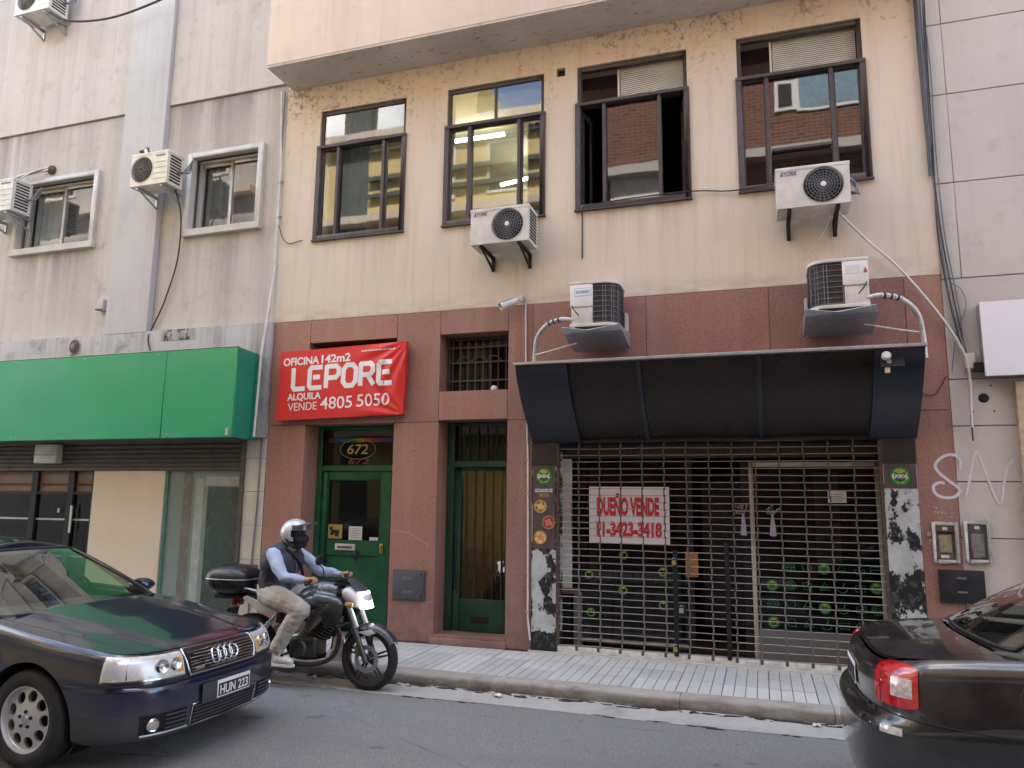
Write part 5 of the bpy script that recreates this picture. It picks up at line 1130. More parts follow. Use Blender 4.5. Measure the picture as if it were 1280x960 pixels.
MB().box(2.085, 4.1, -.135, -.115, 2.885, 3.615).build('panel', simple('white_sign_panel', (.80, .80, .83), .35, 0, .02, 2), t, bevel=.003, segs=1); MB().box(2.09, 4.095, -.1145, .0, 2.89, 3.61).build('frame', X['steel'], t)
t = thing('timber_frame', 'pale timber boards standing against the grey wall below the white panel', 'boards', (2.5, -.05, 0))
MB().box(2.345, 2.45, -.07, .0, .0, 2.83).build('board', X['wood'], t, bevel=.004); MB().box(2.455, 2.62, -.05, .0, .0, 2.38).build('board', X['beige'], t, bevel=.004)
# graffiti: spray strokes
def spray(lab, lines, r, m, y):
    q = MB()
    for pts in lines:
        p = cat([(x_, 0, z_) for x_, z_ in pts], 7); n = len(p)
        for i in range(n-1):
            d = (p[i+1]-p[i]); d.normalize(); nn = Vector((-d.z, 0, d.x))*r; e = d*r*.3
            q.prism([(v.x, y-.00003*(i % 5), v.z) for v in (p[i]-e+nn, p[i]-e-nn, p[i+1]+e-nn, p[i+1]+e+nn)], (0, .002, 0))
    return tag(q.build('graffiti', m, weld=False), lab, 'graffiti')
sp_m = simple('white_spray_paint', (.62, .60, .60), .7, 0, .1, 20)
spray('white sprayed letter S across the granite edge', [[(1.84, 2.0), (1.845, 2.08), (1.81, 2.13), (1.75, 2.14), (1.68, 2.11), (1.625, 2.04), (1.65, 1.97), (1.72, 1.90), (1.80, 1.83), (1.825, 1.79)], [(1.825, 1.80), (1.79, 1.745), (1.73, 1.725), (1.65, 1.735), (1.60, 1.78), (1.60, 1.84), (1.65, 1.87), (1.69, 1.865)]], .014, sp_m, -.001)
spray('white sprayed letters like A and V on the grey wall', [[(1.868, 1.74), (1.90, 1.85), (1.95, 2.05), (1.99, 2.17), (2.04, 2.02), (2.09, 1.83), (2.13, 1.70), (2.16, 1.68), (2.18, 1.75), (2.21, 1.92), (2.25, 2.03), (2.29, 2.09)]], .012, sp_m, .0085)
q = MB()
for k in range(150):
    x_ = rng.uniform(1.52, 2.3); z_ = rng.choice([rng.normal(1.60, .03), rng.normal(1.56, .04), rng.normal(1.30, .02), rng.normal(1.22, .02)]); yy = -.0005 if x_ < 1.79 else .0095
    if 1.54 < x_ < 2.06 and z_ < 1.52: continue
    L = rng.uniform(.004, .022); q.prism([(x_, yy, z_), (x_+L, yy, z_+rng.normal(0, .006)), (x_+L*.8, yy, z_+.007)], (0, .0015, 0))
for k in range(40):
    x_ = rng.uniform(-5.95, -2.6); z_ = rng.uniform(.2, 2.4); L = rng.uniform(.006, .02)
o = q.build('paint_flecks', sp_m, weld=False); o['kind'] = 'stuff'
spray('pale scratched line across the granite between the green doors', [[(-4.285, 1.27), (-4.15, 1.265), (-4.0, 1.23), (-3.86, 1.16), (-3.78, 1.10)]], .0035, simple('scratch_pale', (.42, .33, .31), .8), .0)
# ================================================================== cars
class Shell:
    """Car skin from a half plan outline (u back from the shown end, y sideways) and a stack of insets.
    Local frame: u along the car from the shown end, s=+1/-1 side, z above the road."""
    def __init__(s, outline, zt, zb, prof, top_in=.0, N=110):
        p = cat([(u, y, 0) for u, y in outline], 24); L = [0]
        for i in range(1, len(p)): L.append(L[-1]+(p[i]-p[i-1]).length)
        T = np.linspace(0, L[-1], 2*N+1); s.T = T
        s.U = np.interp(T, L, [q.x for q in p]); s.Y = np.interp(T, L, [q.y for q in p])
        du = np.gradient(s.U); dy = np.gradient(s.Y); n = np.hypot(du, dy)+1e-9
        s.nU = -dy/n; s.nY = du/n; s.nU[0] = -1; s.nY[0] = 0; s.nU[-1] = 1; s.nY[-1] = 0
        s.zt = zt; s.zb = zb; s.half = int(np.argmax(s.Y)); s.Lt = L[-1]
        f = [q[0] for q in prof]; s.pf = f; s.pfi = [q[1] for q in prof]; s.psi = [q[2] for q in prof]; s.pri = [q[3] for q in prof] if len(prof[0]) > 3 else s.pfi
    def at(s, t): return (np.interp(t, s.T, s.U), np.interp(t, s.T, s.Y), np.interp(t, s.T, s.nU), np.interp(t, s.T, s.nY))
    def ztop(s, u): return float(np.interp(u, [q[0] for q in s.zt], [q[1] for q in s.zt]))
    def zbot(s, u): return float(np.interp(u, [q[0] for q in s.zb], [q[1] for q in s.zb]))
    def inset(s, f, nu):
        a = max(0, -nu)**1.5; r = max(0, nu)**1.5
        return a*np.interp(f, s.pf, s.pfi)+r*np.interp(f, s.pf, s.pri)+(1-a-r)*np.interp(f, s.pf, s.psi)
    def pt(s, t, f, off=0.0):
        u, y, nu, ny = s.at(t); zt, zb = s.ztop(u), s.zbot(u); k = s.inset(f, nu)-off
        return Vector((u-nu*k, max(0, y-ny*k), zb+f*(zt-zb)))
    def ptz(s, t, z, off=0.0):
        u = s.at(t)[0]; zt, zb = s.ztop(u), s.zbot(u); return s.pt(t, (z-zb)/(zt-zb), off)
    def t_y(s, y): return float(np.interp(y, s.Y[:s.half], s.T[:s.half]))
    def t_u(s, u): return float(np.interp(u, s.U, s.T))
class Car:
    def __init__(c, root, x0, yc, dirx, z0, sh): c.r = root; c.x0 = x0; c.yc = yc; c.d = dirx; c.z0 = z0; c.sh = sh
    def W(c, p, side): return (c.x0-c.d*p[0], c.yc-side*p[1], c.z0+p[2])      # side=+1: towards the viewer
    def patch(c, name, m, t0, t1, zlo, zhi, off=.004, sides=(1, -1), nt=24, nz=8, thick=.02, parent=None, cross=False, smooth=60, inner=False):
        """raised piece following the skin; t0..t1 outline range (or y range across the middle when cross)"""
        for sd in ((1,) if cross else sides):
            A, Bk = [], []
            for i in range(nt+1):
                k = i/nt
                if cross:
                    yy = t0+(t1-t0)*k; ss = 1 if yy >= 0 else -1; t = c.sh.t_y(abs(yy)) if abs(yy) > 1e-6 else 0.0
                else: ss = sd; t = t0+(t1-t0)*k
                a = zlo(k) if callable(zlo) else zlo; b = zhi(k) if callable(zhi) else zhi; ra, rb = [], []
                for j in range(nz+1):
                    z = a+(b-a)*j/nz; ra.append(c.W(c.sh.ptz(t, z, off), ss)); rb.append(c.W(c.sh.ptz(t, z, off-thick), ss))
                A.append(ra); Bk.append(rb)
            q = MB(); q.grid(A, nt+1, nz+1)
            for a, b in ((A, Bk),):
                q.grid([a[0], b[0]], 2, nz+1); q.grid([a[-1], b[-1]], 2, nz+1); q.grid([[r[0] for r in a], [r[0] for r in b]], 2, nt+1); q.grid([[r[-1] for r in a], [r[-1] for r in b]], 2, nt+1)
            o = q.build(name, m, parent or c.r, smooth=smooth)
        return o
    def line(c, name, m, pts, r, parent=None, sides=(1, -1)):
        for sd in sides: o = MB().tube([c.W(p, sd) for p in pts], r, 6).build(name, m, parent or c.r, smooth=70)
        return o
    def body(c, m, arches, rows=44, top=None, name='body'):
        sh = c.sh; F = np.linspace(0, 1, rows); n = len(sh.T); q = MB(); idx = {}
        fr, ar = [], []
        for sd in (1, -1):
            V = [[sh.pt(t, f) for f in F] for t in sh.T]; V = [[Vector(p) for p in r] for r in V]
            keep = {}
            for ua, za, ra in arches:
                for r in V:
                    for p in r:
                        if p.y > .4:
                            d = math.hypot(p.x-ua, p.z-za)
                            if abs(d-ra) < .022 and p.z > sh.zbot(p.x)+.0: k = ra/d; p.x = ua+(p.x-ua)*k; p.z = za+(p.z-za)*k
            b = len(q.v)
            for r in V: q.v += [c.W(p, sd) for p in r]
            for i in range(n-1):
                for j in range(rows-1):
                    cc = (V[i][j]+V[i+1][j]+V[i+1][j+1]+V[i][j+1])/4
                    if cc.y > .4 and any(math.hypot(cc.x-ua, cc.z-za) < ra-.001 for ua, za, ra in arches): continue
                    q.f.append((b+i*rows+j, b+(i+1)*rows+j, b+(i+1)*rows+j+1, b+i*rows+j+1))
        if top: top(q)
        o = q.build(name, m, c.r, smooth=32)
        for ua, za, ra in arches:                 # wheel housings and arch lips
            for sd in (1, -1):
                q = MB(); A = []; ang = np.linspace(-35, 215, 40)
                for a in ang:
                    uu, zz = ua+ra*math.cos(rad(a)), za+ra*math.sin(rad(a))
                    zz2 = max(zz, sh.zbot(uu)+.002); p = sh.ptz(sh.t_u(uu), min(zz2, sh.ztop(uu)), 0)
                    A.append([c.W((uu, p.y-.001, zz), sd), c.W((uu, .45, zz), sd)])
                q.grid(A, len(ang), 2); q.build('wheel_housing', X['black'], c.r, smooth=60)
        return o
def wheel(parent, c, r, w_, side, style, rim_r):
    """side=-1 shows towards -Y"""
    t = bpy.data.objects.new('wheel', None); COL.objects.link(t); t.parent = parent; t.location = Vector(c)-worldloc(parent)
    cx, cy, cz = c; ax = (0, side, 0); h = w_/2
    prof_ = [(rim_r-.004, -h*.86), (rim_r+.012, -h*.97), (r*.86, -h*1.02), (r*.955, -h*.90), (r*.992, -h*.68), (r, -h*.3), (r, h*.3), (r*.992, h*.68), (r*.955, h*.90), (r*.86, h*1.02), (rim_r+.012, h*.97), (rim_r-.004, h*.86)]
    MB().lathe(prof_, c, ax, 48, caps=False).build('tyre', X['rubber'], t, smooth=35)
    q = MB(); q.lathe([(rim_r, -h*.8), (rim_r*.93, -h*.5), (rim_r*.9, h*.3), (rim_r*.93, h*.62), (rim_r*.97, h*.88), (rim_r+.004, h*.9), (rim_r+.004, h*.80)], c, ax, 48, caps=False); q.build('rim', X['silver'], t, smooth=40)
    q = MB(); q.lathe([(0, h*.1), (rim_r*.92, h*.1)], c, ax, 32, caps=False); q.build('brake_disc', X['coil'], t)
    # face with holes
    n, m = 144, 22; P = []; K = style['holes']; hr = style['r']*rim_r; ha, hb = style['a'], style['b']
    def dz(rr): return h*(.70+.16*math.cos(rr/rim_r*2.6)) if rr < rim_r*.95 else h*.72
    q = MB(); S_ = []
    for i in range(n):
        a = 2*math.pi*i/n; row = []
        for j in range(m+1):
            rr = rim_r*.955*(.12+.88*j/m); x, z = rr*math.cos(a), rr*math.sin(a)
            k0 = round(a/(2*math.pi)*K)*2*math.pi/K; lx = rr*math.cos(a-k0)-hr; lz = rr*math.sin(a-k0); d = math.hypot(lx/ha, lz/hb)
            if .84 < d < 1.22: lx, lz = lx/d, lz/d; xx = hr+lx; x = xx*math.cos(k0)-lz*math.sin(k0); z = xx*math.sin(k0)+lz*math.cos(k0)
            row.append((cx+x, cy+side*dz(math.hypot(x, z)), cz+z, d))
        S_.append(row)
    q.v = [p[:3] for r_ in S_ for p in r_]
    for i in range(n):
        for j in range(m):
            ids = [(i, j), ((i+1) % n, j), ((i+1) % n, j+1), (i, j+1)]
            if sum(S_[a][b][3] for a, b in ids)/4 < 1.0: continue
            q.f.append(tuple(a*(m+1)+b for a, b in ids))
    q.build('rim_face', X['silver'], t, smooth=50, skirt=(0, -side*.02, 0))
    q = MB(); q.lathe([(0, h*.90), (rim_r*.11, h*.90), (rim_r*.135, h*.84), (rim_r*.14, h*.6)], c, ax, 20); q.build('hub_cap', X['steel'], t, smooth=40)
    for k in range(5):
        a = 2*math.pi*k/5+.3; MB().lathe([(0, .012), (.011, .012), (.013, 0)], (cx+rim_r*.235*math.cos(a), cy+side*h*.80, cz+rim_r*.235*math.sin(a)), ax, 8).build('lug_nut', X['black'], t)
    return t
def cabin(c, base, topo, zb, zt, m_body, m_glass, m_trim, cuts, crown=.05, bulge=.03, names=('windshield', 'rear_window')):
    """greenhouse between two corresponding half outlines; cuts: list of (t0,t1,name) glass spans"""
    nb = cat([(u, y, z) for u, y, z in base], 12); nt = cat([(u, y, z) for u, y, z in topo], 12); n = len(nb); rows = 12
    def P(i, f, off=0.0):
        if isinstance(i, float):
            k = int(min(i*12, n-1.0001)); fr = i*12-k; a = nb[k].lerp(nb[k+1], fr); b = nt[k].lerp(nt[k+1], fr); tg = (nb[min(k+1, n-1)]-nb[max(k-1, 0)])
        else: a, b = nb[i], nt[i]; tg = nb[min(i+1, n-1)]-nb[max(i-1, 0)]
        nn = Vector((-tg.y, tg.x, 0)); nn = nn.normalized() if nn.length > 1e-9 else Vector((-1, 0, 0))
        up_ = (b-a).normalized(); nrm = (nn-up_*nn.dot(up_)).normalized()
        p = a.lerp(b, f)+nn*(bulge*4*f*(1-f))+nrm*off; p.y = max(p.y, 0); return p
    q = MB()
    for sd in (1, -1):
        fr = [[c.W(P(i, f), sd) for f in np.linspace(0, 1, rows)] for i in range(n)]
        b0 = len(q.v); q.v += [p for r in fr for p in r]
        for i in range(n-1):
            tm_ = (i+.5)/12
            for j in range(rows-1):
                fm = (j+.5)/(rows-1)
                if any(a+.06 < tm_ < b-.06 and .07 < fm < .93 for a, b, _ in cuts): continue
                q.f.append((b0+i*rows+j, b0+(i+1)*rows+j, b0+(i+1)*rows+j+1, b0+i*rows+j+1))
        R_ = []
        for i in range(n):                       # roof skin
            e = P(i, 1.0); R_.append([c.W((e.x, e.y*k, e.z+crown*(1-k**2.2)*min(1, 1.0)*math.sin(math.pi*min(1, max(0, (i/(n-1))*1.0)))**.35), sd) for k in (1, .93, .8, .6, .4, .2, 0)])
        b0 = len(q.v); q.v += [p for r in R_ for p in r]; q.f += [(b0+i*7+j, b0+(i+1)*7+j, b0+(i+1)*7+j+1, b0+i*7+j+1) for i in range(n-1) for j in range(6)]
    q.build('cabin', m_body, c.r, smooth=40)
    for a, b, nm in cuts:
        if a == 0 or b >= (len(base)-1):          # spans the middle: one pane over both sides
            ks = np.linspace(a, b, 26); ks = list(ks)
            seq = [(k, -1) for k in ks[::-1]]+[(k, 1) for k in ks[1:]] if a == 0 else [(k, -1) for k in ks]+[(k, 1) for k in ks[::-1][1:]]
            G_ = [[c.W(P(float(min(k, len(base)-1.001)), f, .004), sd) for f in np.linspace(.035, .965, 14)] for k, sd in seq]
            q = MB(); q.grid(G_, len(G_), 14); g_ = q.build(nm, m_glass, c.r, smooth=70)
            rim = [r[0] for r in G_]+G_[-1][1:]+[r[-1] for r in G_[::-1]][1:]+G_[0][::-1][1:-1]
            MB().tube(rim+[rim[0]], .011, 6).build('seal', m_trim, g_, smooth=70)
        else:
            for sd in (1, -1):
                G_ = [[c.W(P(float(k), f, .004), sd) for f in np.linspace(.05, .95, 10)] for k in np.linspace(a+.03, b-.03, 22)]
                q = MB(); q.grid(G_, 22, 10); g_ = q.build(nm, m_glass, c.r, smooth=70)
                rim = [r[0] for r in G_]+G_[-1][1:]+[r[-1] for r in G_[::-1]][1:]+G_[0][::-1][1:-1]
                MB().tube(rim+[rim[0]], .009, 6).build('seal', m_trim, g_, smooth=70)
    return P
X['autoglass'] = glass('car_glass', (.72, .80, .76), .85, .01, 1.1)
X['lens'] = simple('lamp_lens', (.62, .60, .54), .06, .0, .25, 30, spec=.8, coat=1.0, rv=.03)
X['navy_paint'] = paint('navy_car_paint', (.0055, .008, .031), dust=.012)
X['black_paint'] = paint('black_car_paint', (.011, .011, .012), dust=.22)
X['trim'] = simple('black_rubber_trim', (.02, .02, .021), .55)
X['greyplastic'] = simple('grey_bumper_plastic', (.06, .062, .068), .5, 0, .12, 8)

# ------------------------------------------------------------------ dark blue saloon, left
NX, CY = -3.80, -3.45
car = thing('parked_car', 'dark navy blue saloon car with four-ring badge and silver wheel, front towards the motorbike', 'car', (NX-2.4, CY, RZ)); car.name = 'saloon_car'
out = [(0, 0), (.003, .2), (.016, .40), (.055, .58), (.135, .72), (.29, .83), (.66, .888), (1.4, .905), (2.4, .908), (3.6, .895), (4.3, .84), (4.62, .72), (4.76, .48), (4.795, .2), (4.8, 0)]
zt = [(0, .733), (.1, .736), (.30, .752), (.74, .815), (1.30, .90), (2.0, .945), (3.4, .985), (4.4, .985), (4.8, .97)]
zb = [(0, .19), (.4, .17), (1, .19), (3.8, .19), (4.4, .22), (4.8, .28)]
pr = [(0, .075, .10), (.05, .03, .055), (.15, .012, .03), (.35, .0, .012), (.52, .0, .002), (.60, .004, .0), (.635, .012, .002), (.64, .032, .002), (.70, .036, .0), (.82, .052, .012), (.90, .068, .03), (.95, .088, .046), (.98, .108, .062), (1, .135, .082)]
sh = Shell(out, zt, zb, pr); A6 = Car(car, NX, CY, 1, RZ, sh)
def hood_z(u, y):
    ye = sh_edge_y(u); k = min(1, abs(y)/ye); yr = .36+.20*min(1, max(0, u/1.2)); d = abs(y)-yr
    ridge = .016/(1+math.exp(d*60))
    return sh.ztop(u)+.046*min(1, .12+u*1.1)*(1-k**2.4)+ridge*min(1, u*4)*(1-k**6)
_tu = [float(sh.pt(t, 1)[0]) for t in sh.T]; _ty = [float(sh.pt(t, 1)[1]) for t in sh.T]
_h = int(np.argmax(_ty))
def sh_edge_y(u): return max(.02, float(np.interp(u, _tu[:_h+1], _ty[:_h+1])))
def sh_front_u(y): return float(np.interp(abs(y), _ty[:_h+1], _tu[:_h+1]))
UC = lambda y: 1.28+.10*(abs(y)/.75)**2          # cowl line
yh0, yh1 = .60, .735
def hood_pt(s_, k, gap=0.0):
    uf = sh_front_u(s_*yh0)+gap; uc = UC(s_*yh1)-gap; u = uf+(uc-uf)*k; y = s_*(yh0+(yh1-yh0)*min(1, k*1.15)**.75)*(1-gap); return (u, y, hood_z(u, y) if k > 1e-6 else sh.ztop(u)+.0)
def car_top(q):
    """fender tops, scuttle and rear deck joined to the body"""
    for sd in (1, -1):
        n = 40; A = []
        for i in range(n+1):
            k = i/n; e = hood_pt(1.0, k); u = e[0]; yo = sh_edge_y(u); A.append([A6.W((u, e[1]+(max(yo, e[1]+.0005)-e[1])*j/6, (e[2] if j == 0 else hood_z(u, min(yo, e[1]+(yo-e[1])*j/6)))), sd) for j in range(7)])
        q.grid(A, n+1, 7)
        A = []
        for i in range(60):                       # shoulder / deck behind the cowl
            u = 1.28+(4.66-1.28)*i/59; yo = sh_edge_y(u); yi = .70 if u < 4.0 else 0; A.append([A6.W((u, yo+(yi*.0+ (.66 if u < 4.05 else 0)-yo)*j/8, sh.ztop(u)+.03*(1-((1-j/8)**2))*(1 if u > 4.05 else .4)), sd) for j in range(9)])
        q.grid(A, 60, 9)
# rear edge uses the rear half of the outline
_h2 = _h
def _edge_full(u):
    if u < sh.U[sh.half]: return max(.02, float(np.interp(u, _tu[:_h+1], _ty[:_h+1])))
    return max(.02, float(np.interp(u, _tu[_h:], _ty[_h:])))
sh_edge_y = _edge_full
WU, WZ, WR = .90, .315, .372
A6.body(X['navy_paint'], [(WU, WZ, WR), (3.745, WZ, WR)], top=car_top)
q = MB(); nS, nK = 33, 30; H = [[A6.W(hood_pt(-1+2*i/(nS-1), j/(nK-1), .006), 1) for j in range(nK)] for i in range(nS)]
q.grid(H, nS, nK); q.build('hood', X['navy_paint'], car, smooth=50, solid=.004)
q = MB(); H = [[Vector(A6.W(hood_pt(-1+2*i/(nS-1), j/(nK-1), .0), 1))-Vector((0, 0, .016)) for j in range(nK)] for i in range(nS)]; q.grid(H, nS, nK); q.build('hood_gap', X['black'], car, smooth=50)
# cabin
base = [(1.26, 0, .90), (1.29, .35, .90), (1.38, .66, .905), (1.54, .775, .92), (2.3, .805, .955), (3.0, .80, .98), (3.55, .765, .99), (3.85, .60, .995), (3.98, .3, 1.0), (4.02, 0, 1.0)]
topo = [(2.14, 0, 1.355), (2.155, .30, 1.35), (2.21, .49, 1.335), (2.32, .545, 1.325), (2.65, .575, 1.36), (2.98, .575, 1.375), (3.2, .55, 1.37), (3.32, .45, 1.36), (3.38, .25, 1.36), (3.40, 0, 1.36)]
cabin(A6, base, topo, 0, 0, X['navy_paint'], X['autoglass'], X['trim'], [(0, 2.45, 'windshield'), (2.95, 5.95, 'side_window'), (6.9, 9, 'rear_window')], crown=.07, bulge=.035)
for uu in (2.52,):
    for sd in (1, -1): MB().prism([A6.W((uu+.02, .812, .96), sd), A6.W((uu+.09, .812, .96), sd), A6.W((uu+.13, .585, 1.35), sd), A6.W((uu+.07, .585, 1.35), sd)], (0, -.012*sd, 0)).build('door_pillar', X['trim'], car)
A6.line('scuttle', X['trim'], [(1.25, 0, .912), (1.275, .35, .91), (1.36, .64, .905), (1.48, .75, .91)], .02)
# wipers
for pts in ([(1.32, -.62, .94), (1.23, -.30, .93), (1.245, .16, .935)], [(1.29, -.02, .95), (1.245, .28, .935), (1.34, .66, .93)]):
    MB().tube(cat([A6.W(p, 1) for p in pts], 6), .011, 6).build('wiper', X['black'], car, smooth=60)
# interior
MB().box(NX-2.05, NX-1.58, CY-.66, CY+.66, RZ+.80, RZ+.90).build('dashboard', simple('dark_trim_interior', (.10, .09, .08), .7), car, bevel=.04)
for yy in (-.36, .36):
    q = MB(); q.box(NX-2.75, NX-2.62, CY+yy-.24, CY+yy+.24, RZ+.55, RZ+1.10); q.box(NX-2.72, NX-2.64, CY+yy-.12, CY+yy+.12, RZ+1.12, RZ+1.27); q.build('seat', bpy.data.materials['dark_trim_interior'], car, bevel=.035, segs=3)
MB().tube([(NX-1.98+.06*math.sin(a), CY-.36*-1+.18*math.cos(a), RZ+.92+.17*math.sin(a)) for a in np.linspace(0, 6.283, 25)], .014, 7).build('steering_wheel', X['black'], car, smooth=60)
MB().box(NX-4.0, NX-1.4, CY-.62, CY+.62, RZ+.45, RZ+.5).build('cabin_floor', X['black'], car)
MB().box(NX-1.995, NX-1.99, CY-.62, CY-.55, RZ+1.185, RZ+1.25).build('sticker', simple('teal_sticker', (.03, .42, .45), .5), car)
# wheels
for uu in (WU, 3.745):
    for sd in (1, -1): wheel(car, (NX-uu, CY-sd*.785, RZ+.318), .318, .205, -sd, dict(holes=9, r=.69, a=.037, b=.038), .212)
# grille, badge, lamps, bumper details
g = A6.patch('grille', X['black'], -.365, .365, .570, lambda k: .725-.006*abs(2*k-1), .004, cross=True, nt=30)
for k in range(7):
    z = .586+k*.0205; w_ = .335+.012*k/6; MB().tube([A6.W(sh.ptz(sh.t_y(abs(y)+1e-6), z, .010), 1 if y >= 0 else -1) for y in np.linspace(-w_, w_, 21)], .0058, 6).build('grille_bar', X['chrome'], g, smooth=60)
fr_ = [(y, .566) for y in np.linspace(-.345, .345, 17)]+[(.36, .60), (.372, .66), (.375, .722)]+[(y, .730) for y in np.linspace(.365, -.365, 17)]+[(-.375, .722), (-.372, .66), (-.36, .60)]
MB().tube([A6.W(sh.ptz(sh.t_y(abs(y)+1e-6), z, .008), 1 if y >= 0 else -1) for y, z in fr_+[fr_[0]]], .0095, 8).build('chrome_surround', X['chrome'], g, smooth=60)
for k in range(4):
    yc = -.096+.064*k; MB().tube([A6.W(sh.ptz(sh.t_y(abs(yc+.044*math.cos(a))+1e-6), .652+.048*math.sin(a), .024), 1 if yc+.044*math.cos(a) >= 0 else -1) for a in np.linspace(0, 2*math.pi, 25)], .009, 8).build('badge_ring', X['chrome'], g, smooth=60)
MB().obox(A6.W(sh.ptz(sh.t_y(.26), .60, .014), 1), (0, .045, 0), (.002, 0, 0), (0, 0, .005)).build('script_badge', X['chrome'], g)
ta, tb, tm_ = sh.t_y(.395), sh.t_u(.33), sh.t_u(.185)
lampz0 = lambda k: .585+.012*k; lampz1 = lambda k: .724-.004*k+.022*k*k
for sd in (1, -1):
    hl = A6.patch('headlight', X['lens'], ta, tb, lampz0, lampz1, .008, (sd,), 30, 10)
    A6.patch('lamp_housing', X['silver'], ta+.02, tb-.02, .61, .715, .0095, (sd,), 20, 4, .002, parent=hl)
    A6.patch('lamp_divider', X['chrome'], tm_-.004, tm_+.004, .60, .73, .011, (sd,), 2, 6, .003, parent=hl)
    for y_, r_ in ((.47, .042), (.575, .045)):
        t_ = sh.t_y(y_); p = sh.ptz(t_, .658, .010); _, _, nu, ny = sh.at(t_); nrm = Vector((-A6.d*nu, -sd*ny, .15))
        MB().lathe([(0, .0), (r_*.55, .003), (r_*.8, .009), (r_, .012), (r_, -.002)], A6.W(p, sd), nrm, 24).build('reflector', X['chrome'], hl, smooth=30)
        MB().lathe([(0, .012), (r_*.3, .009), (r_*.42, 0)], A6.W(p, sd), nrm, 16).build('bulb_shield', X['lens'], hl, smooth=50)
    A6.patch('indicator', simple('amber_lens', (.62, .36, .10), .08, 0, .2, 25, coat=1) if 'amber_lens' not in bpy.data.materials else bpy.data.materials['amber_lens'], ta+.012, ta+.055, .60, .70, .0112, (sd,), 6, 6, .002, parent=hl)
    A6.patch('lamp_trim', X['chrome'], ta, tb, lambda k: .577+.012*k, lambda k: .584+.012*k, .014, (sd,), 24, 1, .012, parent=hl)
    A6.patch('lower_bumper', X['greyplastic'], sh.t_y(.70), sh.t_u(WU-WR-.015), lambda k: .185+.03*(k > .9), .375, .003, (sd,), 16, 8)
    fo = A6.patch('fog_recess', X['black'], sh.t_y(.50), sh.t_y(.70), lambda k: .245-.0*k, lambda k: .365, .004, (sd,), 10, 6)
    t_ = sh.t_y(.625); p = sh.ptz(t_, .30, .012); _, _, nu, ny = sh.at(t_)
    MB().lathe([(0, .01), (.03, .008), (.038, -.004), (.042, .0), (.042, -.01)], A6.W(p, sd), Vector((-A6.d*nu, -sd*ny, 0)), 20).build('fog_lamp', X['chrome'], fo, smooth=40)
    for z in (.262, .29, .318, .345):
        MB().tube([A6.W(sh.ptz(sh.t_y(y), z, .010), sd) for y in np.linspace(.385, .545, 8)], .006, 5).build('grille_bar', X['greyplastic'], fo, smooth=60)
    A6.patch('side_intake', X['black'], sh.t_y(.38), sh.t_y(.50), .245, .365, .004, (sd,), 8, 4)
    A6.patch('mirror_base', X['trim'], 0, 0, 0, 0) if False else None
    c_ = Vector(A6.W((1.80, .985, .965), sd)); q = MB()
    q.lathe([(0, -.10), (.045, -.085), (.068, -.03), (.072, .03), (.058, .075), (0, .085)], c_, (0, sd, 0), 16); q.v = [(a+(.5*(a-c_.x)), b, c_.z+(d-c_.z)*.9) for a, b, d in q.v]; mi = q.build('mirror', X['navy_paint'], car, smooth=60)
    MB().obox(c_+Vector((-.0, sd*.10, -.035)), (.05, 0, 0), (0, .06, 0), (0, 0, .018)).build('mirror_arm', X['trim'], mi, bevel=.008)
li = A6.patch('lower_grille', X['black'], -.335, .335, .235, .365, .004, cross=True, nt=26)
for k in range(5):
    z = .255+k*.024; MB().tube([A6.W(sh.ptz(sh.t_y(abs(y)+1e-6), z, .010), 1 if y >= 0 else -1) for y in np.linspace(-.325, .325, 17)], .006, 5).build('grille_bar', X['greyplastic'], li, smooth=60)
fr_ = [(y, .232) for y in np.linspace(-.338, .338, 15)]+[(.338, .37)]+[(y, .37) for y in np.linspace(.338, -.338, 15)]
MB().tube([A6.W(sh.ptz(sh.t_y(abs(y)+1e-6), z, .008), 1 if y >= 0 else -1) for y, z in fr_+[fr_[0]]], .006, 6).build('chrome_surround', X['chrome'], li, smooth=60)
for sd in (1, -1): MB().tube([A6.W(sh.ptz(sh.t_y(y), .234+.0*y, .006), sd) for y in np.linspace(.36, .69, 12)], .006, 6).build('chrome_strip', X['silver'], car, smooth=60)
pb = MB(); px = NX+.012; pb.box(px-.004, px+.004, CY-.27, CY+.25, RZ+.355, RZ+.488); hold = pb.build('plate_holder', X['greyplastic'], car, bevel=.003)
def plate(parent, px, cy, z, face):
    q = MB().box(min(px, px+face*.006), max(px, px+face*.006), cy-.18, cy+.18, z-.06, z+.06); pl = q.build('number_plate', X['white_ink'], parent, bevel=.004)
    MB().box(min(px+face*.006, px+face*.0075), max(px+face*.006, px+face*.0075), cy-.17, cy+.17, z-.05, z+.036).build('plate_field', X['black_ink'], pl)
    return pl
pl = plate(hold, px+.005, CY+.055, RZ+.423, 1)
text('HUN 223', 'lettering', X['white_ink'], pl, (px+.0128, CY+.055, RZ+.3805), .066, .31, .022, rot=(90, 0, 90), depth=.001)
# shut lines and side rubbing strip
A6.patch('rub_strip', X['trim'], sh.t_u(1.40), sh.t_u(3.33), .52, .56, .008, (1, -1), 20, 2, .012)
for u_ in (1.46, 2.62): A6.line('door_gap', X['black'], [sh.ptz(sh.t_u(u_), z, .0005) for z in np.linspace(.24, sh.ztop(u_)-.01, 14)], .004)
A6.line('bumper_gap', X['black'], [sh.ptz(t_, .553, .0005) for t_ in np.linspace(sh.t_y(.40), sh.t_u(.60), 16)], .003)

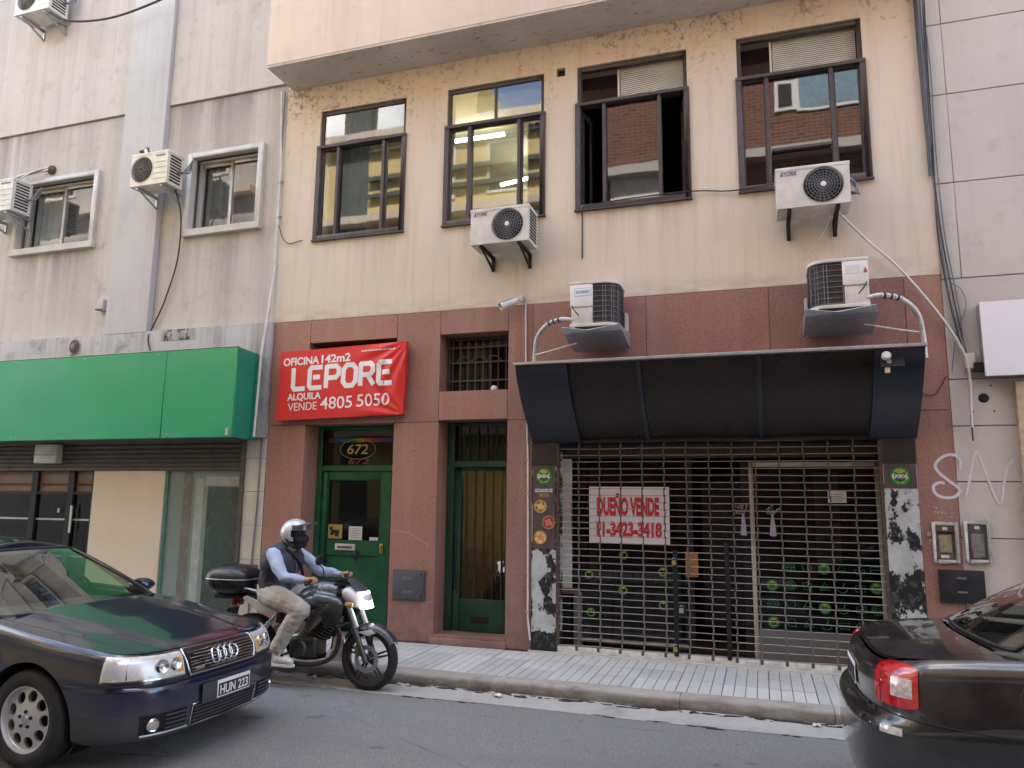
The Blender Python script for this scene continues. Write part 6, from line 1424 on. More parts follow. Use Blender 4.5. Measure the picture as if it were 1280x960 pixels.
# ------------------------------------------------------------------ black saloon, right (seen from its tail)
BX, BY = .42, -3.19
car2 = thing('saloon_car', 'dusty black saloon car with red tail light cut by the right edge', 'car', (BX+2.1, BY, RZ))
out2 = [(0, 0), (.006, .25), (.03, .45), (.085, .61), (.19, .73), (.36, .80), (.75, .838), (1.3, .85), (2.2, .855), (3.2, .84), (3.7, .77), (4.0, .60), (4.12, .3), (4.15, 0)]
zt2 = [(0, .965), (.08, .985), (.3, 1.02), (.6, 1.045), (.9, 1.06), (1.4, 1.03), (2.2, .98), (2.8, .93), (3.5, .82), (4.15, .70)]
zb2 = [(0, .30), (.35, .24), (1, .19), (3.2, .19), (4.15, .2)]
pr2 = [(0, .06, .09), (.06, .015, .05), (.2, -.005, .02), (.4, -.012, .004), (.54, -.010, .0), (.60, .004, .0), (.625, .035, .0), (.63, .055, .0), (.72, .062, .004), (.85, .060, .018), (.92, .068, .036), (.96, .082, .055), (.985, .10, .075), (1, .13, .105)]
s2 = Shell(out2, zt2, zb2, pr2); C2 = Car(car2, BX, BY, -1, RZ, s2)
_u2 = [float(s2.pt(t, 1)[0]) for t in s2.T]; _y2 = [float(s2.pt(t, 1)[1]) for t in s2.T]; _k2 = int(np.argmax(_y2))
def e2(u): return max(.02, float(np.interp(u, _u2[:_k2+1], _y2[:_k2+1]) if u < s2.U[s2.half] else np.interp(u, _u2[_k2:], _y2[_k2:])))
def f2(y): return float(np.interp(abs(y), _y2[:_k2+1], _u2[:_k2+1]))
def dz2(u, y): k = min(1, abs(y)/e2(u)); return s2.ztop(u)+.035*(1-k**2.2)*min(1, .3+2*u)+.012*math.exp(-((u-.10)/.05)**2)
def deck_pt(s_, k, gap=0.0):
    uf = f2(s_*.58)+gap; uc = .60+.08*abs(s_)**2; u = uf+(uc-uf)*k; y = s_*(.58+.05*k)*(1-gap); return (u, y, dz2(u, y))
def top2(q):
    for sd in (1, -1):
        n = 24; A = []
        for i in range(n+1):
            e = deck_pt(1.0, i/n); u = e[0]; yo = e2(u); A.append([C2.W((u, e[1]+(max(yo, e[1]+.0005)-e[1])*j/6, dz2(u, min(yo, e[1]+(yo-e[1])*j/6))), sd) for j in range(7)])
        q.grid(A, n+1, 7); A = []
        for i in range(50):
            u = .60+(3.98-.60)*i/49; yo = e2(u); yi = .52 if u < 2.9 else 0; A.append([C2.W((u, yo+(yi-yo)*j/8, s2.ztop(u)+.03*(1-((1-j/8)**2))*(1 if u > 2.9 else .25)), sd) for j in range(9)])
        q.grid(A, 50, 9)
C2.body(X['black_paint'], [(.93, .30, .355), (3.42, .30, .355)], top=top2)
q = MB(); H = [[C2.W(deck_pt(-1+2*i/24, j/14, .006), 1) for j in range(15)] for i in range(25)]; q.grid(H, 25, 15); q.build('trunk_lid', X['black_paint'], car2, smooth=50, solid=.004)
q = MB(); H = [[Vector(C2.W(deck_pt(-1+2*i/24, j/14, .0), 1))-Vector((0, 0, .014)) for j in range(15)] for i in range(25)]; q.grid(H, 25, 15); q.build('trunk_gap', X['black'], car2)
base2 = [(.62, 0, 1.075), (.64, .30, 1.075), (.70, .56, 1.07), (.86, .70, 1.075), (1.25, .735, 1.06), (1.9, .745, 1.02), (2.45, .735, .985), (2.80, .64, .95), (2.92, .3, .945), (2.95, 0, .945)]
top_2 = [(1.22, 0, 1.40), (1.225, .25, 1.398), (1.26, .44, 1.39), (1.38, .52, 1.385), (1.55, .545, 1.40), (1.82, .555, 1.41), (2.08, .545, 1.40), (2.20, .47, 1.385), (2.26, .25, 1.385), (2.28, 0, 1.385)]
cabin(C2, base2, top_2, 0, 0, X['black_paint'], X['autoglass'], X['trim'], [(0, 2.35, 'rear_window'), (3.35, 6.3, 'side_window'), (6.9, 9, 'windshield')], crown=.05, bulge=.03)
MB().box(BX+.75, BX+3.2, BY-.6, BY+.6, RZ+.5, RZ+.55).build('cabin_floor', X['black'], car2); MB().box(BX+.78, BX+1.15, BY-.55, BY+.55, RZ+.98, RZ+1.0).build('parcel_shelf', X['trim'], car2)
q = MB(); q.box(BX+1.15, BX+1.28, BY-.6, BY+.6, RZ+.5, RZ+1.08)
q.build('rear_seat', bpy.data.materials['dark_trim_interior'], car2, bevel=.04, segs=3)
red = NT('red_lamp_lens', .12, 0, .7); red.set('Base Color', red.ramp(red.noise(red.map(red.obj(), (1, 1, 60)), 1.5, 2), (.4, (.42, .006, .012)), (.6, (.60, .015, .022)))); red.set('Coat Weight', 1.0)
for sd in (1, -1):
    t0, t1 = s2.t_y(.575), s2.t_u(.275); td = s2.t_y(.70)
    lo = lambda k: .785+.35*max(0, k-.78)**2+.15*max(0, .12-k); hi = lambda k: .985+.010*k-.30*max(0, k-.72)**2-.12*max(0, .12-k)
    tl = C2.patch('tail_light', red.m, t0, t1, lo, hi, .010, (sd,), 26, 12, .02)
    C2.patch('reverse_lens', simple('clear_lens', (.62, .50, .48), .08, 0, .35, 45, coat=1) if 'clear_lens' not in bpy.data.materials else bpy.data.materials['clear_lens'], td-.01, td+.115, .835, .925, .013, (sd,), 8, 8, .003, parent=tl)
    C2.patch('lens_divider', X['trim'], s2.t_y(.625)-.002, s2.t_y(.625)+.002, .79, .985, .012, (sd,), 2, 8, .003, parent=tl)
    C2.patch('bumper_reflector', X['lens'], s2.t_y(.66), s2.t_y(.74), .655, .69, .008, (sd,), 6, 3, .01)
C2.line('bumper_gap', X['black'], [s2.ptz(t_, .755-.05*k, .0005) for k, t_ in zip(np.linspace(0, 1, 20), np.linspace(s2.t_y(.55), s2.t_u(.80), 20))], .004)
C2.patch('rub_strip', X['trim'], s2.t_u(1.32), s2.t_u(3.0), .53, .58, .008, (1, -1), 16, 2, .012)
for u_ in (1.40, 2.35): C2.line('door_gap', X['black'], [s2.ptz(s2.t_u(u_), z, .0005) for z in np.linspace(.24, s2.ztop(u_)-.01, 14)], .004)
p = s2.ptz(s2.t_u(.78), .89, -.0015); q = MB(); q.lathe([(0, .002), (.075, .002), (.078, 0)], C2.W(p, 1), (0, -1, .1), 24); q.build('fuel_flap', X['black_paint'], car2, smooth=30)
for uu in (.93, 3.42):
    for sd in (1, -1): wheel(car2, (BX+uu, BY-sd*.735, RZ+.298), .298, .19, -sd, dict(holes=7, r=.66, a=.034, b=.028), .188)
pl = plate(car2, BX+.058, BY, RZ+.83, -1); C2.line('trunk_strip', X['trim'], [s2.ptz(s2.t_y(y+1e-6), .745, .006) for y in np.linspace(0, .5, 8)], .008)
# ================================================================== motorbike and rider
def fuse(name, parts, voxel, mats, parent=None, smooth_it=4, world=True, wrinkle=None):
    """one continuous surface from overlapping tapered limbs; parts: (points, radii, material index[, flat scale])"""
    q = MB(); tagp = []
    for pp in parts:
        pts = [Vector(p) for p in pp[0]]; rs = pp[1] if isinstance(pp[1], (list, tuple)) else [pp[1]]*len(pts)
        if len(pts) > 2:
            n = 4; P2 = cat(pts, n); R2 = [rs[min(i//n, len(rs)-2)]+(rs[min(i//n+1, len(rs)-1)]-rs[min(i//n, len(rs)-2)])*((i % n)/n) if i < len(P2)-1 else rs[-1] for i in range(len(P2))]
        else: P2, R2 = pts, rs
        # rounded ends
        d0 = (P2[0]-P2[1]).normalized(); d1 = (P2[-1]-P2[-2]).normalized(); E0, E1 = [], []
        for a in (75, 50, 25): E0.append((P2[0]+d0*R2[0]*math.sin(rad(a)), R2[0]*math.cos(rad(a)))); E1.insert(0, (P2[-1]+d1*R2[-1]*math.sin(rad(a)), R2[-1]*math.cos(rad(a))))
        PP = [e[0] for e in E0]+P2+[e[0] for e in E1]; RR = [e[1] for e in E0]+R2+[e[1] for e in E1]
        b = len(q.v); q.tube(PP, RR, 14)
        if len(pp) > 3 and pp[3]:
            sx_, sy_, sz_ = pp[3]; cc = sum((Vector(v) for v in q.v[b:]), Vector())/(len(q.v)-b)
            q.v[b:] = [tuple(cc+Vector(((v[0]-cc.x)*sx_, (v[1]-cc.y)*sy_, (v[2]-cc.z)*sz_))) for v in q.v[b:]]
        for i in range(len(P2)-1): tagp.append((P2[i], P2[i+1], R2[i], R2[i+1], pp[2]))
    org = worldloc(parent) if parent is not None else Vector()
    o = q.build(name, None, parent, weld=False)
    md = o.modifiers.new('r', 'REMESH'); md.mode = 'VOXEL'; md.voxel_size = voxel
    ms = o.modifiers.new('s', 'SMOOTH'); ms.iterations = smooth_it; ms.factor = .5
    bpy.context.view_layer.update(); me = bpy.data.meshes.new_from_object(o.evaluated_get(bpy.context.evaluated_depsgraph_get()))
    o.modifiers.clear(); o.data = me; me.name = name
    for m in mats: me.materials.append(m)
    if len(mats) > 1:
        A = np.array([t[0] for t in tagp])-np.array(org); B_ = np.array([t[1] for t in tagp])-np.array(org); Ra = np.array([t[2] for t in tagp]); Rb = np.array([t[3] for t in tagp]); M_ = np.array([t[4] for t in tagp])
        n = len(me.polygons); C_ = np.empty(n*3); me.polygons.foreach_get('center', C_); C_ = C_.reshape(-1, 3); best = np.full(n, 1e9); mi = np.zeros(n, int)
        for k in range(len(A)):
            ab = B_[k]-A[k]; t = np.clip(((C_-A[k])@ab)/(ab@ab+1e-12), 0, 1); d = np.linalg.norm(C_-(A[k]+t[:, None]*ab), axis=1)-(Ra[k]+(Rb[k]-Ra[k])*t); m_ = d < best; best[m_] = d[m_]; mi[m_] = M_[k]
        me.polygons.foreach_set('material_index', mi.astype(np.int32))
    if wrinkle:
        from mathutils import noise as mn
        NN = [v.normal.copy() for v in me.vertices]; CC = [v.co.copy() for v in me.vertices]
        for v, nn, c_ in zip(me.vertices, NN, CC):
            p = c_+org; w_ = mn.noise(p*wrinkle[1])+.6*mn.noise(Vector((p.x*22, p.y*9, p.z*30)))-.5*abs(mn.noise(Vector((p.x*13+3, p.y*6, p.z*17+p.x*12)))); v.co = c_+nn*(w_*wrinkle[0])
    me.shade_smooth(); return o
KY = -1.66; KZ = RZ
FA = Vector((-3.60, KY, KZ+.295)); RA = Vector((-4.93, KY, KZ+.30))
bike = thing('motorbike', 'black and white naked motorbike with lit headlight and top box beside the kerb', 'motorbike', (-4.27, KY, KZ))
bk = X['black']; dm = simple('dark_grey_bike_paint', (.035, .038, .043), .3, .2, .15, 8, coat=.6); bw = simple('pearl_white_bike_paint', (.66, .66, .68), .3, 0, .06, 4, coat=.6); em = simple('dull_engine_metal', (.10, .095, .09), .45, .7, .3, 18)
def bike_wheel(c, r, w_):
    t = bpy.data.objects.new('wheel', None); COL.objects.link(t); t.parent = bike; t.location = c-bike.location
    MB().lathe([(r-.068, -w_*.42), (r-.05, -w_*.52), (r-.02, -w_*.42), (r-.004, -w_*.2), (r, 0), (r-.004, w_*.2), (r-.02, w_*.42), (r-.05, w_*.52), (r-.068, w_*.42)], c, (0, 1, 0), 56, caps=False).build('tyre', X['rubber'], t, smooth=40)
    MB().lathe([(r-.066, -w_*.44), (r-.078, -w_*.44), (r-.09, -w_*.2), (r-.09, w_*.2), (r-.078, w_*.44), (r-.066, w_*.44)], c, (0, 1, 0), 48, caps=False).build('rim', dm, t, smooth=40)
    MB().lathe([(0, -.055), (.03, -.055), (.045, -.03), (.045, .03), (.03, .055), (0, .055)], c, (0, 1, 0), 18).build('hub', em, t, smooth=40)
    for k in range(5):
        for da in (-.10, .10):
            a = 2*math.pi*k/5+.3; q = MB(); p0 = c+Vector((.035*math.cos(a+da*3), 0, .035*math.sin(a+da*3))); p1 = c+Vector(((r-.08)*math.cos(a+da), 0, (r-.08)*math.sin(a+da))); q.tube([p0, p1], [.012, .009], 8); q.build('spoke', dm, t, smooth=60)
    MB().lathe([(.085, -.062), (.125, -.062), (.125, -.057), (.085, -.057)], c, (0, 1, 0), 40, closed=True).build('brake_disc', X['steel'], t)
    q = MB()
    for k in range(6): a = k*1.047; q.tube([c+Vector((.03*math.cos(a), -.058, .03*math.sin(a))), c+Vector((.09*math.cos(a+.3), -.06, .09*math.sin(a+.3)))], .005, 5)
    q.build('disc_carrier', X['steel'], t)
bike_wheel(FA, .295, .095); bike_wheel(RA, .300, .12)
MB().obox(FA+Vector((-.085, -.065, .085)), (.028, 0, .02), (0, .025, 0), (-.02, 0, .04)).build('brake_caliper', simple('caliper_gold', (.25, .19, .10), .4, .6), bike, bevel=.01)
ST = Vector((-3.885, KY, KZ+.93)); FD = (FA-ST).normalized()
for sd in (-1, 1):
    o_ = Vector((0, sd*.095, 0)); q = MB(); q.tube([ST+o_+FD*.0, ST+o_+FD*.42], .020, 12); fk = q.build('fork_leg', em, bike, smooth=60)
    q = MB(); q.tube([ST+o_+FD*.36, ST+o_+FD*.42, FA+o_*.95+FD*.03], [.024, .029, .026], 12); q.build('fork_slider', em, fk, smooth=60)
    MB().obox(ST+o_+FD*.30+Vector((.03, 0, .01)), FD*.095, (0, .016, 0), (.013, 0, .008)).build('fork_cover', bw, fk, bevel=.006)
q = MB(); q.box(ST.x-.04, ST.x+.05, KY-.125, KY+.125, ST.z-.06, ST.z-.03); q.box(ST.x-.06, ST.x+.03, KY-.125, KY+.125, ST.z+.03, ST.z+.055); q.build('fork_yoke', bk, bike, bevel=.01)
# front mudguard, wrapped round the tyre
def guard(c, r, a0, a1, w_, m, name, parent):
    P = [[(c.x+r*math.cos(rad(a))*(1-.10*abs(s_)**3), c.y+s_*w_, c.z+r*math.sin(rad(a))*(1-.10*abs(s_)**3)-.02*abs(s_)**2) for s_ in np.linspace(-1, 1, 11)] for a in np.linspace(a0, a1, 22)]
    return MB().grid(P, 22, 11).build(name, m, parent, smooth=70, solid=.006)
fg_ = guard(FA, .325, 32, 142, .075, dm, 'front_mudguard', bike)
for sd in (-1, 1): MB().prism([FA+Vector((-.10, sd*.083, .245)), FA+Vector((.05, sd*.083, .275)), FA+Vector((.10, sd*.083, .245)), FA+Vector((.02, sd*.083, .215))], (0, sd*.006, 0)).build('mudguard_panel', bw, fg_, bevel=.004)
# headlight, fly screen
hlc = Vector((-3.70, KY, KZ+.83))
fuse('headlight_cowl', [([hlc+Vector((-.10, 0, .03)), hlc+Vector((-.01, 0, 0))], [.115, .10], 0, (1, 1.05, .95)), ([hlc+Vector((-.12, -.08, .06)), hlc+Vector((-.02, -.06, -.01))], [.06, .05], 0), ([hlc+Vector((-.12, .08, .06)), hlc+Vector((-.02, .06, -.01))], [.06, .05], 0)], .012, [bw], bike)
q = MB(); P = [[(hlc.x+.105-.05*abs(s_)**2-.045*v, KY+s_*(.118-.025*v), hlc.z-.075+.15*v) for v in np.linspace(0, 1, 7)] for s_ in np.linspace(-1, 1, 13)]
q.grid(P, 13, 7); q.build('headlight', glow('lit_headlight', (1, .98, .95), 2.2), bike, smooth=70, solid=.02)
q = MB(); P = [[(hlc.x+.05-.16*v-.05*abs(s_)**2, KY+s_*(.11-.05*v), hlc.z+.085+.115*v) for v in np.linspace(0, 1, 7)] for s_ in np.linspace(-1, 1, 11)]; q.grid(P, 11, 7); q.build('fly_screen', simple('smoked_screen', (.05, .06, .075), .12, 0, .2, 4, spec=.6), bike, smooth=70, solid=.005)
for sd in (-1, 1):
    q = MB(); q.lathe([(0, -.05), (.02, -.04), (.028, 0), (.022, .03), (0, .035)], hlc+Vector((-.03, sd*.19, -.03)), (1, 0, 0), 12); q.build('indicator', simple('smoky_indicator', (.45, .24, .08), .15) if sd < 0 else bpy.data.materials['smoky_indicator'], bike, smooth=60); MB().cyl(hlc+Vector((-.05, sd*.09, -.03)), hlc+Vector((-.04, sd*.17, -.03)), .009, 8).build('indicator_stalk', bk, bike)
# handlebar, mirrors, clocks
HB = {}
hb = cat([(-4.10, KY-.36, KZ+.99), (-4.02, KY-.24, KZ+1.02), (-3.93, KY-.10, KZ+1.0), (-3.93, KY+.10, KZ+1.0), (-4.02, KY+.24, KZ+1.02), (-4.10, KY+.36, KZ+.99)], 6)
hbar = MB().tube(hb, .012, 10).build('handlebar', bk, bike, smooth=60)
for sd in (-1, 1):
    MB().tube([(-4.105, KY+sd*.375, KZ+.988), (-4.045, KY+sd*.265, KZ+1.012)], .018, 10).build('grip', X['rubber'], hbar, smooth=60)
    MB().tube(cat([(-4.01, KY+sd*.23, KZ+1.01), (-3.98, KY+sd*.26, KZ+1.0), (-4.02, KY+sd*.37, KZ+.985)], 4), .006, 6).build('lever', X['steel'], hbar, smooth=60)
    mp_ = MB().tube(cat([(-4.0, KY+sd*.22, KZ+1.03), (-3.98, KY+sd*.27, KZ+1.12), (-3.98, KY+sd*.33, KZ+1.17)], 4), .006, 6).build('mirror_stem', bk, hbar, smooth=60)
    q = MB(); q.lathe([(0, -.016), (.04, -.014), (.052, 0), (.05, .012), (0, .014)], (-3.98, KY+sd*.34, KZ+1.215), (-1, 0, .1), 18); q.v = [(a, KY+sd*.34+(b-KY-sd*.34)*1.2, c) for a, b, c in q.v]; q.build('mirror', bk, hbar, smooth=50)
MB().box(-3.90, -3.83, KY-.08, KY+.08, KZ+.97, KZ+1.03).build('instrument', bk, bike, bevel=.015)
# tank, seat, tail
TK = fuse('fuel_tank', [([(-3.93, KY, KZ+.86), (-4.10, KY, KZ+.885), (-4.30, KY, KZ+.83)], [.10, .135, .10], 0, (1, 1.02, .92)), ([(-3.90, KY-.12, KZ+.80), (-4.12, KY-.12, KZ+.82), (-4.3, KY-.08, KZ+.77)], [.055, .075, .06], 0), ([(-3.90, KY+.12, KZ+.80), (-4.12, KY+.12, KZ+.82), (-4.3, KY+.08, KZ+.77)], [.055, .075, .06], 0)], .014, [simple('gunmetal_tank', (.085, .10, .125), .28, .3, .12, 6, coat=.8)], bike, 6)
for sd in (-1, 1):
    q = MB(); pts = [(-3.80, KZ+.80), (-3.86, KZ+.60), (-3.99, KZ+.56), (-4.05, KZ+.70), (-3.98, KZ+.80)]; q.prism([(a, KY+sd*.165, b) for a, b in pts], (0, sd*.022, 0)); q.build('tank_shroud', dm, bike, bevel=.01)
fuse('seat', [([(-4.30, KY, KZ+.755), (-4.52, KY, KZ+.755), (-4.72, KY, KZ+.80)], [.075, .09, .085], 0, (1, 1.35, .62)), ([(-4.72, KY, KZ+.81), (-5.02, KY, KZ+.85)], [.08, .06], 0, (1, 1.2, .6))], .014, [simple('seat_vinyl', (.02, .02, .022), .6)], bike, 5)
for sd in (-1, 1):
    q = MB(); q.prism([(-4.52, KY+sd*.11, KZ+.66), (-4.62, KY+sd*.12, KZ+.72), (-4.95, KY+sd*.10, KZ+.82), (-5.0, KY+sd*.09, KZ+.79), (-4.78, KY+sd*.11, KZ+.67)], (0, sd*.025, 0)); q.build('tail_panel', bw, bike, bevel=.012, segs=3)
    q = MB(); q.prism([(-4.38, KY+sd*.115, KZ+.56), (-4.40, KY+sd*.12, KZ+.70), (-4.56, KY+sd*.12, KZ+.68), (-4.58, KY+sd*.115, KZ+.58)], (0, sd*.02, 0)); q.build('side_panel', dm, bike, bevel=.01)
    MB().tube(cat([(-4.70, KY+sd*.13, KZ+.83), (-4.85, KY+sd*.15, KZ+.88), (-5.05, KY+sd*.11, KZ+.89)], 5), .011, 8).build('grab_rail', X['silver'], bike, smooth=60)
    MB().tube([(-4.50, KY+sd*.07, KZ+.38), (-4.75, KY+sd*.10, KZ+.34), (RA.x, KY+sd*.10, RA.z)], [.03, .026, .022], 10).build('swingarm', em, bike, smooth=60)
    MB().tube([(-4.58, KY+sd*.12, KZ+.66), (-4.86, KY+sd*.13, KZ+.36)], .012, 8).build('shock_absorber', X['steel'], bike, smooth=60)
    q = MB(); P = []; 
    for i in range(60): a = i*.75; k = i/59; P.append((-4.62-.20*k, KY+sd*(.121+.008*k)+.028*math.sin(a), KZ+.61-.20*k+.028*math.cos(a)))
    q.tube(P, .006, 5).build('spring', X['white_paint'], bike)
    MB().tube([(-4.40, KY+sd*.14, KZ+.31), (-4.40, KY+sd*.26, KZ+.31)], .014, 8).build('foot_peg', X['rubber'], bike); MB().tube([(-4.72, KY+sd*.14, KZ+.40), (-4.72, KY+sd*.25, KZ+.40)], .013, 8).build('foot_peg', X['rubber'], bike)
guard(RA, .335, 55, 150, .085, bk, 'rear_mudguard', bike)
MB().box(-5.16, -5.10, KY-.06, KY+.06, KZ+.70, KZ+.77).build('tail_light', red.m, bike, bevel=.012)
MB().obox((-5.20, KY, KZ+.60), (.02, 0, .08), (0, .09, 0), (.004, 0, -.001)).build('plate_bracket', bk, bike)
# frame and engine
q = MB(); q.tube(cat([(-3.92, KY, KZ+.82), (-4.2, KY, KZ+.74), (-4.5, KY, KZ+.68), (-4.95, KY, KZ+.74)], 5), .024, 8); q.tube(cat([(-3.91, KY, KZ+.78), (-3.98, KY, KZ+.55), (-4.05, KY, KZ+.30), (-4.45, KY, KZ+.26), (-4.52, KY, KZ+.50), (-4.50, KY, KZ+.68)], 5), .022, 8)
q.build('frame', bk, bike, smooth=60)
en = MB().obox((-4.28, KY, KZ+.36), (.15, 0, .01), (0, .11, 0), (0, 0, .10)).build('engine', em, bike, bevel=.035, segs=3)
for k in range(7): MB().obox(Vector((-4.16, KY, KZ+.46))+Vector((.025, 0, .024))*k, (.085, 0, -.03), (0, .085, 0), (.003, 0, .005)).build('cooling_fin', em, en, bevel=.003, segs=1)
MB().obox((-4.02, KY, KZ+.63), (.07, 0, -.02), (0, .08, 0), (.02, 0, .045)).build('cylinder_head', em, en, bevel=.015)
for yy in (-.125, .125): MB().lathe([(0, .02), (.075, .018), (.095, 0), (.095, -.02)], (-4.31, KY+yy, KZ+.35), (0, 1 if yy > 0 else -1, 0), 24).build('engine_cover', em, en, smooth=40)
MB().tube(cat([(-3.98, KY-.04, KZ+.60), (-3.90, KY-.06, KZ+.50), (-3.95, KY-.08, KZ+.30), (-4.15, KY-.13, KZ+.22), (-4.45, KY-.15, KZ+.23), (-4.60, KY-.16, KZ+.28)], 6), .022, 10).build('exhaust_pipe', simple('burnt_exhaust', (.06, .05, .045), .5, .5, .3, 10), bike, smooth=60)
MB().tube([(-4.55, KY-.165, KZ+.28), (-4.68, KY-.17, KZ+.33), (-5.0, KY-.175, KZ+.46), (-5.03, KY-.175, KZ+.472)], [.028, .050, .052, .040], 16).build('silencer', X['steel'], bike, smooth=40)
MB().obox((-4.82, KY-.225, KZ+.392), (.10, 0, .04), (0, .003, 0), (-.008, 0, .025)).build('heat_shield', bk, bike, bevel=.002)
MB().obox((-4.0, KY, KZ+.30), (.02, 0, .06), (0, .10, 0), (.02, 0, 0)).build('belly_guard', bw, bike, bevel=.012)
q = MB(); q.prism([(-3.86, KY-.02, KZ+.24), (-3.90, KY-.02, KZ+.47), (-4.0, KY-.02, KZ+.47), (-4.02, KY-.02, KZ+.24)], (0, .04, 0)); q.build('lower_cowl', bw, bike, bevel=.01)
# top box
tb = thing('top_box', 'rounded black motorbike top box with a pale seam, on the rack behind the rider', 'top box', (-5.22, KY, KZ+.80))
P = []; cxb = -5.19
for i in range(25):
    v = i/24; z = .80+.315*v; k = max(0.02, 1-abs(2*v-1.0)**2.7)**.5; shf = .02*(v-.4)
    P.append([(cxb-shf+(.262*k*(abs(math.cos(a))**.62)*(1 if math.cos(a) > 0 else -1)), KY+.215*k*(abs(math.sin(a))**.62)*(1 if math.sin(a) > 0 else -1), KZ+z) for a in np.linspace(0, 2*math.pi, 49)])
q = MB(); q.grid(P, 25, 49); q.build('shell', simple('satin_black_box', (.022, .022, .026), .30, 0, .15, 4), tb, smooth=60)
i = 13; MB().tube([(cxb+(p[0]-cxb)*1.008, KY+(p[1]-KY)*1.008, p[2]) for p in P[i]], .006, 6).build('seam', X['silver'], tb, smooth=60)
MB().box(cxb-.02, cxb+.03, KY-.222, KY-.20, KZ+.93, KZ+.97).build('catch', bk, tb); MB().box(cxb-.15, cxb+.17, KY-.12, KY+.12, KZ+.775, KZ+.815).build('base_plate', bk, tb, bevel=.01)
for sd in (-1, 1): MB().tube([(-4.85, KY+sd*.08, KZ+.79), (-5.33, KY+sd*.08, KZ+.79)], .011, 8).build('rack_tube', bk, bike)

# ------------------------------------------------------------------ rider: one continuous body, clothes over it
skin = simple('skin', (.42, .22, .145), .5, 0, .08, 12); shirt = simple('pale_blue_shirt', (.38, .45, .60), .8, 0, .10, 9, bump=.25, bscale=14); trou = simple('beige_trousers', (.49, .45, .39), .85, 0, .14, 8, bump=.4, bscale=11)
def V(x, y, z): return Vector((x, KY+y, KZ+z))
parts = []
hipc = V(-4.70, 0, .87); chest = V(-4.62, 0, 1.16); neck0 = V(-4.57, 0, 1.30)
parts += [([V(-4.72, -.06, .88), V(-4.72, .06, .88)], .125, 1), ([hipc, V(-4.68, 0, 1.0), V(-4.64, 0, 1.13)], [.12, .115, .13], 0, (1, 1.1, 1)), ([V(-4.63, -.09, 1.17), V(-4.63, .09, 1.17)], .115, 0),
          ([V(-4.60, -.15, 1.25), V(-4.58, 0, 1.27), V(-4.60, .15, 1.25)], [.072, .075, .072], 0), ([V(-4.57, 0, 1.27), V(-4.53, 0, 1.37)], [.058, .055], 2), ([V(-4.51, 0, 1.40), V(-4.49, 0, 1.45)], [.088, .092], 2, (1, .84, 1.12)), ([V(-4.47, 0, 1.385), V(-4.445, 0, 1.36)], [.058, .035], 2)]
hands = {}
for sd in (-1, 1):
    shd = V(-4.60, sd*.195, 1.235); elb = V(-4.37, sd*(.345 if sd < 0 else .31), 1.045); wri = V(-4.155, sd*.325, 1.02)
    parts += [([shd, shd.lerp(elb, .5)+Vector((0, sd*.01, .005)), elb], [.074, .066, .056], 0), ([elb, elb.lerp(wri, .45)+Vector((0, sd*.006, 0)), wri], [.056, .050, .034], 0)]
    palm = V(-4.095, sd*.322, 1.025); d = (palm-wri).normalized()
    parts += [([wri-d*.02, palm-d*.01], [.026, .026], 2), ([palm+Vector((0, -.028, .0)), palm+Vector((0, .028, .002))], .0215, 2), ([palm+Vector((.025, -.030, .008)), palm+Vector((.025, .030, .008))], .0185, 2)]
    for k, yo in enumerate((-.034, -.011, .012, .034)):               # fingers closed over the grip
        L = (.9, 1.0, .96, .8)[k if sd < 0 else 3-k]; b = palm+Vector((.034, yo, .012))
        parts.append(([b, b+Vector((.028*L, 0, -.004)), b+Vector((.030*L, 0, -.030*L)), b+Vector((.006, 0, -.045*L))], [.0115, .0105, .0098, .0085], 2))
    tb_ = palm+Vector((-.012, -sd*.036, -.006)); parts.append(([tb_, tb_+Vector((.016, -sd*.014, -.018)), tb_+Vector((.040, -sd*.010, -.028))], [.013, .0115, .009], 2))
    hip = V(-4.69, sd*.10, .84); kne = V(-4.225, sd*.235, .735); ank = V(-4.475, sd*.215, .325)
    parts += [([hip, hip.lerp(kne, .5)+Vector((0, sd*.02, .015)), kne], [.118, .108, .086], 1), ([kne, kne.lerp(ank, .4)+Vector((-.03, 0, 0)), ank+Vector((0, 0, .05))], [.086, .080, .074], 1), ([ank+Vector((0, 0, .06)), ank], [.040, .036], 2), ([ank+Vector((-.02, 0, -.03)), ank+Vector((.08, sd*.01, -.05)), ank+Vector((.15, sd*.02, -.06))], [.035, .034, .026], 3)]
rider = fuse('person', parts, .0075, [shirt, trou, skin, X['dirty_white']], None, 4, wrinkle=(.009, 9, -9))
tag(rider, 'person in silver helmet, dark vest and beige trousers riding the motorbike', 'person')
for sd in (-1, 1):                                          # trainers
    a = V(-4.475, sd*.215, .325)
    shoe = fuse('shoe', [([a+Vector((-.045, 0, .015)), a+Vector((-.03, 0, -.045))], [.052, .050], 0), ([a+Vector((-.045, 0, -.065)), a+Vector((.05, sd*.008, -.06)), a+Vector((.155, sd*.02, -.075))], [.045, .046, .038], 0, (1, 1, .95))], .009, [simple('white_trainer', (.66, .64, .60), .6, 0, .08, 12) if sd < 0 else bpy.data.materials['white_trainer']], rider, 3)
    MB().prism([a+Vector((x_, y_*1.0+sd*.010, -.125)) for x_, y_ in ((-.09, -.036), (-.04, -.045), (.06, -.043), (.15, -.045), (.195, -.02), (.195, .02), (.15, .045), (.06, .043), (-.04, .045), (-.09, .036))], (0, 0, .028)).build('sole', X['white_paint'], shoe, bevel=.008)
    MB().obox(a+Vector((.05, -.048*1, -.07)), (.03, 0, -.004), (0, .003, 0), (.008, 0, .014)).build('shoe_stripe', simple('pale_pink', (.60, .42, .40), .6) if sd < 0 else bpy.data.materials['pale_pink'], shoe) if sd < 0 else None
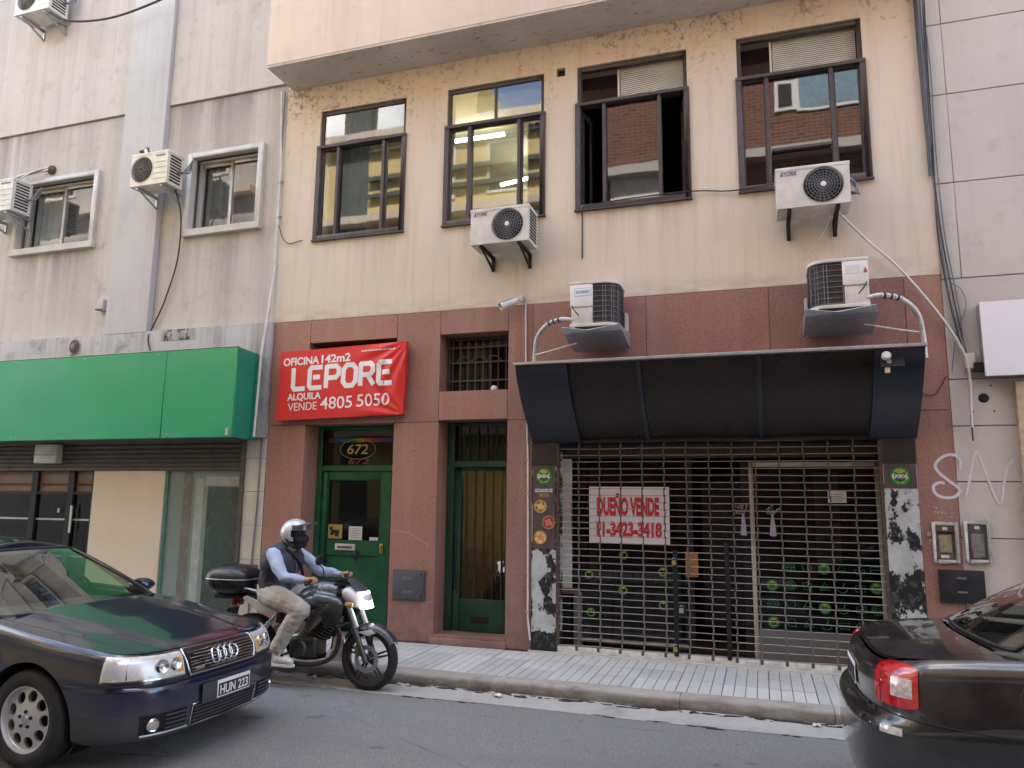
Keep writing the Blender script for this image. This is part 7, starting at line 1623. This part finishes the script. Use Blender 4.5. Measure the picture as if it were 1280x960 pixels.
vest = fuse('vest', [([V(-4.70, 0, .87), V(-4.68, 0, 1.0), V(-4.635, 0, 1.14)], [.162, .16, .17], 0, (1, 1.2, 1)), ([V(-4.625, -.11, 1.16), V(-4.625, .11, 1.16)], .155, 0), ([V(-4.605, -.13, 1.255), V(-4.60, -.02, 1.275), V(-4.60, .02, 1.275), V(-4.605, .13, 1.255)], [.088, .088, .088, .088], 0), ([V(-4.66, -.12, .93), V(-4.58, -.10, .90)], [.07, .06], 0), ([V(-4.66, .12, .93), V(-4.58, .10, .90)], [.07, .06], 0)], .011,
            [simple('charcoal_vest', (.045, .045, .062), .75, 0, .3, 9, bump=.5, bscale=9)], rider, 4, wrinkle=(.008, 8, -9))
MB().tube(cat([V(-4.48, -.02, 1.21), V(-4.455, -.005, 1.12), V(-4.47, 0, 1.0), V(-4.50, 0, .92)], 4), .005, 5).build('zip', X['steel'], vest)
MB().tube(cat([V(-4.66, -.17, 1.30), V(-4.53, -.10, 1.29), V(-4.445, .02, 1.15), V(-4.46, .12, 1.02)], 6), .016, 8).build('bag_strap', X['black'], rider, smooth=60)
# mask and helmet
fuse('face_mask', [([V(-4.425, -.055, 1.375), V(-4.39, 0, 1.38), V(-4.425, .055, 1.375)], [.038, .05, .038], 0, (1, 1, 1.15)), ([V(-4.43, -.035, 1.33), V(-4.415, .035, 1.33)], .038, 0)], .009, [simple('black_mask_cloth', (.012, .012, .014), .8)], rider, 3)
fuse('nose', [([V(-4.402, 0, 1.435), V(-4.388, 0, 1.405)], [.012, .018], 0)], .006, [skin], rider, 2)
for sd in (-1, 1): MB().lathe([(0, .008), (.010, .004), (.012, -.004)], V(-4.405, sd*.032, 1.443), (1, 0, 0), 12).build('eye', X['black_ink'], rider, smooth=60)
helm = simple('silver_helmet_shell', (.50, .51, .53), .3, .25, .2, 6, coat=.5, c2=(.62, .63, .66))
c0 = V(-4.495, 0, 1.445); q = MB(); P = []
nU, nV = 40, 26
for i in range(nU):
    a = 2*math.pi*i/nU; row = []
    for j in range(nV):
        ph = rad(-62+152*j/(nV-1)); x = .158*math.cos(ph)*math.cos(a); y_ = .125*math.cos(ph)*math.sin(a); z = .140*math.sin(ph)
        row.append((c0.x+x*1.0, c0.y+y_, c0.z+z))
    P.append(row)
q.v = [p for r_ in P for p in r_]
for i in range(nU):
    for j in range(nV-1):
        ids = [(i, j), ((i+1) % nU, j), ((i+1) % nU, j+1), (i, j+1)]; cx_ = sum(P[a][b][0] for a, b in ids)/4-c0.x; cz_ = sum(P[a][b][2] for a, b in ids)/4-c0.z; cy_ = sum(P[a][b][1] for a, b in ids)/4-c0.y
        if cx_ > .035 and -.16 < cz_ < .03: continue                       # face opening
        if cz_ < -.085 and cx_ > -.02: continue
        q.f.append(tuple(a*nV+b for a, b in ids))
hm = q.build('helmet', helm, rider, smooth=60, solid=.012)
fuse('helmet_lining', [([c0+Vector((-.02, 0, -.01)), c0+Vector((-.015, 0, .01))], [.118, .118], 0, (1.02, .92, 1))], .012, [X['black']], hm, 2)
q = MB(); P = [[(c0.x+(.05+.19*v)*1.0-.035*abs(s_)**2, c0.y+s_*(.112-.02*v), c0.z+.075-.012*abs(s_)**2*1.5+.012*v+.02*math.sin(v*2)) for v in np.linspace(0, 1, 8)] for s_ in np.linspace(-1, 1, 15)]; q.grid(P, 15, 8); q.build('visor_peak', simple('smoked_visor', (.12, .125, .135), .08, .3, .2, 5, coat=1.0), hm, smooth=70, solid=.005)
q = MB(); P = [[(c0.x+.163*math.cos(a)*.99, c0.y+.130*math.sin(a), c0.z+zz) for zz in (.03, .075)] for a in np.linspace(rad(-75), rad(75), 25)]; q.grid(P, 25, 2); q.build('visor_band', bpy.data.materials['smoked_visor'], hm, smooth=70, solid=.004)
MB().tube(cat([c0+Vector((-.03, -.115, -.06)), c0+Vector((.03, -.08, -.14)), c0+Vector((.05, 0, -.155)), c0+Vector((.03, .08, -.14)), c0+Vector((-.03, .115, -.06))], 5), .008, 6).build('chin_strap', X['black'], hm, smooth=60)
